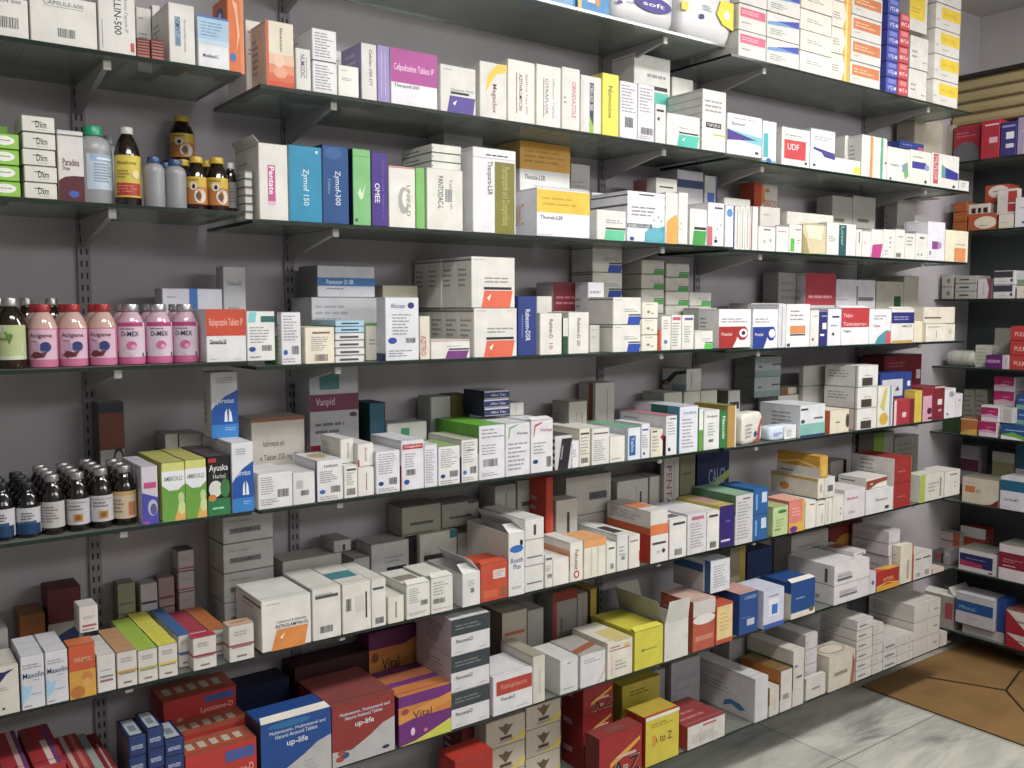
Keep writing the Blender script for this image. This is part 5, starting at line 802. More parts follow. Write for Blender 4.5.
('c','medicine_carton','carton',1.7728,.062,-.435,.0576,.12,.0752,0,'dedcd4',230,1,2,None,1,1,['white carton with smooth blank face, fifth shelf, right of white carton with grey caption'],14,0),
('c','upright_medicine_carton','carton',1.8381,.102,-.435,.05,.2,.0954,0,'d8dce4',231,232,233,None,1,1,['white carton with blue vertical label, fifth shelf, right of white carton with smooth blank face'],14,0),
('c','upright_medicine_carton','carton',1.8837,.062,-.435,.0343,.12,.1029,0,'dadae2',234,1,2,None,1,1,['white carton with violet caption and dot, fifth shelf'],14,0),
('c','upright_medicine_carton','carton',1.9299,.052,-.435,.0495,.1,.0824,0,'ded8c4',235,1,2,None,1,1,['cream carton with red diamond, fifth shelf, right of white carton with violet caption and dot'],14,0),
('c','upright_medicine_carton','carton',1.99,.102,-.435,.0465,.2,.1192,0,'dedee2',236,237,238,None,1,1,['white carton with pink top, fifth shelf, right of cream carton with red diamond'],14,0),
('c','upright_medicine_carton','carton',2.0641,.102,-.435,.0807,.2,.1423,0,'dcdee8',239,240,241,None,1,1,['white carton with teal blue side edge, fifth shelf, right of white carton with pink top'],14,0),
('c','upright_medicine_carton','carton',2.118,.062,-.435,.0179,.12,.1308,0,'5aa040',242,1,2,None,1,1,['slim green and white carton, fifth shelf, right of white carton with teal blue side edge'],14,0),
('c','upright_medicine_carton','carton',2.1668,.062,-.435,.0707,.12,.1232,0,'dcdedc',243,1,2,None,1,1,['white carton with black name, fifth shelf, right of slim green and white carton'],14,0),
('c','upright_medicine_carton','carton',2.2209,.062,-.435,.0326,.12,.1184,0,'2c7c3c',244,1,245,None,1,1,['narrow green carton with white lettering, fifth shelf, right of white carton with black name'],14,0),
('c','upright_medicine_carton','carton',2.2595,.072,-.437,.0403,.14,.1338,0,'b08c48',246,1,247,None,1,1,['narrow tan gold carton, fifth shelf, right of narrow green carton with white lettering'],14,0),
('c','upright_medicine_carton','carton',2.1718,.22,-.435,.0829,.1,.1661,0,'bcbcb4',248,1,2,None,1,1,['grey white carton under raised carton, fifth shelf'],14,0),
('c','upright_medicine_carton','carton',2.2608,.22,-.437,.0764,.1,.1663,0,'c8c8c0',249,1,2,None,1,1,['white carton with thin lettering at back, fifth shelf'],14,0),
('c','medicine_carton','carton',2.2675,.225,-.2707,.0716,.11,.0747,0,'bcbcb8',250,251,2,None,1,1,['raised grey white carton with dark curved side, fifth shelf'],14,0),
('c','upright_medicine_carton','carton',2.3421,.22,-.437,.0813,.1,.1654,0,'c8c8c0',249,1,2,None,1,1,['white carton second in back row, fifth shelf'],14,0),
('c','upright_medicine_carton','carton',2.4694,.22,-.437,.062,.1,.1581,0,'bcbcb8',252,253,2,None,1,1,['grey carton with dark name at back, fifth shelf'],14,0),
('p','powder_pouch','pouch',2.3747,.045,-.437,.139,.06,.1029,.2,'dcdad2',254,2,2,None,1,1,['crinkled white pouch with red blue swoosh, fifth shelf, right of narrow tan gold carton'],16,0),
('p','powder_pouch','pouch',2.5363,.04,-.437,.1412,.05,.0489,0,'cdd9ea',255,2,2,None,1,1,['pale blue and white pouch, fifth shelf, right of crinkled white pouch with red blue swoosh'],16,0),
('c','medicine_carton','carton',2.6765,.087,-.437,.1377,.17,.1111,0,'d4d8dc',256,257,2,None,1,1,['white carton with aqua lower band, fifth shelf, right of pale blue and white pouch'],14,0),
('c','medicine_carton','carton',2.8277,.235,-.437,.1884,.09,.1229,0,'d8d8d6',258,259,2,None,1,1,['large white carton behind aqua carton, fifth shelf'],14,0),
('c','flat_medicine_carton','carton',2.6733,.235,-.3141,.1446,.09,.0725,0,'9aa2a4',260,261,2,None,2,1,['blue grey carton with pale stripe at back, top one of its stack, fifth shelf','blue grey carton with pale stripe at back, lowest of its stack, fifth shelf'],14,0),
('c','flat_medicine_carton','carton',2.8523,.235,-.3141,.1712,.07,.0265,0,'d6ceba',262,1,2,None,1,1,['cream carton with brown end on white carton, fifth shelf'],14,0),
('c','medicine_carton','carton',2.8309,.052,-.437,.1123,.1,.0826,0,'dcd4bc',263,264,2,None,1,1,['cream carton with dark half moon, fifth shelf, right of white carton with aqua lower band'],14,0),
('c','medicine_carton','carton',2.9995,.072,-.437,.1215,.14,.0778,0,'dad8d6',265,266,2,None,3,1,['white carton with dark window patch, top one of its stack, fifth shelf','white carton with dark window patch, second down in its stack, fifth shelf','white carton with dark window patch, lowest of its stack, fifth shelf'],14,0),
('c','flat_medicine_carton','carton',2.9356,.1796,-.437,.171,.0192,.076,0,'b4b0ae',2,2,2,None,3,1,['grey white carton in rear stack, top one of its stack, fifth shelf','grey white carton in rear stack, second down in its stack, fifth shelf','grey white carton in rear stack, lowest of its stack, fifth shelf'],14,0),
('c','upright_medicine_carton','carton',3.1147,.0195,-.437,.098,.035,.1517,0,'dcdcd0',267,1,2,None,1,1,['white carton with sunflower picture, fifth shelf, right of white carton with dark window patch'],14,0),
('c','medicine_carton','carton',3.2404,.062,-.437,.1365,.12,.0939,0,'a8303c',268,1,2,None,1,1,['red carton with pink label, fifth shelf, right of white carton with sunflower picture'],14,0),
('c','flat_medicine_carton','carton',3.262,.095,-.3431,.2136,.09,.0988,0,'2c4490',269,1,2,None,1,1,['blue and white carton on red carton, fifth shelf, right of white carton with sunflower picture'],14,0),
('c','medicine_carton','carton',3.4768,.2,-.437,.2704,.1,.2505,0,'6a1c28',270,1,2,None,1,1,['dark maroon carton behind, fifth shelf, right of grey white carton in rear stack'],14,0),
('c','upright_medicine_carton','carton',3.3394,.0256,-.437,.0494,.0472,.1238,0,'d0b83c',2,1,2,None,1,1,['narrow yellow carton, fifth shelf, right of red carton with pink label'],14,0),
('c','upright_medicine_carton','carton',3.41,.062,-.437,.0808,.12,.1326,0,'8c2838',271,1,2,None,1,1,['maroon carton with pink panel, fifth shelf, right of narrow yellow carton'],14,0),
('c','upright_medicine_carton','carton',3.4912,.062,-.437,.0742,.12,.1321,0,'7c2430',272,1,2,None,1,1,['dark red carton with white square, fifth shelf, right of maroon carton with pink panel'],14,0),
('c','upright_medicine_carton','carton',3.5725,.042,-.437,.08,.08,.1202,0,'dcd8de',273,1,2,None,1,1,['white carton with grey disc, fifth shelf, right of dark red carton with white square'],14,0),
('c','upright_medicine_carton','carton',3.6426,.037,-.437,.0506,.07,.0956,0,'d8d0da',274,1,2,None,1,1,['slim pinkish white carton at shelf end, fifth shelf, right of white carton with grey disc'],14,0),
('c','upright_medicine_carton','carton',.2272,.044,-.755,.0411,.1,.0942,0,'d2cec4',275,1,2,None,1,1,['white carton with navy quarter curve, sixth shelf'],17,0),
('c','upright_medicine_carton','carton',.2406,.185,-.755,.0247,.07,.1166,0,'a8a6a2',276,1,2,None,1,1,['grey carton at left edge back, sixth shelf'],17,0),
('c','syrup_carton','carton',.2712,.014,-.755,.0399,.04,.1048,0,'d2d2da',277,1,2,None,1,3,['white carton with blue dolphin shape, frontmost, sixth shelf','white carton with blue dolphin shape, second row back, sixth shelf','white carton with blue dolphin shape, rearmost, sixth shelf'],18,0),
('c','syrup_carton','carton',.3125,.014,-.755,.0392,.04,.105,0,'d2d2da',277,1,2,None,1,3,['second white carton with blue dolphin shape, frontmost, sixth shelf','second white carton with blue dolphin shape, second row back, sixth shelf','second white carton with blue dolphin shape, rearmost, sixth shelf'],18,0),
('c','syrup_carton','carton',.3578,.0165,-.755,.0476,.045,.1056,0,'c8552c',278,1,279,None,1,1,['red and yellow carton with child drawing, sixth shelf'],18,0),
('c','eye_drop_carton','carton',.401,.01,-.755,.0342,.032,.0764,0,'d6d4d0',280,1,2,None,1,4,['small white carton with maroon lettering, frontmost, sixth shelf','small white carton with maroon lettering, second row back, sixth shelf','small white carton with maroon lettering, third row back, sixth shelf','small white carton with maroon lettering, rearmost, sixth shelf'],19,0),
('c','eye_drop_carton','carton',.4399,.01,-.755,.038,.032,.0741,0,'d2cec8',281,282,283,None,1,5,['small white carton with tan top, frontmost, sixth shelf','small white carton with tan top, second row back, sixth shelf','small white carton with tan top, third row back, sixth shelf','small white carton with tan top, fourth row back, sixth shelf','small white carton with tan top, rearmost, sixth shelf'],19,0),
('c','eye_drop_carton','carton',.4797,.01,-.755,.038,.032,.0692,0,'d2cec8',284,285,286,None,1,7,['small white carton with lime top, frontmost, sixth shelf','small white carton with lime top, second row back, sixth shelf','small white carton with lime top, third row back, sixth shelf','small white carton with lime top, fourth row back, sixth shelf','small white carton with lime top, fifth row back, sixth shelf','small white carton with lime top, sixth row back, sixth shelf','small white carton with lime top, rearmost, sixth shelf'],19,0),
('c','eye_drop_carton','carton',.5196,.0093,-.755,.0379,.0307,.0706,0,'d2cec8',287,288,289,None,1,8,['small white carton with yellow top, frontmost, sixth shelf','small white carton with yellow top, second row back, sixth shelf','small white carton with yellow top, third row back, sixth shelf','small white carton with yellow top, fourth row back, sixth shelf','small white carton with yellow top, fifth row back, sixth shelf','small white carton with yellow top, sixth row back, sixth shelf','small white carton with yellow top, seventh row back, sixth shelf','small white carton with yellow top, rearmost, sixth shelf'],19,0),
('c','eye_drop_carton','carton',.5643,.0449,-.755,.026,.0299,.07,0,'d2cec8',290,291,292,None,1,7,['small white carton with blue top, frontmost, sixth shelf','small white carton with blue top, second row back, sixth shelf','small white carton with blue top, third row back, sixth shelf','small white carton with blue top, fourth row back, sixth shelf','small white carton with blue top, fifth row back, sixth shelf','small white carton with blue top, sixth row back, sixth shelf','small white carton with blue top, rearmost, sixth shelf'],19,0),
('c','eye_drop_carton','carton',.5948,.01,-.755,.0492,.032,.0701,0,'d2cec8',293,294,295,None,1,1,['small white carton with crimson top, sixth shelf, right of small white carton with blue top'],19,0),
('c','eye_drop_carton','carton',.6019,.0837,-.755,.0462,.0274,.0568,0,'d2cec8',293,294,296,None,1,6,['small crimson topped carton in back row, frontmost, sixth shelf','small crimson topped carton in back row, second row back, sixth shelf','small crimson topped carton in back row, third row back, sixth shelf','small crimson topped carton in back row, fourth row back, sixth shelf','small crimson topped carton in back row, fifth row back, sixth shelf','small crimson topped carton in back row, rearmost, sixth shelf'],19,0),
('c','eye_drop_carton','carton',.6444,.0699,-.755,.0372,.0299,.0581,0,'d2cec8',297,298,299,None,1,6,['small white carton with orange top, frontmost, sixth shelf','small white carton with orange top, second row back, sixth shelf','small white carton with orange top, third row back, sixth shelf','small white carton with orange top, fourth row back, sixth shelf','small white carton with orange top, fifth row back, sixth shelf','small white carton with orange top, rearmost, sixth shelf'],19,0),
('c','eye_drop_carton','carton',.6738,.014,-.755,.0549,.04,.0797,0,'d2cec8',300,301,302,None,1,1,['small white carton with peach top, sixth shelf, right of small white carton with crimson top'],19,0),
('c','eye_drop_carton','carton',.3855,.085,-.65,.0355,.05,.0554,0,'d6d2ce',303,1,2,None,1,1,['small white carton on orange cartons, sixth shelf'],19,0),
('c','upright_medicine_carton','carton',.3666,.235,-.755,.0662,.07,.1659,0,'5c2228',304,1,2,None,1,1,['maroon carton with blue panel at back, sixth shelf, right of brown orange carton at back'],17,0),
('c','upright_medicine_carton','carton',.3014,.22,-.755,.0483,.08,.127,0,'7c4a1c',305,1,2,None,1,1,['brown orange carton at back, sixth shelf, right of grey carton at left edge back'],17,0),
('c','eye_drop_carton','carton',.5011,.26,-.755,.0384,.04,.0712,0,'8c8a74',306,1,2,None,2,1,['olive grey carton at back, top one of its stack, sixth shelf','olive grey carton at back, lowest of its stack, sixth shelf'],19,0),
('c','eye_drop_carton','carton',.5497,.26,-.755,.0373,.04,.0667,0,'b4b2b4',307,1,2,None,2,1,['white carton with navy line at back, top one of its stack, sixth shelf','white carton with navy line at back, lowest of its stack, sixth shelf'],19,0),
('c','eye_drop_carton','carton',.5887,.26,-.755,.0359,.04,.0702,0,'9c8486',308,1,2,None,2,1,['pinkish carton at back, top one of its stack, sixth shelf','pinkish carton at back, lowest of its stack, sixth shelf'],19,0),
('c','eye_drop_carton','carton',.6334,.26,-.755,.0367,.05,.0493,0,'aea8a4',309,1,310,None,4,1,['white carton with pink line in rear tower, top one of its stack, sixth shelf','white carton with pink line in rear tower, second down in its stack, sixth shelf','white carton with pink line in rear tower, third down in its stack, sixth shelf','white carton with pink line in rear tower, lowest of its stack, sixth shelf'],19,0),
('c','medicine_carton','carton',.7592,.22,-.75,.1205,.1,.0693,0,'b4b4b2',311,1,2,None,4,1,['white carton with black caption in tall stack, top one of its stack, sixth shelf','white carton with black caption in tall stack, second down in its stack, sixth shelf','white carton with black caption in tall stack, third down in its stack, sixth shelf','white carton with black caption in tall stack, lowest of its stack, sixth shelf'],17,0),
('c','medicine_carton','carton',.7762,.074,-.75,.1152,.16,.1152,0,'e0ded9',312,313,2,None,1,1,['rounded white carton with orange patch, sixth shelf, right of small white carton with peach top'],17,0),
('c','upright_medicine_carton','carton',.8725,.079,-.75,.0701,.17,.1198,0,'dcdad4',314,1,2,None,1,1,['tall white carton with caption near top, sixth shelf'],17,0),
('c','upright_medicine_carton','carton',.9479,.079,-.75,.0731,.17,.1179,0,'dedbd3',315,1,316,None,1,1,['white carton with teal strip on top, sixth shelf'],17,0),
('c','upright_medicine_carton','carton',1.005,.079,-.75,.0384,.17,.1164,0,'dcdad4',317,1,2,None,1,1,['white carton with caption and barcode foot, sixth shelf'],17,0),
('c','upright_medicine_carton','carton',1.051,.044,-.75,.0435,.1,.0651,0,'dcdacc',318,1,2,None,1,1,['low white carton with vertical mark, sixth shelf'],17,0),
('c','medicine_carton','carton',1.1127,.064,-.75,.066,.14,.085,0,'dcdad4',319,1,320,'flap',1,1,['white carton with torn open top, sixth shelf, right of low white carton with vertical mark'],17,0),
('c','upright_medicine_carton','carton',1.1806,.064,-.75,.064,.14,.09,0,'d8d6ce',321,1,2,'flap',1,1,['white carton with flaps ajar, sixth shelf, right of white carton with torn open top'],17,0),
('c','medicine_carton','carton',.9272,.23,-.75,.1567,.08,.1379,0,'c4c2ba',322,1,2,None,1,1,['long white carton at back with dark lines, sixth shelf'],17,0),
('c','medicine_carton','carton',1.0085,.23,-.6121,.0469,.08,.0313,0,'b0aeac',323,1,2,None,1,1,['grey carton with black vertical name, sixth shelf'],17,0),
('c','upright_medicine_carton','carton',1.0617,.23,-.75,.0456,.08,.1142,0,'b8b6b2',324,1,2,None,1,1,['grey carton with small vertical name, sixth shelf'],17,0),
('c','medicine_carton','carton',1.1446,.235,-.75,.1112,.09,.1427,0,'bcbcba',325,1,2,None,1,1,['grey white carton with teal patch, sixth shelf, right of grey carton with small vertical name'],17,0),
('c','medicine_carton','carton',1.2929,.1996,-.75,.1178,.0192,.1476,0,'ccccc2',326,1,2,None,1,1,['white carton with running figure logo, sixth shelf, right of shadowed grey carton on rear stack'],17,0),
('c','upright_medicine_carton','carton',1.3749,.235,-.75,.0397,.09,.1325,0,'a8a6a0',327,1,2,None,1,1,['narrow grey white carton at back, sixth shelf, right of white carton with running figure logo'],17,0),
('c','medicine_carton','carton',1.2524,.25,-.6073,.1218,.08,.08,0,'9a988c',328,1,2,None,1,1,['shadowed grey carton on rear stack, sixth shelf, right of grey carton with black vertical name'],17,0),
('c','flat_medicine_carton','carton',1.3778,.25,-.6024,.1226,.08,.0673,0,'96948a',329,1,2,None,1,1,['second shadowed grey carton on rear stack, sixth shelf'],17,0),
('c','upright_medicine_carton','carton',1.2675,.079,-.75,.0533,.17,.0839,0,'d8d8d6',330,1,2,'open',1,1,['open white carton with plain front, sixth shelf, right of white carton with flaps ajar'],17,0),
('c','medicine_carton','carton',1.3391,.044,-.75,.0867,.1,.0977,0,'c0482a',331,332,2,'flap',1,1,['red orange carton with raised white flap, sixth shelf'],17,0),
('c','upright_medicine_carton','carton',1.4102,.0916,-.75,.0522,.1952,.1674,0,'dad8d8',333,334,2,'open',1,1,['tall white carton with blue oval, sixth shelf'],17,0),
('c','medicine_carton','carton',1.4696,.094,-.6092,.0636,.2,.0561,0,'dad8d4',335,1,2,None,1,1,['white carton with black vertical name in tower, sixth shelf'],17,0),
('c','medicine_carton','carton',1.4699,.059,-.75,.0639,.13,.0704,0,'d6d4d0',336,1,2,None,2,1,['white carton with grey caption in tower, top one of its stack, sixth shelf','white carton with grey caption in tower, lowest of its stack, sixth shelf'],17,0),
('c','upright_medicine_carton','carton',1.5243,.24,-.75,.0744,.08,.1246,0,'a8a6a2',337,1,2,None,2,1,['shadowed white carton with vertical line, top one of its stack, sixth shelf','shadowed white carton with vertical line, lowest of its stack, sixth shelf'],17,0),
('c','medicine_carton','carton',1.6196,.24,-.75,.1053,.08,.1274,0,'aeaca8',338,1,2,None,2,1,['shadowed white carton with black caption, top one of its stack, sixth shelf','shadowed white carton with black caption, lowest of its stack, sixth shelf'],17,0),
('c','upright_medicine_carton','carton',1.6214,.1596,-.75,.0256,.0792,.2738,0,'b8301f',339,1,2,None,1,1,['slim red carton with scalloped edge, sixth shelf'],17,0),
('c','upright_medicine_carton','carton',1.7027,.1696,-.75,.0819,.0592,.1946,0,'c2c0ba',340,1,2,None,1,1,['grey white carton with small vertical name, sixth shelf'],17,0),
('c','medicine_carton','carton',1.8405,.245,-.75,.1828,.09,.1217,0,'bab8b2',341,1,2,None,2,1,['long grey white carton with black caption, top one of its stack, sixth shelf','long grey white carton with black caption, lowest of its stack, sixth shelf'],17,0),
('c','upright_medicine_carton','carton',1.5185,.049,-.75,.0263,.11,.0897,0,'d8d4d0',342,1,2,None,1,1,['white carton with top caption, sixth shelf, right of white carton with grey caption in tower'],17,0),
('c','medicine_carton','carton',1.5608,.054,-.75,.0567,.12,.0745,0,'e0ddd6',2,1,2,None,1,1,['blank white carton with slanted top, sixth shelf, right of white carton with top caption'],17,0),
('c','upright_medicine_carton','carton',1.616,.0566,-.75,.0469,.1252,.1118,0,'dcdad0',343,344,2,None,1,1,['white carton with red circle and lettering, sixth shelf'],17,0),
('c','medicine_carton','carton',1.684,.044,-.75,.0818,.1,.1097,0,'dcd8ca',345,1,346,None,1,1,['cream carton with orange rounded top, sixth shelf'],17,0),
('c','upright_medicine_carton','carton',1.7451,.054,-.75,.0363,.12,.0883,0,'dcdad2',347,1,2,None,1,1,['small white carton with code squares, sixth shelf, right of cream carton with orange rounded top'],17,0),
('c','upright_medicine_carton','carton',1.7885,.094,-.75,.0429,.2,.1083,0,'d4d4d2',348,1,349,None,1,1,['white carton with dark slit on top, sixth shelf'],17,0),
('c','upright_medicine_carton','carton',1.8358,.094,-.75,.0438,.2,.0984,0,'dad6cc',350,1,2,None,1,1,['white carton with pale captions, sixth shelf, right of white carton with dark slit on top'],17,0),
('c','medicine_carton','carton',1.938,.094,-.75,.075,.2,.0855,0,'dad8d6',351,352,353,None,1,1,['white carton with red side and diamond, sixth shelf, right of white carton with pale captions'],17,0),
('c','medicine_carton','carton',1.9355,.089,-.6645,.0727,.19,.0716,0,'d4d0cc',354,355,356,None,1,1,['white carton with orange lower band on red sided carton, sixth shelf'],17,0),
('c','upright_medicine_carton','carton',2.016,.084,-.75,.0732,.18,.1224,0,'dcdad6',357,1,358,None,1,1,['white carton with caption and low barcode, sixth shelf'],17,0),
('c','upright_medicine_carton','carton',2.0994,.084,-.75,.0848,.18,.1271,0,'d2ced4',359,1,2,None,1,1,['pale lilac carton with red caption, sixth shelf'],17,0),
('c','upright_medicine_carton','carton',2.1726,.084,-.75,.0571,.18,.1247,0,'dcdad4',360,1,2,None,1,1,['white carton with barcode at foot, sixth shelf, right of pale lilac carton with red caption'],17,0),
('c','upright_medicine_carton','carton',2.0256,.24,-.75,.1359,.08,.2079,0,'c0beb8',361,1,2,None,1,1,['grey white carton with framed name, sixth shelf'],17,0),
('c','upright_medicine_carton','carton',2.1312,.24,-.75,.0618,.08,.2082,0,'bcbab4',2,1,2,None,1,1,['plain grey white carton at back, sixth shelf, right of grey white carton with framed name'],17,0),
('c','upright_medicine_carton','carton',2.1804,.1896,-.75,.0698,.0192,.2815,0,'b4b0b0',362,1,2,None,1,1,['tall carton with bold vertical lettering, sixth shelf, right of plain grey white carton at back'],17,0),
('c','upright_medicine_carton','carton',2.2561,.225,-.753,.0719,.09,.1371,0,'74745c',363,1,2,None,2,1,['olive grey carton at back, top, sixth shelf','olive grey carton at back, lowest in stack, sixth shelf'],17,0),
('c','upright_medicine_carton','carton',2.405,.24,-.753,.1625,.08,.2754,0,'16244c',364,1,2,None,1,1,['dark navy carton with green swoosh, sixth shelf, right of olive grey carton at back'],17,0),
('c','upright_medicine_carton','carton',2.2371,.084,-.75,.0704,.18,.1333,0,'33256e',365,366,367,None,1,1,['deep violet carton, sixth shelf, right of white carton with barcode at foot'],17,0),
('c','upright_medicine_carton','carton',2.3195,.0866,-.753,.0854,.1852,.1617,0,'ccc8cc',368,369,370,None,1,1,['pale grey carton with green top, sixth shelf, right of deep violet carton'],17,0),
('c','medicine_carton','carton',2.4011,.064,-.753,.0731,.14,.0853,0,'275f9c',371,1,2,None,2,1,['dark blue carton with white data panel, top one of its stack, sixth shelf','dark blue carton with white data panel, lowest of its stack, sixth shelf'],17,0),
('c','medicine_carton','carton',2.5041,.044,-.753,.0788,.1,.0986,0,'b6c890',372,1,373,None,1,1,['pale green carton with leaf logo, sixth shelf'],17,0),
('c','medicine_carton','carton',2.5908,.044,-.753,.0842,.1,.1081,0,'d87a70',374,1,375,None,1,1,['pink orange carton with fruit foot, sixth shelf, right of pale green carton with leaf logo'],17,0),
('c','upright_medicine_carton','carton',2.668,.064,-.753,.0587,.14,.0968,0,'dcdad2',376,1,2,None,1,1,['white carton with small caption right of fruit, sixth shelf'],17,0),
('c','upright_medicine_carton','carton',2.7247,.064,-.753,.0486,.14,.089,0,'dad8d0',377,1,2,None,1,1,['white carton with tall faint stripe, sixth shelf'],17,0),
('c','upright_medicine_carton','carton',2.7706,.064,-.753,.0378,.14,.0931,0,'d8d6ce',378,1,2,None,1,1,['slim white carton with faint stripe, sixth shelf, right of white carton with tall faint stripe'],17,0),
('c','upright_medicine_carton','carton',2.8265,.064,-.753,.0682,.14,.0952,0,'d6d4cc',379,1,2,None,1,1,['white carton with column of dots, sixth shelf, right of slim white carton with faint stripe'],17,0),
('c','medicine_carton','carton',2.9262,.064,-.753,.126,.14,.1081,0,'d2ced0',380,1,2,None,1,1,['white carton with pink lettering, sixth shelf, right of white carton with column of dots'],17,0),
('c','medicine_carton','carton',2.7725,.054,-.6578,.061,.12,.0728,0,'cfcdc6',381,1,2,None,1,1,['white carton with flat code on top of row, sixth shelf'],17,0),
('c','upright_medicine_carton','carton',2.722,.094,-.6562,.0342,.2,.0718,0,'d8d2c0',382,383,2,None,1,1,['cream carton with orange spot on side, sixth shelf'],17,0),
('c','upright_medicine_carton','carton',2.7358,.084,-.5844,.0458,.18,.0757,0,'c8982c',384,385,2,None,1,1,['white and gold wave carton, sixth shelf, right of dark blue carton with white data panel'],17,0),
('c','flat_medicine_carton','carton',3.0838,.064,-.753,.1754,.14,.0886,0,'d4d2d4',386,1,2,None,1,1,['white carton with dark caption and dot, sixth shelf, right of white carton with pink lettering'],17,0),
('c','flat_medicine_carton','carton',3.0888,.071,-.6644,.1332,.12,.0422,0,'d6d2cc',387,388,2,None,1,1,['white carton with rust brown swoosh, sixth shelf, right of white carton with pink lettering'],17,0),
('c','medicine_carton','carton',3.2332,.084,-.753,.1162,.18,.0963,0,'9c2c28',389,390,2,None,2,1,['red fronted carton with white side, top one of its stack, sixth shelf','red fronted carton with white side, lowest of its stack, sixth shelf'],17,0),
('c','upright_medicine_carton','carton',3.4386,.11,-.753,.0547,.1,.0966,0,'6c4c50',2,1,2,None,1,1,['dim grey maroon carton, sixth shelf, right of white carton with rust brown swoosh'],17,0),
('c','medicine_carton','carton',3.4456,.0266,-.753,.1761,.0652,.1082,0,'cfccc0',391,1,2,None,1,1,['white carton with lime left edge, sixth shelf, right of red fronted carton with white side'],17,0),
('c','medicine_carton','carton',3.5993,.044,-.753,.1157,.1,.1044,0,'d6d2cc',392,1,2,None,1,1,['white carton at shelf right end, sixth shelf, right of white carton with lime left edge'],17,0),
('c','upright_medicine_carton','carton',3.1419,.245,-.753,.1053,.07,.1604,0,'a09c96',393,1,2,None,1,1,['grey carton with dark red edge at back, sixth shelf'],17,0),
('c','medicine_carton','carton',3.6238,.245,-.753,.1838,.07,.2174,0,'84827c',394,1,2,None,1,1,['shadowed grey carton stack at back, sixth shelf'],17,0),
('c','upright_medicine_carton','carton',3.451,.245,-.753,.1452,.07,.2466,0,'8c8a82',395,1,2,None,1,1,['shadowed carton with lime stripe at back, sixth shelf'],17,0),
('c','ampoule_carton','carton',.4545,.044,-1.07,.0339,.1,.0418,0,'26386c',396,397,398,None,5,1,['navy ampoule carton with white lettering, top one of its stack, seventh shelf','navy ampoule carton with white lettering, second down in its stack, seventh shelf','navy ampoule carton with white lettering, third down in its stack, seventh shelf','navy ampoule carton with white lettering, fourth down in its stack, seventh shelf','navy ampoule carton with white lettering, lowest of its stack, seventh shelf'],20,0),
('c','ampoule_carton','carton',.4899,.044,-1.07,.0327,.1,.0431,0,'26386c',396,397,398,None,5,1,['second column navy ampoule carton, top one of its stack, seventh shelf','second column navy ampoule carton, second down in its stack, seventh shelf','second column navy ampoule carton, third down in its stack, seventh shelf','second column navy ampoule carton, fourth down in its stack, seventh shelf','second column navy ampoule carton, lowest of its stack, seventh shelf'],20,0),
('c','ampoule_carton','carton',.5273,.044,-1.07,.0389,.1,.0365,0,'26386c',396,397,398,None,5,1,['right column navy ampoule carton, top one of its stack, seventh shelf','right column navy ampoule carton, second down in its stack, seventh shelf','right column navy ampoule carton, third down in its stack, seventh shelf','right column navy ampoule carton, fourth down in its stack, seventh shelf','right column navy ampoule carton, lowest of its stack, seventh shelf'],20,0),
('c','flat_medicine_carton','carton',.637,.22,-1.061,.1671,.1,.0911,0,'b42e2a',399,1,400,None,2,1,['red carton with blue stripe at back, top one of its stack, seventh shelf','red carton with blue stripe at back, lowest of its stack, seventh shelf'],21,0),
('c','medicine_carton','carton',.6407,.1275,-1.061,.1615,.075,.1304,0,'b8302a',399,1,400,None,1,1,['red carton with blue stripe in middle row, seventh shelf'],21,0),
('c','medicine_carton','carton',.6244,.0315,-1.07,.1537,.075,.1371,0,'bc322c',399,1,400,None,1,1,['red carton with blue stripe in front row, seventh shelf'],21,0),
('c','upright_medicine_carton','carton',.2386,.094,-1.07,.0455,.2,.2005,0,'a82c34',2,1,401,None,1,1,['red carton with pale stripes at far left, seventh shelf'],21,0),
('c','upright_medicine_carton','carton',.2945,.094,-1.07,.056,.2,.1987,0,'a82c34',2,1,402,None,1,1,['red carton with white strip on lid, seventh shelf'],21,0),
('c','upright_medicine_carton','carton',.3545,.094,-1.07,.0437,.2,.1624,0,'a4383c',2,1,403,None,1,1,['red and cream striped carton, seventh shelf, right of red carton with white strip on lid'],21,0),
('c','upright_medicine_carton','carton',.386,.094,-1.07,.0176,.2,.1568,0,'a8b0ac',2,1,2,None,1,1,['pale grey green carton lying flat, seventh shelf, right of red and cream striped carton'],21,0),
('c','upright_medicine_carton','carton',.4066,.094,-1.07,.0217,.2,.1511,0,'a82c34',2,1,404,None,1,1,['red carton with white strip beside navy cartons, seventh shelf'],21,0),
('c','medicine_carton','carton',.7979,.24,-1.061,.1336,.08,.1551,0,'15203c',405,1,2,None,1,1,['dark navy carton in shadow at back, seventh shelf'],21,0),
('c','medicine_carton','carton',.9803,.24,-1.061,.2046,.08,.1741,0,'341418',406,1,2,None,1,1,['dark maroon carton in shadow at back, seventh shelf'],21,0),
('c','medicine_carton','carton',.7941,.0416,-1.061,.1668,.0952,.1496,0,'1f4c94',407,408,2,'flap',1,1,['blue and white carton with raised lid, seventh shelf'],21,0),
('c','medicine_carton','carton',.9618,.089,-1.061,.1636,.19,.1456,0,'8e3230',409,1,410,None,1,1,['brick red and white carton with berries, seventh shelf'],21,0),
('c','medicine_carton','carton',1.1299,.079,-1.061,.151,.17,.1244,0,'6e2c78',411,412,413,None,1,1,['purple and orange carton with yellow wave, seventh shelf'],21,0),
('c','upright_medicine_carton','carton',1.1557,.235,-1.061,.1445,.07,.2184,0,'642c5c',411,1,2,None,1,1,['purple and orange carton standing behind, seventh shelf'],21,0),
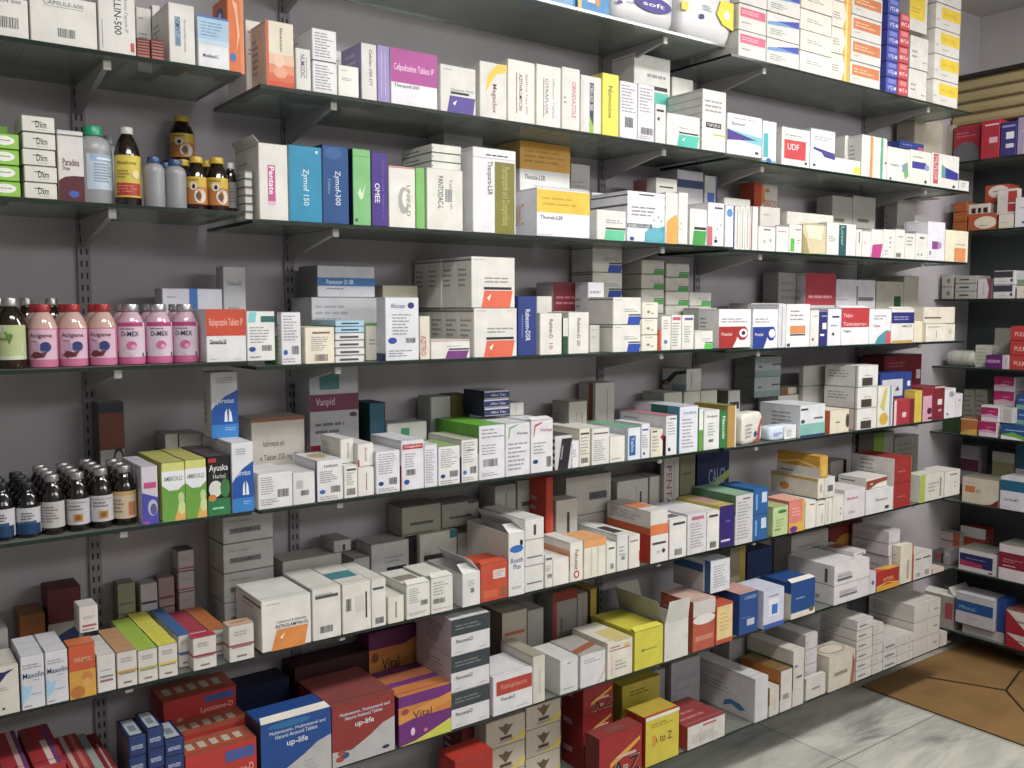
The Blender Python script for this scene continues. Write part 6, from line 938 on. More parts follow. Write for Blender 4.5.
('c','medicine_carton','carton',1.2655,.079,-1.061,.1185,.17,.0949,0,'d2d2d6',414,415,416,None,3,1,['white carton with charcoal header, top one of its stack, seventh shelf','white carton with charcoal header, second down in its stack, seventh shelf','white carton with charcoal header, lowest of its stack, seventh shelf'],21,0),
('c','medicine_carton','carton',1.3989,.059,-1.061,.1296,.13,.1059,0,'d6d4d8',417,1,2,None,1,1,['white carton with brick red band, seventh shelf, right of white carton with charcoal header'],21,0),
('c','upright_medicine_carton','carton',1.4859,.069,-1.061,.0411,.15,.1318,0,'ccc8bc',418,1,419,None,1,1,['tall cream carton with faded face, seventh shelf, right of white carton with brick red band'],21,0),
('c','upright_medicine_carton','carton',1.5913,.059,-1.061,.0648,.13,.099,0,'ccccca',420,421,2,None,1,1,['white carton with closed flaps, seventh shelf, right of tall cream carton with faded face'],21,0),
('c','medicine_carton','carton',1.6797,.064,-1.061,.0937,.14,.0961,0,'d0d0d2',422,1,423,None,1,1,['white carton with curved edge line, seventh shelf, right of white carton with closed flaps'],21,0),
('c','medicine_carton','carton',1.7832,.074,-1.061,.0981,.16,.1081,0,'d8d2c4',424,1,425,None,1,1,['cream carton with red line and yellow lid, seventh shelf'],21,0),
('c','medicine_carton','carton',1.8991,.089,-1.061,.1177,.19,.1176,0,'cbc42c',426,427,428,'flap',1,1,['bright yellow carton with tucked lid, seventh shelf'],21,0),
('c','medicine_carton','carton',2.0153,.094,-1.061,.102,.2,.1188,0,'d0cfc8',429,430,2,'openup',1,1,['open white carton with standing flap, seventh shelf, right of bright yellow carton with tucked lid'],21,0),
('c','upright_medicine_carton','carton',1.5344,.22,-1.061,.0895,.1,.1967,0,'b0a898',431,432,2,None,1,1,['cream brown carton standing at back, seventh shelf'],21,0),
('c','upright_medicine_carton','carton',1.6262,.23,-1.061,.0598,.08,.1788,0,'a8a6a0',2,1,2,None,1,1,['grey carton with curled edge at back, seventh shelf'],21,0),
('c','medicine_carton','carton',1.4774,.1596,-1.061,.0872,.0192,.0787,0,'b8aca4',2,1,433,None,1,1,['flat white carton with red stripe lid, seventh shelf'],21,0),
('c','upright_medicine_carton','carton',1.7477,.24,-1.061,.0946,.08,.2108,0,'8a8884',434,1,2,None,1,1,['red edged grey carton standing at back, seventh shelf'],21,0),
('c','upright_medicine_carton','carton',1.8174,.24,-1.061,.0406,.08,.1896,0,'94908a',435,1,2,None,1,1,['narrow grey carton standing at back, seventh shelf'],21,0),
('c','upright_medicine_carton','carton',1.8625,.24,-1.061,.0455,.08,.1943,0,'a89030',436,1,2,None,1,1,['narrow carton with yellow and black stripes, seventh shelf'],21,0),
('c','wrapped_pack','pack',2.1383,.064,-1.061,.1005,.14,.1594,0,'b4543c',437,1,438,None,1,1,['orange red wrapped pack with white top, seventh shelf'],22,0),
('c','upright_medicine_carton','carton',2.234,.054,-1.061,.0808,.12,.1293,0,'b84c30',439,1,2,None,1,1,['cream fronted orange carton, seventh shelf, right of orange red wrapped pack with white top'],21,0),
('c','medicine_carton','carton',2.24,.1,-.9016,.0927,.16,.105,0,'d4d6dc',440,441,2,None,1,1,['blue and white carton on orange pack, seventh shelf, right of white carton with charcoal header'],21,0),
('c','upright_medicine_carton','carton',2.3517,.059,-1.055,.0921,.13,.1376,0,'234b8c',442,1,443,None,1,1,['royal blue carton with data panel, seventh shelf, right of cream fronted orange carton'],21,0),
('c','medicine_carton','carton',2.468,.045,-1.055,.1068,.12,.1295,0,'c6cadc',444,1,2,None,1,1,['white and blue carton with cross window, seventh shelf'],21,0),
('c','medicine_carton','carton',2.6377,.054,-1.055,.1334,.12,.1259,0,'1f4a8a',445,446,2,'flap',1,1,['navy carton with cream open lid, seventh shelf'],21,0),
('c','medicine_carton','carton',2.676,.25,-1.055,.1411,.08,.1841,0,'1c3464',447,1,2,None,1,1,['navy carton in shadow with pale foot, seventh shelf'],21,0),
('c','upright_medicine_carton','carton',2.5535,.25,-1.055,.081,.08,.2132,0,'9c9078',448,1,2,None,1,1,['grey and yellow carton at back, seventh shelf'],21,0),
('c','flat_medicine_carton','carton',2.9242,.094,-1.055,.216,.2,.0705,0,'d2ced0',449,450,2,None,1,1,['large white carton with boxed caption, seventh shelf, right of navy carton with cream open lid'],21,0),
('c','flat_medicine_carton','carton',2.9236,.094,-.9845,.2157,.2,.0725,0,'d6d2d4',451,452,2,None,1,1,['large white carton with caption on lower one, seventh shelf'],21,0),
('c','flat_medicine_carton','carton',3.0247,.105,-.912,.0765,.15,.0152,0,'cfcac6',453,1,454,None,1,1,['flat white carton with brown lid stripe, seventh shelf'],21,0),
('c','medicine_carton','carton',2.9738,.25,-1.055,.2312,.08,.2051,0,'aca8a4',455,1,2,None,1,1,['grey white carton with stencilled caption, seventh shelf'],21,0),
('c','medicine_carton','carton',3.2065,.25,-1.055,.2225,.08,.2335,0,'6c1c18',456,1,2,None,1,1,['maroon and gold carton at back, seventh shelf, right of grey white carton with stencilled caption'],21,0),
('c','upright_medicine_carton','carton',3.056,.034,-1.055,.042,.08,.0834,0,'c8c6d0',457,1,2,None,1,1,['slim white carton with blue dots, seventh shelf, right of large white carton with boxed caption'],21,0),
('c','flat_medicine_carton','carton',3.1558,.0116,-1.055,.1505,.0352,.0754,0,'a82c22',458,1,459,None,1,1,['red and yellow carton, seventh shelf, right of slim white carton with blue dots'],21,0),
('c','upright_medicine_carton','carton',3.2593,.115,-1.055,.076,.17,.1054,0,'c4bcc2',2,460,2,None,1,1,['pale pinkish carton in end stack, seventh shelf, right of red and yellow carton'],21,0),
('c','medicine_carton','carton',3.2531,.11,-.9496,.0758,.16,.0492,0,'c8c2c6',2,461,2,None,2,1,['white carton on pinkish end stack, top one of its stack, seventh shelf','white carton on pinkish end stack, lowest of its stack, seventh shelf'],21,0),
('c','upright_medicine_carton','carton',3.2827,.0116,-1.055,.0872,.0352,.1495,0,'d6cebc',462,1,2,None,1,1,['cream carton with orange side edge, seventh shelf, right of pale pinkish carton in end stack'],21,0),
('c','medicine_carton','carton',3.3985,.039,-1.055,.1342,.09,.1034,0,'cac8c2',463,464,2,None,1,1,['white carton with two captions, seventh shelf, right of cream carton with orange side edge'],21,0),
('c','flat_medicine_carton','carton',3.5174,.019,-1.055,.083,.05,.0188,0,'cdbcb4',2,1,2,None,1,1,['small pinkish white carton at shelf end, seventh shelf, right of white carton with two captions'],21,0),
('c','medicine_carton','carton',1.7901,.024,-1.37,.1706,.06,.142,0,'9c2220',465,466,467,None,1,1,['red carton with large black and white letters, bottom shelf'],23,0),
('c','medicine_carton','carton',1.7822,.135,-1.37,.1195,.1,.0856,0,'942422',465,468,2,None,3,1,['red lettered carton in rear stack, top one of its stack, bottom shelf','red lettered carton in rear stack, second down in its stack, bottom shelf','red lettered carton in rear stack, lowest of its stack, bottom shelf'],23,0),
('c','medicine_carton','carton',1.9613,.0365,-1.37,.1431,.085,.1537,0,'cbbc28',469,470,471,None,1,1,['yellow carton with red side, bottom shelf'],23,0),
('c','medicine_carton','carton',1.9855,.16,-1.37,.1653,.1,.1045,0,'a89a24',472,1,2,None,2,1,['yellow carton behind with black lettering, top one of its stack, bottom shelf','yellow carton behind with black lettering, lowest of its stack, bottom shelf'],23,0),
('c','medicine_carton','carton',1.452,.1296,-1.37,.1344,.0592,.0792,0,'c2b8a8',473,1,2,None,3,1,['cream carton with brown plant emblem, top one of its stack, bottom shelf','cream carton with brown plant emblem, second down in its stack, bottom shelf','cream carton with brown plant emblem, lowest of its stack, bottom shelf'],23,0),
('c','medicine_carton','carton',1.6017,.18,-1.37,.1275,.12,.0823,0,'c2b8a8',473,1,2,None,3,1,['cream carton with plant emblem in taller stack, top one of its stack, bottom shelf','cream carton with plant emblem in taller stack, second down in its stack, bottom shelf','cream carton with plant emblem in taller stack, lowest of its stack, bottom shelf'],23,0),
('c','upright_medicine_carton','carton',1.3825,.21,-1.37,.0741,.1,.2145,0,'5c1418',2,1,2,None,1,1,['dark red carton in shadow, bottom shelf'],23,0),
('c','upright_medicine_carton','carton',1.2744,.034,-1.37,.1183,.08,.2244,0,'a8281c',2,1,474,None,1,1,['red topped carton at bottom edge, bottom shelf'],23,0),
('c','flat_medicine_carton','carton',2.1585,.074,-1.37,.1741,.16,.0752,0,'ccc8c4',475,476,477,None,1,1,['white carton with red lid, bottom shelf, right of yellow carton with red side'],23,0),
('c','upright_medicine_carton','carton',2.4264,.124,-1.37,.0671,.26,.1498,0,'c8c6c8',2,478,479,None,1,1,['large white carton showing its long side, bottom shelf, right of white carton with red lid'],23,0),
('c','medicine_carton','carton',2.2835,.245,-1.37,.1427,.09,.1807,0,'9c9aa0',480,1,2,None,1,1,['grey carton standing behind red lid carton, bottom shelf'],23,0),
('c','upright_medicine_carton','carton',2.1458,.255,-1.37,.1169,.07,.1628,0,'8e9092',481,1,2,None,1,1,['grey carton with blue grey caption behind, bottom shelf'],23,0),
('c','upright_medicine_carton','carton',2.5524,.25,-1.37,.0706,.08,.194,0,'9c9898',482,1,2,None,1,1,['narrow grey standing carton at back, bottom shelf'],23,0),
('c','upright_medicine_carton','carton',2.6366,.25,-1.37,.0924,.08,.1928,0,'9c9898',483,1,2,None,1,1,['grey carton with dark caption standing at back, bottom shelf'],23,0),
('c','upright_medicine_carton','carton',2.4939,.044,-1.37,.0503,.1,.0999,0,'c8c2b8',484,485,2,None,1,1,['narrow white carton beside big carton, bottom shelf'],23,0),
('c','upright_medicine_carton','carton',2.5574,.079,-1.37,.0624,.17,.1449,0,'ccc8c4',486,487,488,None,1,1,['white carton with orange brown side, bottom shelf, right of narrow white carton beside big carton'],23,0),
('c','upright_medicine_carton','carton',2.6236,.094,-1.37,.0611,.2,.1996,0,'cac4bc',489,490,2,None,1,1,['tall cream white carton with green side, bottom shelf'],23,0),
('c','medicine_carton','carton',2.7437,.12,-1.37,.0696,.18,.0551,0,'c6c0c0',491,1,2,None,4,1,['white carton in end tower of five, top one of its stack, bottom shelf','white carton in end tower of five, second down in its stack, bottom shelf','white carton in end tower of five, third down in its stack, bottom shelf','white carton in end tower of five, lowest of its stack, bottom shelf'],23,0),
('c','medicine_carton','carton',2.7327,.01,-1.37,.1129,.02,.0779,0,'cac6c2',492,1,2,None,1,1,['low white carton protruding in front, bottom shelf'],23,0),
('c','medicine_carton','carton',2.8793,.044,-1.37,.1586,.1,.1305,0,'c8c0b0',493,1,494,None,1,1,['cream carton with round lid motif, bottom shelf'],23,0),
('c','flat_medicine_carton','carton',3.0183,.074,-1.37,.0992,.16,.0379,0,'c8c4c0',495,1,2,None,6,1,['white carton in tall end stack, top one of its stack, bottom shelf','white carton in tall end stack, second down in its stack, bottom shelf','white carton in tall end stack, third down in its stack, bottom shelf','white carton in tall end stack, fourth down in its stack, bottom shelf','white carton in tall end stack, fifth down in its stack, bottom shelf','white carton in tall end stack, lowest of its stack, bottom shelf'],23,0),
('c','medicine_carton','carton',3.1052,.064,-1.37,.0659,.14,.0382,0,'c4c0bc',496,1,2,None,5,1,['slim white carton in second end stack, top one of its stack, bottom shelf','slim white carton in second end stack, second down in its stack, bottom shelf','slim white carton in second end stack, third down in its stack, bottom shelf','slim white carton in second end stack, fourth down in its stack, bottom shelf','slim white carton in second end stack, lowest of its stack, bottom shelf'],23,0),
('c','flat_medicine_carton','carton',3.1898,.054,-1.37,.0917,.12,.0365,0,'c4c2be',497,1,2,None,3,1,['white carton with grey captions in short stack, top one of its stack, bottom shelf','white carton with grey captions in short stack, second down in its stack, bottom shelf','white carton with grey captions in short stack, lowest of its stack, bottom shelf'],23,0),
('c','flat_medicine_carton','carton',3.2936,.054,-1.37,.109,.12,.0361,0,'c8c4be',498,1,2,None,3,1,['small white carton in third end stack, top one of its stack, bottom shelf','small white carton in third end stack, second down in its stack, bottom shelf','small white carton in third end stack, lowest of its stack, bottom shelf'],23,0),
('c','flat_medicine_carton','carton',3.4482,.094,-1.37,.1921,.2,.0696,0,'cac4be',499,1,2,None,3,1,['long white carton in last block, top one of its stack, bottom shelf','long white carton in last block, second down in its stack, bottom shelf','long white carton in last block, lowest of its stack, bottom shelf'],23,0),
('c','medicine_carton','carton',3.5786,.034,-1.37,.0501,.08,.0562,0,'c6beb8',2,1,2,None,1,1,['tiny white carton at shelf end, bottom shelf, right of long white carton in last block'],23,0),
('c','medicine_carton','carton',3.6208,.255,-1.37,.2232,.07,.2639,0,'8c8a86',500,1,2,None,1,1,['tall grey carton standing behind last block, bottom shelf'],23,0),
('c','upright_medicine_carton','carton',4.06,.2075,.6332,.1165,.1,.1586,-1.5708,'a8283a',501,1,2,None,1,1,['red carton with grey dome shape, top side shelf, right of narrow beige carton in corner'],24,1),
('c','upright_medicine_carton','carton',4.04,.0911,.6332,.0775,.12,.1593,-1.5708,'b8283c',502,1,2,None,1,1,['bright red carton with pale data squares, top side shelf'],24,1),
('c','upright_medicine_carton','carton',4.04,.0154,.6332,.0649,.12,.142,-1.5708,'3c3a80',503,1,2,None,1,1,['navy carton with white labels, top side shelf'],24,1),
('c','upright_medicine_carton','carton',4.04,-.065,.6332,.0883,.12,.1514,-1.5708,'a898b8',504,1,2,None,1,1,['lilac carton at right frame edge, top side shelf, right of navy carton with white labels'],24,1),
('c','upright_medicine_carton','carton',4.07,.2941,.6332,.0364,.1,.1757,-1.5708,'b4ac98',505,1,2,None,1,1,['narrow beige carton in corner, top side shelf'],24,1),
('c','medicine_carton','carton',4.05,.2143,.3349,.0608,.12,.0426,-1.5708,'a4551c',506,1,2,None,3,1,['orange brown carton, top one of its stack, second side shelf','orange brown carton, second down in its stack, second side shelf','orange brown carton, lowest of its stack, second side shelf'],25,1),
('c','medicine_carton','carton',4.05,.1165,.3349,.1209,.12,.0701,-1.5708,'b4502c',507,1,2,None,1,1,['orange carton with cream oval, second side shelf, right of orange brown carton'],25,1),
('c','flat_medicine_carton','carton',4.05,.1364,.405,.0934,.1,.0442,-1.5708,'cfc6bc',508,1,2,None,1,1,['white carton with black squares on orange carton, second side shelf, right of orange brown carton'],25,1),
('c','medicine_carton','carton',4.08,.0801,.4502,.0968,.1,.077,-1.5708,'b44428',509,1,2,None,1,1,['orange red carton with white oval on top, second side shelf, right of orange brown carton'],25,1),
('c','medicine_carton','carton',4.04,.011,.3349,.0614,.12,.0586,-1.5708,'d6ccc0',510,1,2,None,1,1,['cream white carton, second side shelf, right of orange carton with cream oval'],25,1),
('c','medicine_carton','carton',4.0096,.0149,.3935,.0809,.0392,.1063,-1.5708,'cfc6c4',511,1,2,None,1,1,['white carton with red blocks, second side shelf'],25,1),
('c','medicine_carton','carton',4.04,-.076,.3349,.0985,.13,.1226,-1.5708,'d4d2d8',512,1,2,None,1,1,['white carton at right edge, second side shelf, right of cream white carton'],25,1),
('c','upright_medicine_carton','carton',4.12,.327,.3349,.0606,.1,.1345,-1.5708,'7c8c90',513,1,2,None,1,1,['grey blue carton in corner, second side shelf'],25,1),
('c','medicine_carton','carton',4.06,.3312,.0408,.0658,.1,.0556,-1.5708,'9a968e',514,1,2,None,2,1,['grey carton with dark caption in corner, top one of its stack, third side shelf','grey carton with dark caption in corner, lowest of its stack, third side shelf'],26,1),
('c','medicine_carton','carton',4.05,.2588,.0408,.0525,.12,.0543,-1.5708,'aaa69e',515,1,2,None,2,1,['pale grey carton with round mark, top one of its stack, third side shelf','pale grey carton with round mark, lowest of its stack, third side shelf'],26,1),
('c','flat_medicine_carton','carton',4.05,.176,.0408,.0949,.12,.0341,-1.5708,'a8a49e',516,1,2,None,3,1,['grey white carton with dark caption, top one of its stack, third side shelf','grey white carton with dark caption, second down in its stack, third side shelf','grey white carton with dark caption, lowest of its stack, third side shelf'],26,1),
('c','upright_medicine_carton','carton',4.05,.0929,.0408,.0619,.12,.0867,-1.5708,'c8c4c6',517,1,2,None,1,1,['white carton with mauve curve, third side shelf, right of grey white carton with dark caption'],26,1),
('c','medicine_carton','carton',4.04,.0077,.0408,.0874,.12,.0592,-1.5708,'c8c6c8',518,1,2,None,2,1,['white carton with charcoal strip, top one of its stack, third side shelf','white carton with charcoal strip, lowest of its stack, third side shelf'],26,1),
('c','medicine_carton','carton',4.04,-.0912,.0408,.093,.12,.0531,-1.5708,'d0c8bc',519,1,2,None,1,1,['cream carton at right frame edge, third side shelf, right of white carton with charcoal strip'],26,1),
('c','flat_medicine_carton','carton',4.05,-.082,.0939,.0902,.1,.0255,-1.5708,'6c8c6c',2,1,2,None,1,1,['green topped carton on cream one, third side shelf, right of white carton with charcoal strip'],26,1),
('r','wrapped_roll',4.0458,.2034,-.2565,.1214,.0717,['plastic wrapped white roll, fourth side shelf'],27),
('c','upright_medicine_carton','carton',4.0646,.1083,-.2565,.0695,.0692,.0974,-1.5708,'b8bcaa',520,1,2,None,1,1,['pale green white carton, fourth side shelf, right of plastic wrapped white roll'],28,1),
('c','medicine_carton','carton',4.03,.0378,-.2565,.0674,.1,.0579,-1.5708,'5c1c64',521,1,2,None,1,1,['purple carton with white name, fourth side shelf, right of pale green white carton'],28,1),
('c','upright_medicine_carton','carton',4.03,-.0124,-.2565,.0289,.1,.0607,-1.5708,'beb4c0',522,1,2,None,1,1,['slim lilac white carton, fourth side shelf, right of purple carton with white name'],28,1),
('c','flat_medicine_carton','carton',4.04,-.0881,-.2565,.1197,.12,.0612,-1.5708,'b0302e',523,1,2,None,3,1,['red carton in frame edge stack, top one of its stack, fourth side shelf','red carton in frame edge stack, second down in its stack, fourth side shelf','red carton in frame edge stack, lowest of its stack, fourth side shelf'],28,1),
('c','upright_medicine_carton','carton',4.14,.0623,-.2565,.0684,.08,.1717,-1.5708,'98948a',524,1,2,None,1,1,['tall beige grey carton at back, fourth side shelf'],28,1),
('c','medicine_carton','carton',4.0071,.0475,-.5514,.0789,.0642,.0661,-1.5708,'cfc4c8',525,1,2,None,1,1,['magenta and white carton at bottom of front pair, fifth side shelf'],29,1),
('c','medicine_carton','carton',4.0096,.0436,-.4853,.0758,.0592,.0698,-1.5708,'cfc4c8',526,1,2,None,1,1,['magenta and white carton with pale lid, fifth side shelf, right of orange and gold carton'],29,1),
('c','medicine_carton','carton',4.09,.0166,-.5514,.0885,.1,.065,-1.5708,'bcb0b6',525,1,2,None,4,1,['magenta and white carton in rear stack, top one of its stack, fifth side shelf','magenta and white carton in rear stack, second down in its stack, fifth side shelf','magenta and white carton in rear stack, third down in its stack, fifth side shelf','magenta and white carton in rear stack, lowest of its stack, fifth side shelf'],29,1),
('c','medicine_carton','carton',4.0046,-.0237,-.4853,.0572,.0292,.067,-1.5708,'c6c2c4',527,1,2,None,1,1,['white carton with grey data panel, fifth side shelf'],29,1),
('c','flat_medicine_carton','carton',4.0071,-.0874,-.5514,.1573,.0642,.0628,-1.5708,'1f4c84',528,1,2,None,1,1,['blue carton with green wave, fifth side shelf'],29,1),
('c','medicine_carton','carton',4.07,-.1034,-.4886,.1162,.1,.0641,-1.5708,'2c4c88',529,1,2,None,2,1,['blue and green carton in rear stack, top one of its stack, fifth side shelf','blue and green carton in rear stack, lowest of its stack, fifth side shelf'],29,1),
('c','medicine_carton','carton',4.03,.1326,-.5514,.0728,.1,.071,-1.5708,'a8682c',530,1,2,None,1,1,['orange and gold carton, fifth side shelf, right of dark green carton in shadow'],29,1),
('c','medicine_carton','carton',4.03,.213,-.5514,.0798,.1,.0539,-1.5708,'243c1c',531,1,2,None,1,1,['dark green carton in shadow, fifth side shelf'],29,1),
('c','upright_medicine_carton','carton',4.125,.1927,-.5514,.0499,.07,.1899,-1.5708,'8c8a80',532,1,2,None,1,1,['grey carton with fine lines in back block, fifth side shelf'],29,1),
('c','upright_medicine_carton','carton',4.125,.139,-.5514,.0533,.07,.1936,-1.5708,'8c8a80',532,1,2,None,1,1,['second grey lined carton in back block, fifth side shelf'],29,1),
('c','medicine_carton','carton',4.045,.0718,-.8512,.1585,.13,.1148,-1.5708,'cac0ac',533,1,534,None,1,1,['cream carton with orange name patch, sixth side shelf'],30,1),
('c','medicine_carton','carton',4.03,-.1028,-.8512,.1696,.12,.1407,-1.5708,'c8c8d2',535,1,2,None,1,1,['white carton with petrol blue band, sixth side shelf'],30,1),
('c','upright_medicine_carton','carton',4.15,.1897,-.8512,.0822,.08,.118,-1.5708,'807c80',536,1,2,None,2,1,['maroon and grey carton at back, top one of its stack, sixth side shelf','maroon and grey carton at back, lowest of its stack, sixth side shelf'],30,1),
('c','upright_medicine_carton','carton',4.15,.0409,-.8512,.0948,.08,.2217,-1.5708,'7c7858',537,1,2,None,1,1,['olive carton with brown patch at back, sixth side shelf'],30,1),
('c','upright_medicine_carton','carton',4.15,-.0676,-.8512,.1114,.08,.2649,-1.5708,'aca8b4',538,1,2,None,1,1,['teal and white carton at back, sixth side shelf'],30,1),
('c','medicine_carton','carton',4.05,.071,-1.155,.1664,.14,.0989,-1.5708,'c6c2c6',539,1,540,None,1,1,['white carton with navy and crimson panel, seventh side shelf'],31,1),
('c','medicine_carton','carton',4.04,-.1126,-1.155,.1766,.14,.1554,-1.5708,'ccc4c8',541,1,540,None,1,1,['white carton with maroon band, seventh side shelf'],31,1),
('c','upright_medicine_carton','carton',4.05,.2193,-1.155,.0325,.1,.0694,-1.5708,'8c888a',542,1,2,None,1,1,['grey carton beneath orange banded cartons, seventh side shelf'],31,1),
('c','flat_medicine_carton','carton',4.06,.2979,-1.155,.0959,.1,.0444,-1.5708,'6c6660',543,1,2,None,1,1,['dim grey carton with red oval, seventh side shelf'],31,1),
('c','flat_medicine_carton','carton',4.12,.2785,-1.1106,.1282,.0384,.0434,-1.5708,'b8aca4',544,1,2,None,2,1,['white carton with orange end band, top one of its stack, seventh side shelf','white carton with orange end band, lowest of its stack, seventh side shelf'],31,1),
('c','upright_medicine_carton','carton',4.18,.1754,-1.155,.1148,.08,.1603,-1.5708,'a0382c',545,1,2,None,1,1,['red and white carton row behind navy panel carton, seventh side shelf'],31,1),
('c','medicine_carton','carton',4.06,.2578,-1.4391,.1827,.16,.148,-1.5708,'9a968e',546,1,2,'open',1,1,['big grey white open carton with red label, lowest side shelf'],32,1),
('c','flat_medicine_carton','carton',4.05,.0404,-1.4391,.1812,.12,.046,-1.5708,'aca8a8',547,1,2,None,1,1,['white carton under blue carton, lowest side shelf'],32,1),
('c','medicine_carton','carton',4.04,.069,-1.3931,.1694,.14,.1344,-1.5708,'b8b4bc',548,1,2,'flap',1,1,['blue and white carton with curled lid, lowest side shelf'],32,1),
('c','upright_medicine_carton','carton',4.04,-.0345,-1.3931,.0359,.1,.1459,-1.5708,'1f4484',2,1,2,None,1,1,['narrow blue carton at side of curled lid carton, lowest side shelf'],32,1),
('c','flat_medicine_carton','carton',4.03,-.1417,-1.4391,.1478,.12,.0619,-1.5708,'c8bcb8',549,1,2,None,1,1,['white carton with crimson curve, lowest side shelf'],32,1),
('c','medicine_carton','carton',4.03,-.1382,-1.3772,.1477,.12,.0995,-1.5708,'ccc4c0',549,1,550,None,1,1,['upper white carton with crimson curve, lowest side shelf'],32,1)]
ZS={0: (0.8, 0.788, 0.768), 1: (0.487, 0.47, 0.461), 2: (0.202, 0.188, 0.182), 3: (-0.112, -0.123, -0.129), 4: (-0.433, -0.435, -0.437), 5: (-0.755, -0.75, -0.753), 6: (-1.07, -1.061, -1.055), 7: (-1.37, -1.37, -1.37)}
ZR={0: 0.9947, 1: 0.6332, 2: 0.3349, 3: 0.0408, 4: -0.2565, 5: -0.5514, 6: -0.8512, 7: -1.155, 8: -1.4391}

C=bpy.context.scene.collection
BW=.305; XC=4.275; XR=3.97; FLOOR=-1.55; CEIL=1.32
def lin(h):
    if len(h)==3: h=''.join(q+q for q in h)
    o=[]
    for k in (0,2,4):
        c=int(h[k:k+2],16)/255; o.append(c/12.92 if c<=.04045 else ((c+.055)/1.055)**2.4)
    return o
# ---------------------------------------------------------------- materials
MC={}
def newmat(n):
    m=bpy.data.materials.new(n); m.use_nodes=True; return m,m.node_tree.nodes,m.node_tree.links,m.node_tree.nodes['Principled BSDF']
def card(h,rough=.5,spec=.35):
    k=('c',h,rough)
    if k in MC: return MC[k]
    m,N,Lk,b=newmat('card_'+h); col=lin(h); gy=.3*col[0]+.6*col[1]+.1*col[2]; col=[.9*c+.1*gy for c in col]  # pulled slightly towards grey to paint haze into the colours
    tc=N.new('ShaderNodeTexCoord'); ns=N.new('ShaderNodeTexNoise'); ns.inputs['Scale'].default_value=22; ns.inputs['Detail'].default_value=3
    rp=N.new('ShaderNodeValToRGB'); e=rp.color_ramp.elements
    e[0].position=.3; e[0].color=[c*.9 for c in col]+[1]; e[1].position=.7; e[1].color=[min(1,c*1.05) for c in col]+[1]
    Lk.new(tc.outputs['Object'],ns.inputs['Vector']); Lk.new(ns.outputs['Fac'],rp.inputs['Fac']); Lk.new(rp.outputs['Color'],b.inputs['Base Color'])
    b.inputs['Roughness'].default_value=rough; b.inputs['Specular IOR Level'].default_value=spec
    MC[k]=m; return m
def gloss(h,rough=.12,trans=0,alpha=1,metal=0,coat=0):
    k=('g',h,rough,trans,metal)
    if k in MC: return MC[k]
    m,N,Lk,b=newmat('gloss_'+h); col=lin(h)
    ns=N.new('ShaderNodeTexNoise'); ns.inputs['Scale'].default_value=14
    mp=N.new('ShaderNodeMapRange'); mp.inputs['To Min'].default_value=max(.02,rough-.04); mp.inputs['To Max'].default_value=rough+.06
    Lk.new(ns.outputs['Fac'],mp.inputs['Value']); Lk.new(mp.outputs['Result'],b.inputs['Roughness'])
    b.inputs['Base Color'].default_value=col+[1]; b.inputs['Transmission Weight'].default_value=trans; b.inputs['Metallic'].default_value=metal
    b.inputs['Coat Weight'].default_value=coat
    MC[k]=m; return m
def wallmat(name,h,h2,scale=3,bump=.02,rough=.75):
    m,N,Lk,b=newmat(name)
    tc=N.new('ShaderNodeTexCoord'); ns=N.new('ShaderNodeTexNoise'); ns.inputs['Scale'].default_value=scale; ns.inputs['Detail'].default_value=6
    rp=N.new('ShaderNodeValToRGB'); e=rp.color_ramp.elements; e[0].position=.35; e[1].position=.68; e[0].color=lin(h)+[1]; e[1].color=lin(h2)+[1]
    Lk.new(tc.outputs['Object'],ns.inputs['Vector']); Lk.new(ns.outputs['Fac'],rp.inputs['Fac']); Lk.new(rp.outputs['Color'],b.inputs['Base Color'])
    n2=N.new('ShaderNodeTexNoise'); n2.inputs['Scale'].default_value=120; bp=N.new('ShaderNodeBump'); bp.inputs['Strength'].default_value=bump*4; bp.inputs['Distance'].default_value=.002
    Lk.new(tc.outputs['Object'],n2.inputs['Vector']); Lk.new(n2.outputs['Fac'],bp.inputs['Height']); Lk.new(bp.outputs['Normal'],b.inputs['Normal'])
    b.inputs['Roughness'].default_value=rough
    return m
def glassmat():
    m,N,Lk,b=newmat('dusty_shelf_glass')
    out=N['Material Output']
    tr=N.new('ShaderNodeBsdfTransparent'); tr.inputs['Color'].default_value=(.66,.72,.68,1)
    b.inputs['Base Color'].default_value=(.36,.385,.345,1); b.inputs['Roughness'].default_value=.16; b.inputs['Specular IOR Level'].default_value=.6
    tc=N.new('ShaderNodeTexCoord'); ns=N.new('ShaderNodeTexNoise'); ns.inputs['Scale'].default_value=5; ns.inputs['Detail'].default_value=5
    mp=N.new('ShaderNodeMapRange'); mp.inputs['To Min'].default_value=.3; mp.inputs['To Max'].default_value=.55
    Lk.new(tc.outputs['Object'],ns.inputs['Vector']); Lk.new(ns.outputs['Fac'],mp.inputs['Value'])
    mx=N.new('ShaderNodeMixShader'); Lk.new(mp.outputs['Result'],mx.inputs[0]); Lk.new(tr.outputs[0],mx.inputs[1]); Lk.new(b.outputs[0],mx.inputs[2]); Lk.new(mx.outputs[0],out.inputs['Surface'])
    return m
GLASS=glassmat(); EDGE=gloss('1c2a24',.12); STEEL=gloss('8c8a8e',.4,metal=.3)
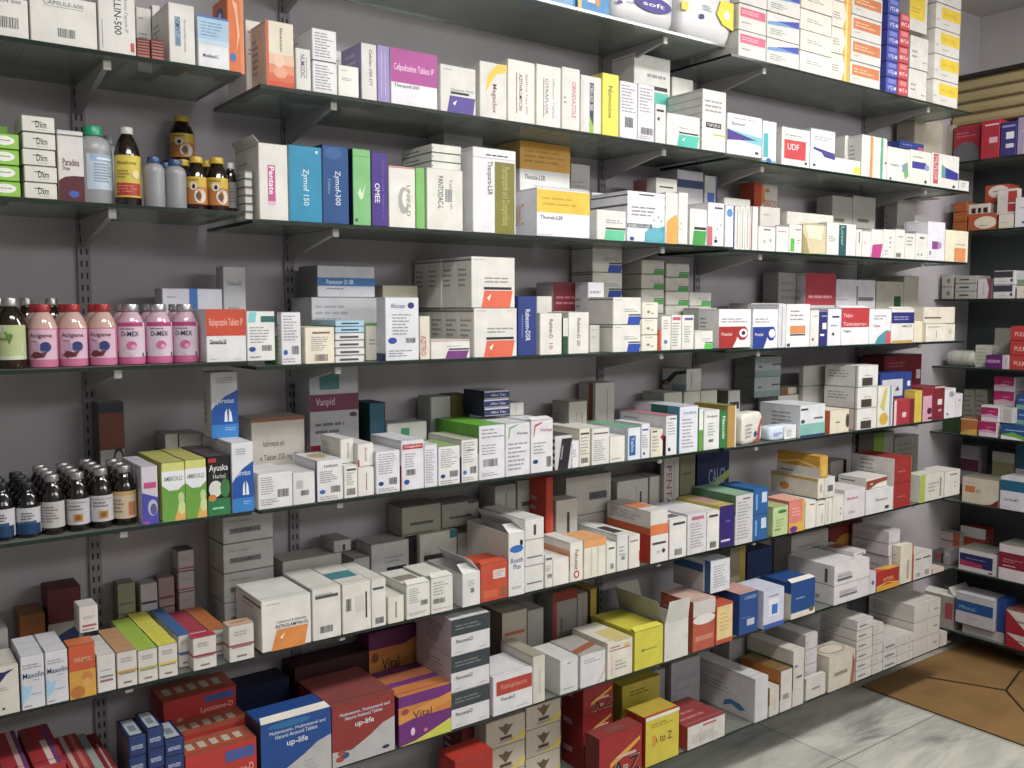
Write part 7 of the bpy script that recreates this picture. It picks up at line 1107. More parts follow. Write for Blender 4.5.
def marble():
    m,N,Lk,b=newmat('marble_tile')
    tc=N.new('ShaderNodeTexCoord')
    mp=N.new('ShaderNodeMapping'); mp.inputs['Rotation'].default_value=(0,0,.5); mp.inputs['Scale'].default_value=(.7,2.6,1); Lk.new(tc.outputs['Object'],mp.inputs['Vector'])
    ns=N.new('ShaderNodeTexNoise'); ns.inputs['Scale'].default_value=3.2; ns.inputs['Detail'].default_value=9; ns.inputs['Distortion'].default_value=.7; ns.inputs['Roughness'].default_value=.62
    Lk.new(mp.outputs[0],ns.inputs['Vector'])
    rp=N.new('ShaderNodeValToRGB'); e=rp.color_ramp.elements; e[0].position=.3; e[0].color=lin('7c7e7c')+[1]; e[1].position=.62; e[1].color=lin('d2d0c6')+[1]
    x=e.new(.46); x.color=lin('b4b4ae')+[1]
    Lk.new(ns.outputs['Fac'],rp.inputs['Fac'])
    ck=N.new('ShaderNodeTexBrick'); ck.offset=0; ck.inputs['Scale'].default_value=1; ck.inputs['Brick Width'].default_value=.6; ck.inputs['Row Height'].default_value=.6; ck.inputs['Mortar Size'].default_value=.003
    ck.inputs['Color1'].default_value=(1,1,1,1); ck.inputs['Color2'].default_value=(.8,.81,.8,1); ck.inputs['Mortar'].default_value=(.45,.45,.43,1)
    m2=N.new('ShaderNodeMapping'); m2.inputs['Location'].default_value=(.28,.12,0); Lk.new(tc.outputs['Object'],m2.inputs['Vector']); Lk.new(m2.outputs[0],ck.inputs['Vector'])
    mx=N.new('ShaderNodeMixRGB'); mx.blend_type='MULTIPLY'; mx.inputs[0].default_value=1; Lk.new(rp.outputs[0],mx.inputs[1]); Lk.new(ck.outputs['Color'],mx.inputs[2]); Lk.new(mx.outputs[0],b.inputs['Base Color'])
    b.inputs['Roughness'].default_value=.28
    return m
# ---------------------------------------------------------------- glyphs
GC={}
def glyphs(t):
    if t in GC: return GC[t]
    cu=bpy.data.curves.new('lettering','FONT'); cu.body=t; cu.resolution_u=2; cu.offset=.006
    o=bpy.data.objects.new('lettering',cu); C.objects.link(o)
    dg=bpy.context.evaluated_depsgraph_get(); me=o.evaluated_get(dg).to_mesh()
    vs=[(v.co.x,v.co.y) for v in me.vertices]; fs=[tuple(p.vertices) for p in me.polygons]
    o.evaluated_get(dg).to_mesh_clear(); bpy.data.objects.remove(o); bpy.data.curves.remove(cu)
    x0=min(v[0] for v in vs); x1=max(v[0] for v in vs); y0=min(v[1] for v in vs); y1=max(v[1] for v in vs)
    vs=[((x-x0)/(x1-x0),(y-y0)/max(1e-6,y1-y0)) for x,y in vs]
    GC[t]=(vs,fs); return GC[t]
# ---------------------------------------------------------------- art: flat shapes in the unit square of a face
def shapes(art,rnd):
    """yield (verts2d, faces, colour) for the printed design of one face"""
    for e in art:
        k=e[0]
        if k=='R': a,b,c,d=e[1:5]; yield [(a,b),(c,b),(c,d),(a,d)],[(0,1,2,3)],e[5]
        elif k=='P': yield list(e[1]),[tuple(range(len(e[1])))],e[2]
        elif k=='E':
            u,v,a,b,c=e[1:]; n=18
            yield [(u+a*math.cos(6.2832*i/n),v+b*math.sin(6.2832*i/n)) for i in range(n)],[tuple(range(n))],c
        elif k=='T':
            t,a,b,c,d,col,rot=e[1:]; vs,fs=glyphs(t)
            if rot: vs=[(a+y*(c-a),d-x*(d-b)) for x,y in vs]
            else: vs=[(a+x*(c-a),b+y*(d-b)) for x,y in vs]
            yield vs,fs,col
        elif k=='L':
            a,b,c,d,n,col=e[1:]; V=[];F=[]; p=(d-b)/n
            for i in range(n):
                y=d-(i+.7)*p; x=a; end=a+(c-a)*rnd.uniform(.6,1)
                while x<end-.02:
                    w=min(end-x,(c-a)*rnd.uniform(.14,.34)); s=len(V)
                    V+=[(x,y),(x+w,y),(x+w,y+p*.38),(x,y+p*.38)]; F.append((s,s+1,s+2,s+3)); x+=w+(c-a)*.04
            yield V,F,col
        elif k=='B':
            a,b,c,d=e[1:]; V=[];F=[]; x=a
            while x<c:
                w=(c-a)*rnd.choice((.02,.03,.05)); s=len(V)
                V+=[(x,b),(x+w,b),(x+w,d),(x,d)]; F.append((s,s+1,s+2,s+3)); x+=w+(c-a)*rnd.choice((.02,.03,.04))
            yield V,F,'4a4a50'
def shade(h,f):
    if len(h)==3: h=''.join(q+q for q in h)
    return ''.join('%02x'%max(0,min(255,int(int(h[k:k+2],16)*f))) for k in (0,2,4))
class MB:
    def __init__(s): s.V=[];s.F=[];s.M=[];s.mats=[]
    def mi(s,m):
        if m not in s.mats: s.mats.append(m)
        return s.mats.index(m)
    def add(s,V,F,m):
        o=len(s.V); s.V+=[tuple(v) for v in V]; s.F+=[tuple(o+i for i in f) for f in F]; s.M+=[s.mi(m)]*len(F)
    def box(s,a,b,m):
        x0,y0,z0=a;x1,y1,z1=b
        s.add([(x0,y0,z0),(x1,y0,z0),(x1,y1,z0),(x0,y1,z0),(x0,y0,z1),(x1,y0,z1),(x1,y1,z1),(x0,y1,z1)],
              [(0,3,2,1),(4,5,6,7),(0,1,5,4),(1,2,6,5),(2,3,7,6),(3,0,4,7)],m)
    def lathe(s,prof,n,m,sy=1):
        V=[];F=[]
        for r,z in prof:
            for i in range(n): V.append((r*math.cos(6.28318*i/n),r*sy*math.sin(6.28318*i/n),z))
        for j in range(len(prof)-1):
            for i in range(n): F.append((j*n+i,j*n+(i+1)%n,(j+1)*n+(i+1)%n,(j+1)*n+i))
        F.append(tuple(range(n-1,-1,-1))); F.append(tuple((len(prof)-1)*n+i for i in range(n)))
        s.add(V,F,m)
    def mesh(s,name,smooth=False):
        me=bpy.data.meshes.new(name); me.from_pydata(s.V,[],s.F)
        for m in s.mats: me.materials.append(m)
        me.polygons.foreach_set('material_index',s.M)
        if smooth:
            me.polygons.foreach_set('use_smooth',[True]*len(s.F))
            try: me.set_sharp_from_angle(angle=.7)
            except Exception: pass
        me.update(); return me
def link(name,me,loc=(0,0,0),rz=0,parent=None):
    o=bpy.data.objects.new(name,me); C.objects.link(o); o.location=loc; o.rotation_euler=(0,0,rz)
    if parent: o.parent=parent
    return o
def tag(o,label=None,cat=None,group=None,kind=None):
    if label: o['label']=label
    if cat: o['category']=cat
    if group is not None: o['group']=GROUPS[group] if isinstance(group,int) else group
    if kind: o['kind']=kind
    return o
# ---------------------------------------------------------------- cartons
def printed(mb,art,mp,rnd,e0=.00035):
    k=0
    for V,F,c in shapes(art,rnd):
        e=e0+k*.00009; k+=1
        mb.add([mp(max(0,min(1,u)),max(0,min(1,v)),e) for u,v in V],F,card(c,.42))
def carton_mesh(name,w,d,h,c,F,S,T,op,rnd,side):
    mb=MB(); body=card(c); b=min(.0014,w*.08,h*.08)
    X,Y=w/2,d/2
    if op in('open','openup'):
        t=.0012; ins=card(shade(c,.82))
        mb.box((-X,-Y,0),(X,Y,t),body); mb.box((-X,-Y,t),(X,-Y+t,h),body); mb.box((-X,Y-t,t),(X,Y,h),body)
        mb.box((-X,-Y+t,t),(-X+t,Y-t,h),body); mb.box((X-t,-Y+t,t),(X,Y-t,h),body)
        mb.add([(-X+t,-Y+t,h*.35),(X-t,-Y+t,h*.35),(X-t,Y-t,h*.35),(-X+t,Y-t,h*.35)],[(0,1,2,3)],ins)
    else: # chamfered, very slightly bulged box
        P=[]
        for z,i in ((0,b),(b,0),(h-b,0),(h,b)):
            P+=[(-X+i+b*(i==0),-Y+i,z),(X-i-b*(i==0),-Y+i,z),(X-i,-Y+i+b*(i==0),z),(X-i,Y-i-b*(i==0),z),(X-i-b*(i==0),Y-i,z),(-X+i+b*(i==0),Y-i,z),(-X+i,Y-i-b*(i==0),z),(-X+i,-Y+i+b*(i==0),z)]
        fs=[]
        foot_shade=[(j*8+i,j*8+(i+1)%8,(j+1)*8+(i+1)%8,(j+1)*8+i) for j in (0,) for i in range(8)]
        rim_shade=[(16+i,16+(i+1)%8,24+(i+1)%8,24+i) for i in range(8)]
        for i in range(8): fs.append((8+i,8+(i+1)%8,16+(i+1)%8,16+i))
        fs.append(tuple(range(7,-1,-1))); fs.append(tuple(range(24,32)))
        mb.add(P,fs,body); mb.add(P,foot_shade,card(shade(c,.5))); mb.add(P,rim_shade,card(shade(c,.8)))  # foot and rim chamfers darkened to paint the shade between stacked cartons
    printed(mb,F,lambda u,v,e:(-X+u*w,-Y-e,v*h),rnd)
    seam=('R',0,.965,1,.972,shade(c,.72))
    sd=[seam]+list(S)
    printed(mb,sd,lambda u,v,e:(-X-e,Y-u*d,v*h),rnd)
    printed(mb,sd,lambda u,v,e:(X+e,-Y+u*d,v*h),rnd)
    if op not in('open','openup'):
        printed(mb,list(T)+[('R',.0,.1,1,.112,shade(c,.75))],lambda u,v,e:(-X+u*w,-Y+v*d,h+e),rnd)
    return mb.mesh(name)
def flap_mesh(w,ln,ang,c):
    mb=MB(); t=.0008; cy,sz=math.cos(ang),math.sin(ang); m=card(shade(c,1.03))
    a=(0,0); b=(cy*ln,sz*ln); n=(-sz*t,cy*t); x=w/2-.001; x2=w/2-min(.006,w*.15)
    V=[(-x,a[0],a[1]),(x,a[0],a[1]),(x2,b[0],b[1]),(-x2,b[0],b[1])]
    V+=[(p[0],p[1]+n[0],p[2]+n[1]) for p in V]
    mb.add(V,[(0,1,2,3),(7,6,5,4),(0,4,5,1),(1,5,6,2),(2,6,7,3),(3,7,4,0)],m)
    return mb.mesh('flap')
def copies(o,kids,n,m,stepz,stepv,rz,labs,grp,cat):
    # first object is the frontmost of the top layer
    dx,dy=(stepv*-math.sin(rz),stepv*math.cos(rz)); rj=random.Random(int(o.location.x*1e4))
    z0=o.location.z; base=o.location.copy(); k=0
    for b in range(m):
        for a in range(n):
            if k==0: q=o; first=True
            else:
                q=o.copy(); C.objects.link(q)
                for ch in kids:
                    if ch.name.startswith('flap') : continue
                    cc=ch.copy(); C.objects.link(cc); cc.parent=q
            j1,j2=(rj.uniform(-.0009,.0009),rj.uniform(0,.0018) if b==0 and m==1 else 0) if k else (0,0)
            q.location=(base.x+dx*b+j1*math.cos(rz)+j2*-math.sin(rz),base.y+dy*b+j1*math.sin(rz)+j2*math.cos(rz),z0+stepz*(n-1-a))
            tag(q,labs[k],cat,grp); k+=1
def build_carton(r,idx):
    _,name,cat,x,y,z,w,d,h,rz,c,f,s,t,op,n,m,labs,grp,R=r
    rnd=random.Random(idx*7+1)
    hh=h-.0006 if n>1 else h-.0003
    dd=d-.0006
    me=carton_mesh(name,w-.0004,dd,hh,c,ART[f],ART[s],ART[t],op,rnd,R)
    o=link(name,me,(x,y,z+.0002),rz); kids=[]
    fc=c if c[0] in 'bcde' else 'd8d4cc'
    if op=='flap':
        p=link('flap',flap_mesh(w,min(.022,d*.35,h*.4),.3,fc),(0,-dd/2+.0005,hh+.0008),0,o); kids.append(p)
    elif op=='flapside':
        p=link('flap',flap_mesh(d,.018,.9,fc),(-w/2+.001,0,hh+.0008),math.pi/2,o); kids.append(p)
    elif op=='open':
        p=link('flap',flap_mesh(w,min(.04,w),.45,fc),(0,-dd/2,hh),0,o)
        p=link('flap',flap_mesh(dd,min(.05,w*.8),.9,fc),(w/2,0,hh),math.pi/2,o)
    elif op=='openup':
        p=link('flap',flap_mesh(w,.07,1.75,'c8c7c0'),(0,-dd/2,hh),0,o)
        p=link('flap',flap_mesh(dd,.075,1.9,'9c9a90'),(-w/2,0,hh),-math.pi/2,o)
        p=link('flap',flap_mesh(w,.07,1.3,'a8a69c'),(0,dd/2-.002,hh),0,o)
    copies(o,kids,n,m,h,d,rz,labs,grp,cat)
def build_pouch(r,idx):
    _,name,cat,x,y,z,w,d,h,rz,c,f,s,t,op,n,m,labs,grp,R=r
    rnd=random.Random(idx); mb=MB(); N=14
    V=[];F=[]
    # pillow: superellipsoid grid, flattish front
    for j in range(N+1):
        for i in range(2*N):
            th=-math.pi/2+math.pi*j/N; ph=2*math.pi*i/(2*N)
            def sp(a,e): return math.copysign(abs(a)**e,a)
            e1,e2=.34,.3
            px=sp(math.cos(th),e1)*sp(math.cos(ph),e2); py=sp(math.cos(th),e1)*sp(math.sin(ph),e2); pz=sp(math.sin(th),e1)
            wr=1+rnd.uniform(-.018,.018)
            V.append((px*w/2*wr,py*d/2*(.98),h/2+pz*h/2))
    n2=2*N
    for j in range(N):
        for i in range(n2): F.append((j*n2+i,j*n2+(i+1)%n2,(j+1)*n2+(i+1)%n2,(j+1)*n2+i))
    mb.add(V,F,gloss(c,.3))
    printed(mb,ART[f],lambda u,v,e:(-w*.47+u*w*.94,-d/2-e-.0015+.02*max(0,abs(u-.5)-.42),h*.03+v*h*.94),rnd,.0005)
    o=link(name,mb.mesh(name,True),(x,y,z),rz)
    tag(o,labs[0],cat,grp)
# ---------------------------------------------------------------- bottles
# kind: body colour, liquid colour, cap colour, label spec (z0,z1,arc,base colour,art), shape
BK={
'acig':dict(b='c4a49c',q='cf7a9e',cap='9e2c30',lab=(.13,.6,1.5,'dcb6cc',[('T','Acigene',.1,.7,.9,.88,'6a2440',0),('L',.15,.58,.5,.66,1,'a06a8a'),('E',.66,.42,.2,.17,'34407c'),('P',[(.1,.12),(.3,.3),(.5,.22),(.75,.3),(.6,.08),(.3,.04)],'6c3038'),('E',.34,.42,.15,.16,'c4a0bc')]),cr=.56),
'dmex':dict(b='c8a8b8',q='d06c9c',cap='b8b6ba',lab=(.13,.7,1.6,'d8c4d4',[('R',0,.88,1,1,'b83c78'),('T','D-MEX',.2,.6,.8,.74,'2c2c5c',0),('L',.15,.78,.85,.85,1,'77607a'),('E',.55,.34,.17,.12,'d05c98'),('E',.6,.3,.08,.06,'e4a4c4'),('P',[(0,0),(1,0),(1,.12),(.5,.05),(0,.14)],'4a6c40')]),cr=.6,capmetal=1),
'greenl':dict(b='20180e',q='2c180c',cap='b4b2b2',lab=(.13,.62,1.7,'b8c48c',[('P',[(0,0),(1,0),(1,.12),(0,.1)],'c8d4b8'),('P',[(0,.5),(.6,.45),(.7,.7),(.4,.95),(0,.9)],'5c8c2c'),('R',.02,.8,.5,.98,'cfcfc8'),('P',[(.0,.15),(1,.15),(1,.42),(.6,.5),(0,.4)],'c4ccbc'),('T','LIVOFER',.1,.56,.55,.64,'243018',0)]),cr=.52,capmetal=1),
'tonic':dict(b='1c1208',q='24140a',cap='c4c0bc',lab=(.12,.64,1.7,'d8c23c',[('R',.03,.04,.97,.34,'b8342c'),('L',.1,.1,.9,.3,3,'d88a60'),('T','Mexphene',.1,.76,.8,.86,'8c6c1c',0),('E',.78,.55,.14,.1,'e8dca0'),('L',.1,.45,.6,.66,3,'a08c2c')]),cr=.5,tall=1),
'amber':dict(b='1e1008',q='28130a',cap='c4a83c',lab=(.12,.62,1.7,'c47a34',[('R',0,.62,1,1,'d4b42c'),('E',.68,.3,.26,.26,'dcd4cc'),('E',.62,.3,.12,.14,'6c4a34'),('E',.4,.66,.16,.16,'e0d8c8'),('E',.42,.64,.07,.08,'3a2c4c'),('L',.15,.84,.8,.92,1,'6c5420')]),cr=.62),
'greyl':dict(b='181210',q='1c1410',cap='c8c8cc',lab=(.12,.62,1.6,'8c8c90',[('L',.1,.2,.9,.8,5,'6c6c70')]),cr=.62),
'clear':dict(b='b4b6bc',q='a8aab0',cap='34507c',lab=None,cr=.6,milk=1),
'clearp':dict(b='b4b6bc',q='a8aab0',cap='a4a4a6',lab=None,cr=.6,milk=1),
'jug':dict(b='bcbec2',q='acaeb2',cap='2c9c74',lab=(.2,.64,1.25,'b8c8d8',[('R',0,.8,1,1,'94b0cc'),('L',.1,.2,.9,.75,7,'8298b4'),('R',.2,.84,.8,.9,'e0e8f0')]),cr=.5,milk=1),
'jugb':dict(b='a4a6aa',q='94969a',cap='2c8c68',lab=None,cr=.5,milk=1),
'blackc':dict(b='0e0d10',q='131014',cap='17171a',lab=(.07,.56,1.9,'c6c6cc',[('R',0,0,1,.4,'1c3c64'),('P',[(0,.4),(.8,.4),(.8,.5),(0,.46)],'2c5c8c'),('L',.3,.55,.8,.85,3,'55556c'),('T','Citravite',.3,.45,.8,.54,'2c3c5c',0)]),cr=.55),
'silva':dict(b='17100e',q='1a120e',cap='a8a6a8',lab=(.12,.56,1.9,'bcb8b8',[('L',.12,.2,.88,.85,6,'77706c')]),cr=.58,capmetal=1),
'silvb':dict(b='17100e',q='1a120e',cap='a8a6a8',lab=(.12,.56,1.9,'c0bec4',[('R',.4,.12,.72,.42,'b88a3c'),('E',.56,.28,.1,.1,'8c5c30'),('L',.2,.55,.8,.8,2,'77706c'),('R',.1,.86,.9,.88,'777')]),cr=.58,capmetal=1),
'silvc':dict(b='17100e',q='1a120e',cap='a8a6a8',lab=(.12,.58,1.9,'d0c0a0',[('R',.7,.1,1,.6,'c47a4c'),('R',0,.86,1,1,'c8a860'),('L',.1,.2,.6,.75,4,'88806c')]),cr=.58,capmetal=1),
}
def bottle_parts(kind,r,h):
    k=BK[kind]; body=MB(); n=28
    milk=k.get('milk')
    mb=gloss(k['b'],.3 if milk else .1,trans=.35 if milk else 0,coat=0 if milk else .5)
    mq=gloss(k['q'],.3 if milk else .12,trans=.3 if milk else 0,coat=0 if milk else .4)
    cr=k['cr']*r; ch=min(.1*h,.016) if not k.get('tall') else .075*h
    zs=.62*h if not k.get('tall') else .66*h
    if kind in('clear','clearp','jug','jugb'): zs=.7*h
    zn=h-ch*1.15
    lo=[(r*.86,0),(r*.97,h*.012),(r,h*.035),(r,zs*.5),(r,zs)]
    sh=[(r,zs)]
    for i in range(1,8):
        t=i/8; a_=math.cos(t*math.pi/2)**.9; b_=math.sin(t*math.pi/2)**1.1; q_=0 if milk else .6
        sh.append((cr*.86+(r-cr*.86)*(a_*(1-q_)+(1-t)*q_),zs+(zn-zs-.002)*(b_*(1-q_)+t*q_)))
    sh+=[(cr*.84,zn-.001),(cr*.84,h-ch*.3)]
    body.lathe(lo,n,mq); body.lathe(sh,n,mb)
    # cap with ribs and a collar
    cap=MB(); cm=gloss(k['cap'],.3,metal=.75 if k.get('capmetal') else 0)
    V=[];F=[];nn=36
    prof=[(cr*1.02,zn),(cr*1.06,zn+.0008),(cr*1.06,zn+.002),(cr,zn+.0028),(cr,h-.0015),(cr*.92,h)]
    for q,(rr,zz) in enumerate(prof):
        for i in range(nn):
            f=1-.035*(i%2) if q in(3,4) else 1
            V.append((rr*f*math.cos(6.28318*i/nn),rr*f*math.sin(6.28318*i/nn),zz))
    for j in range(len(prof)-1):
        for i in range(nn): F.append((j*nn+i,j*nn+(i+1)%nn,(j+1)*nn+(i+1)%nn,(j+1)*nn+i))
    F.append(tuple(range(nn-1,-1,-1))); F.append(tuple((len(prof)-1)*nn+i for i in range(nn)))
    cap.add(V,F,cm)
    lab=None
    if k['lab']:
        z0,z1,arc,bc,art=k['lab']; lab=MB(); rnd=random.Random(3)
        face=-math.pi/2+(.35 if kind=='jug' else -.3) # towards the room, slightly left
        def mp(u,v,e):
            a=face+(u-.5)*arc*1.25; R_=r+.0004+e
            return (R_*math.cos(a),R_*math.sin(a),h*(z0+(z1-z0)*v))
        m=16; V=[];F=[]
        for i in range(m+1):
            a=face+(i/m-.5)*arc*1.6
            V+=[((r+.0004)*math.cos(a),(r+.0004)*math.sin(a),h*z0),((r+.0004)*math.cos(a),(r+.0004)*math.sin(a),h*z1)]
        for i in range(m): F.append((2*i,2*i+2,2*i+3,2*i+1))
        lab.add(V,F,card(bc,.4))
        q=0
        for V2,F2,c in shapes(art,rnd):
            q+=1; e=.0003+.0001*q
            if len(V2)==4 and len(F2)==1: # subdivide wide rectangles along the curve
                (a0,b0),(a1,b1),(a2,b2),(a3,b3)=V2; ns=max(2,int(abs(a1-a0)*12)); VV=[];FF=[]
                for i in range(ns+1):
                    t=i/ns; VV+=[mp(a0+(a1-a0)*t,b0+(b1-b0)*t,e),mp(a3+(a2-a3)*t,b3+(b2-b3)*t,e)]
                for i in range(ns): FF.append((2*i,2*i+2,2*i+3,2*i+1))
                lab.add(VV,FF,card(c,.4))
            else: lab.add([mp(u,v,e+.0006) for u,v in V2],F2,card(c,.4))
    return body,cap,lab
def build_bottle(r,idx):
    _,name,kind,x,y,z,rad,h,m,labs,grp=r
    body,cap,lab=bottle_parts(kind,rad,h)
    root=bpy.data.objects.new(name,None); C.objects.link(root); root.empty_display_size=.02
    root.location=(x,y,z); root.rotation_euler=(0,0,(idx*37%11-5)*.03)
    kids=[link('bottle_body',body.mesh('bottle_body',True),parent=root),link('bottle_cap',cap.mesh('bottle_cap',True),parent=root)]
    if lab: kids.append(link('bottle_label',lab.mesh('bottle_label'),parent=root))
    for k in range(m):
        q=root if k==0 else root.copy()
        if k:
            C.objects.link(q)
            for ch in kids:
                cc=ch.copy(); C.objects.link(cc); cc.parent=q
        q.location=(x,y+k*(2*rad+.002),z)
        tag(q,labs[k],'bottle',grp)
def build_roll(r,idx):
    _,name,x,y,z,w,h,labs,grp=r
    mb=MB(); rr=h/2; n=24; V=[];F=[]; rnd=random.Random(5)
    for j in range(9):
        t=j/8
        for i in range(n):
            a=6.28318*i/n; q=rr*(1 if 0<j<8 else .8)*(1+rnd.uniform(-.03,.03))
            V.append(((t-.5)*w,q*math.cos(a),rr+q*math.sin(a)*.97))
    for j in range(8):
        for i in range(n): F.append((j*n+i,j*n+(i+1)%n,(j+1)*n+(i+1)%n,(j+1)*n+i))
    F.append(tuple(range(n-1,-1,-1))); F.append(tuple(8*n+i for i in range(n)))
    mb.add(V,F,gloss('b8b6ae',.25))
    for t in (-.3,.1,.32): # twine bands
        VV=[];FF=[]
        for i in range(n):
            a=6.28318*i/n
            VV+=[((t)*w,rr*1.03*math.cos(a),rr+rr*1.0*math.sin(a)),((t)*w+.002,rr*1.03*math.cos(a),rr+rr*1.0*math.sin(a))]
        for i in range(n): FF.append((2*i,2*((i+1)%n),2*((i+1)%n)+1,2*i+1))
        mb.add(VV,FF,gloss('8c8a84',.4))
    o=link(name,mb.mesh(name,True),(x,y,z+.0005),-math.pi/2); tag(o,labs[0],'roll',grp)
# ---------------------------------------------------------------- room
def struct(name,mb_,loc=(0,0,0)):
    o=link(name,mb_.mesh(name),loc); o['kind']='structure'; return o
def room():
    wl=wallmat('lilac_grey_paint','aca7ad','b8b3b9')
    cr=wallmat('offwhite_paint','c6c2c0','d2cecc')
    x0,y0=-2.2,-3.6
    b=MB(); b.box((x0,BW,FLOOR),(XC,BW+.1,CEIL),wl); struct('wall_back',b)
    b=MB(); b.box((XC,y0,FLOOR),(XC+.1,BW+.1,CEIL),cr); struct('wall_right',b)
    b=MB(); b.box((x0-.1,y0,FLOOR),(x0,BW+.1,CEIL),cr); struct('wall_left',b)
    b=MB(); b.box((x0-.1,y0-.1,FLOOR),(XC+.1,y0,CEIL),cr); struct('wall_front',b)
    b=MB(); b.box((x0-.1,y0-.1,FLOOR-.1),(XC+.1,BW+.1,FLOOR),marble()); struct('floor',b)
    b=MB(); b.box((x0-.1,y0-.1,CEIL),(XC+.1,BW+.1,CEIL+.1),cr); struct('ceiling',b)
    # dark laminate backing behind the side shelves
    b=MB(); b.box((XC-.006,-2.4,FLOOR),(XC,BW-.0005,.82),wallmat('dark_laminate','40484a','4c5456',2,.005,.5)); struct('trim_1',b)
    # slotted wall standards
    k=2
    dk=card('2a282c')
    for X in (-.6,.451,.927,1.973,2.417,3.385):
        b=MB(); b.box((X-.013,BW-.009,-1.5),(X+.013,BW-.0002,1.2),STEEL if 0 else wallmat('standard_%d'%k,'8a868c','949096'))
        z=-1.48
        while z<1.18:
            for s in (-.0055,.0055): b.box((X+s-.0018,BW-.0098,z),(X+s+.0018,BW-.009,z+.013),dk)
            z+=.0262
        struct('trim_%d'%k,b); k+=1
SHN=['top shelf','second shelf','third shelf','fourth shelf','fifth shelf','sixth shelf','seventh shelf','bottom shelf']
SECN=['left','middle','right']
def shelf_panel(x0,x1,y0,y1,z,label,grp):
    b=MB(); t=.008
    b.box((x0+.0015,y0+.0015,z-t),(x1-.0015,y1,z),GLASS)
    b.box((x0,y0,z-t+.0003),(x1,y0+.0015,z-.0003),EDGE); b.box((x0,y0+.0015,z-t+.0003),(x0+.0015,y1,z-.0003),EDGE); b.box((x1-.0015,y0+.0015,z-t+.0003),(x1,y1,z-.0003),EDGE)
    o=link('glass_shelf',b.mesh('glass_shelf')); tag(o,label,'shelf',grp)
bracket_mesh=None
def bracket(X,z,label):
    global bracket_mesh
    if bracket_mesh is None:
        b=MB(); m=wallmat('bracket_paint','9c9a9a','a8a6a6'); t=.0055
        prof=[(BW-.0105,-.0085),(.035,-.0085),(.035,-.021),(.06,-.024),(BW-.0105,-.068)]
        V=[(-t,y,z_) for y,z_ in prof]+[(t,y,z_) for y,z_ in prof]; n=len(prof)
        b.add(V,[tuple(range(n)),tuple(range(2*n-1,n-1,-1))]+[(i,n+i,n+(i+1)%n,(i+1)%n) for i in range(n)],m)
        b.box((-.007,.03,-.026),(.007,.036,-.0085),card('d4d2cc'))
        bracket_mesh=b.mesh('shelf_bracket')
    o=link('shelf_bracket',bracket_mesh,(X,0,z)); tag(o,label,'bracket','steel brackets holding the long glass shelves')
def shelves():
    ext=[(-1.25,.705),(.722,2.2),(2.222,3.652)]
    for lv in range(8):
        for s in range(3):
            if lv==0 and s==0: continue
            if lv==7 and s==0: continue
            x0,x1=ext[s]
            if lv==1 and s==1: x0=.745
            shelf_panel(x0,x1,0,BW-.011,ZS[lv][s],f"dusty grey green glass panel, {SECN[s]} section of the {SHN[lv]}",'glass panels of the long wall shelves')
    for lv in range(8):
        for X,s,nm in ((.451,0,'leftmost'),(.927,1,'second'),(1.973,1,'third'),(2.417,2,'fourth'),(3.385,2,'rightmost')):
            if lv in(0,7) and s==0: continue
            bracket(X,ZS[lv][s],f"tapered grey steel bracket under the {SHN[lv]}, {nm} of the visible wall standards")
    ons=['','top','second','third','fourth','fifth','sixth','seventh','lowest']
    for k in range(1,9):
        shelf_panel_r(ZR[k],f"dusty grey glass panel carrying the {ons[k]} side shelf cartons")
def shelf_panel_r(z,label):
    b=MB(); t=.008
    b.box((XR+.0015,-1.5,z-t),(XC-.007,BW-.001,z),GLASS); b.box((XR,-1.5,z-t+.0003),(XR+.0015,BW-.001,z-.0003),EDGE)
    o=link('glass_shelf',b.mesh('glass_shelf')); tag(o,label,'shelf','glass panels of the side wall shelves')
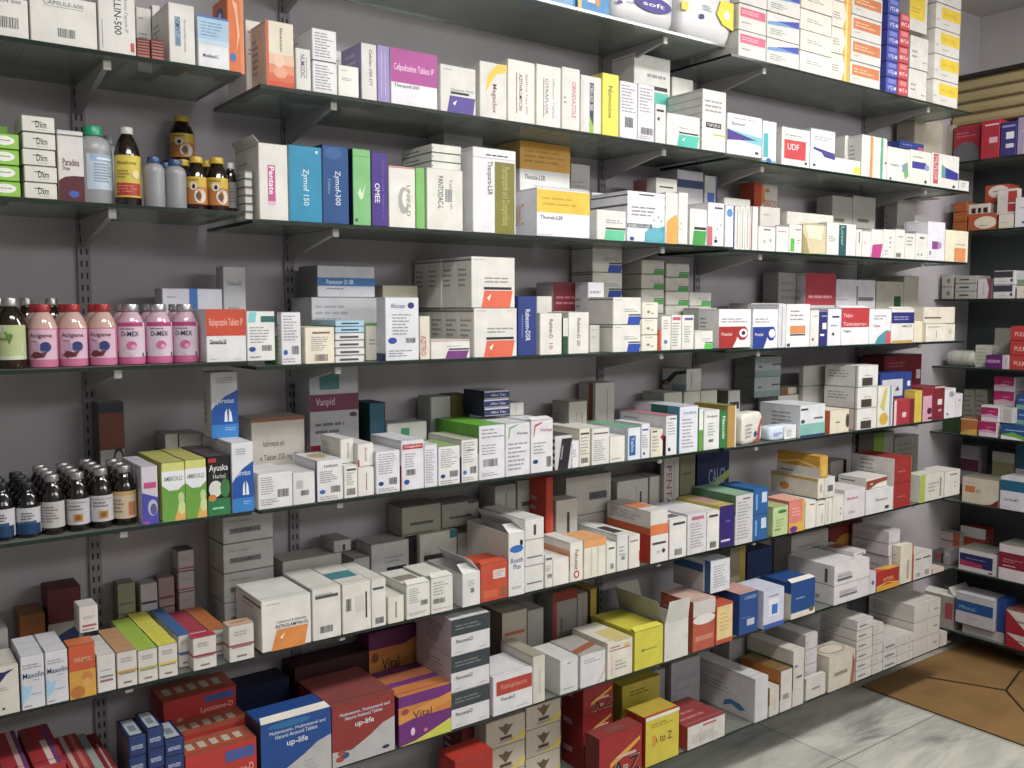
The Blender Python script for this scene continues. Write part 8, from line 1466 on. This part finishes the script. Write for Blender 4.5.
def extras():
    # rolled beige shutter housing above the side shelves
    b=MB(); m=wallmat('beige_slat','a89870','b4a47c',4,.01,.5); dk=card('2e2a2a')
    z=.80; n=4
    for i in range(n):
        V=[];F=[];H=.054
        pr=[(0,0),(-.012,.006),(-.016,.02),(-.012,.038),(0,.046),(0,.0505)]
        for y in (BW-.012,-1.6):
            for dx,dz in pr: V.append((4.06+dx,y,z+dz))
        p=len(pr)
        for j in range(p-1): F.append((j,j+1,p+j+1,p+j))
        b.add(V,F,m); b.box((4.055,-1.6,z+.0465),(4.07,BW-.012,z+.0505),card('6c5c3c')); z+=.0505
    b.box((4.062,-1.6,.8),(XC-.007,BW-.012,z),m)
    b.box((4.035,-1.6,z),(XC-.001,BW-.012,z+.016),dk)
    o=link('shutter_housing',b.mesh('shutter_housing')); tag(o,'beige ribbed shutter housing with dark top edge above the side shelves','shutter')
    # brown cardboard sheet on the floor
    b=MB(); m=wallmat('brown_cardboard','7a5c34','8f6e42',5,.02,.8)
    x0,x1,y0,y1=3.33,4.2,-1.6,.2
    N=10;V=[];F=[];rnd=random.Random(2)
    for j in range(N+1):
        for i in range(N+1):
            V.append((x0+(x1-x0)*i/N,y0+(y1-y0)*j/N,FLOOR+.006+(rnd.uniform(0,.004) if 0<i<N and 0<j<N else 0)))
    for j in range(N):
        for i in range(N): F.append((j*(N+1)+i,j*(N+1)+i+1,(j+1)*(N+1)+i+1,(j+1)*(N+1)+i))
    b.add(V,F,m); b.box((x0,y0,FLOOR+.0002),(x1,y1,FLOOR+.0055),card('3c2c1c'))
    for (ax,ay,bx,by) in ((3.62,.08,3.75,-.18),(3.75,-.18,3.56,-.36),(3.75,-.18,4.0,-.12)):
        dx,dy=bx-ax,by-ay; l=math.hypot(dx,dy); nx,ny=-dy/l*.004,dx/l*.004
        b.add([(ax-nx,ay-ny,FLOOR+.0112),(bx-nx,by-ny,FLOOR+.0112),(bx+nx,by+ny,FLOOR+.0112),(ax+nx,ay+ny,FLOOR+.0112)],[(0,1,2,3)],card('33261a'))
    o=link('cardboard_sheet',b.mesh('cardboard_sheet')); tag(o,'creased brown cardboard sheet lying on the marble floor under side shelves','cardboard')
def lights():
    def area(loc,sx,sy,p,rot=(0,0,0),col=(1,.98,.95)):
        l=bpy.data.lights.new('tube_and_fill','AREA'); l.shape='RECTANGLE'; l.size=sx; l.size_y=sy; l.energy=p; l.color=col
        o=bpy.data.objects.new('tube_and_fill_light',l); C.objects.link(o); o.location=loc; o.rotation_euler=rot; return o
    area((2.7,-1.25,1.28),1.6,.25,52)
    area((.6,-1.45,1.28),1.2,.25,31)
    area((3.75,-1.2,1.28),.3,.9,6)  # added fill to brighten the top right corner, not a real tube
    # added fill lights on the unseen opposite wall, reaching in under the shelves
    area((2.9,-3.5,.95),2.4,.3,34,(math.pi/2-.1,0,0))
    area((.1,-3.5,.9),1.6,.3,5,(math.pi/2-.1,0,0))
    w=bpy.data.worlds.new('room_air'); bpy.context.scene.world=w; w.use_nodes=True
    w.node_tree.nodes['Background'].inputs[0].default_value=(.9,.93,1,1); w.node_tree.nodes['Background'].inputs[1].default_value=.3
def camera():
    cd=bpy.data.cameras.new('camera'); o=bpy.data.objects.new('camera',cd); C.objects.link(o)
    cd.sensor_width=36; cd.lens=919.9/1024*36; cd.clip_start=.02
    o.location=(0,-1.9,0); o.rotation_euler=(math.pi/2-.081774,.00036,-.63496)
    bpy.context.scene.camera=o
room(); shelves()
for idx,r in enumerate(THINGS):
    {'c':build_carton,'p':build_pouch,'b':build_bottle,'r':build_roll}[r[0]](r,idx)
extras(); lights(); camera()
vs=bpy.context.scene.view_settings
vs.view_transform='Standard'; vs.exposure=.0; vs.gamma=1
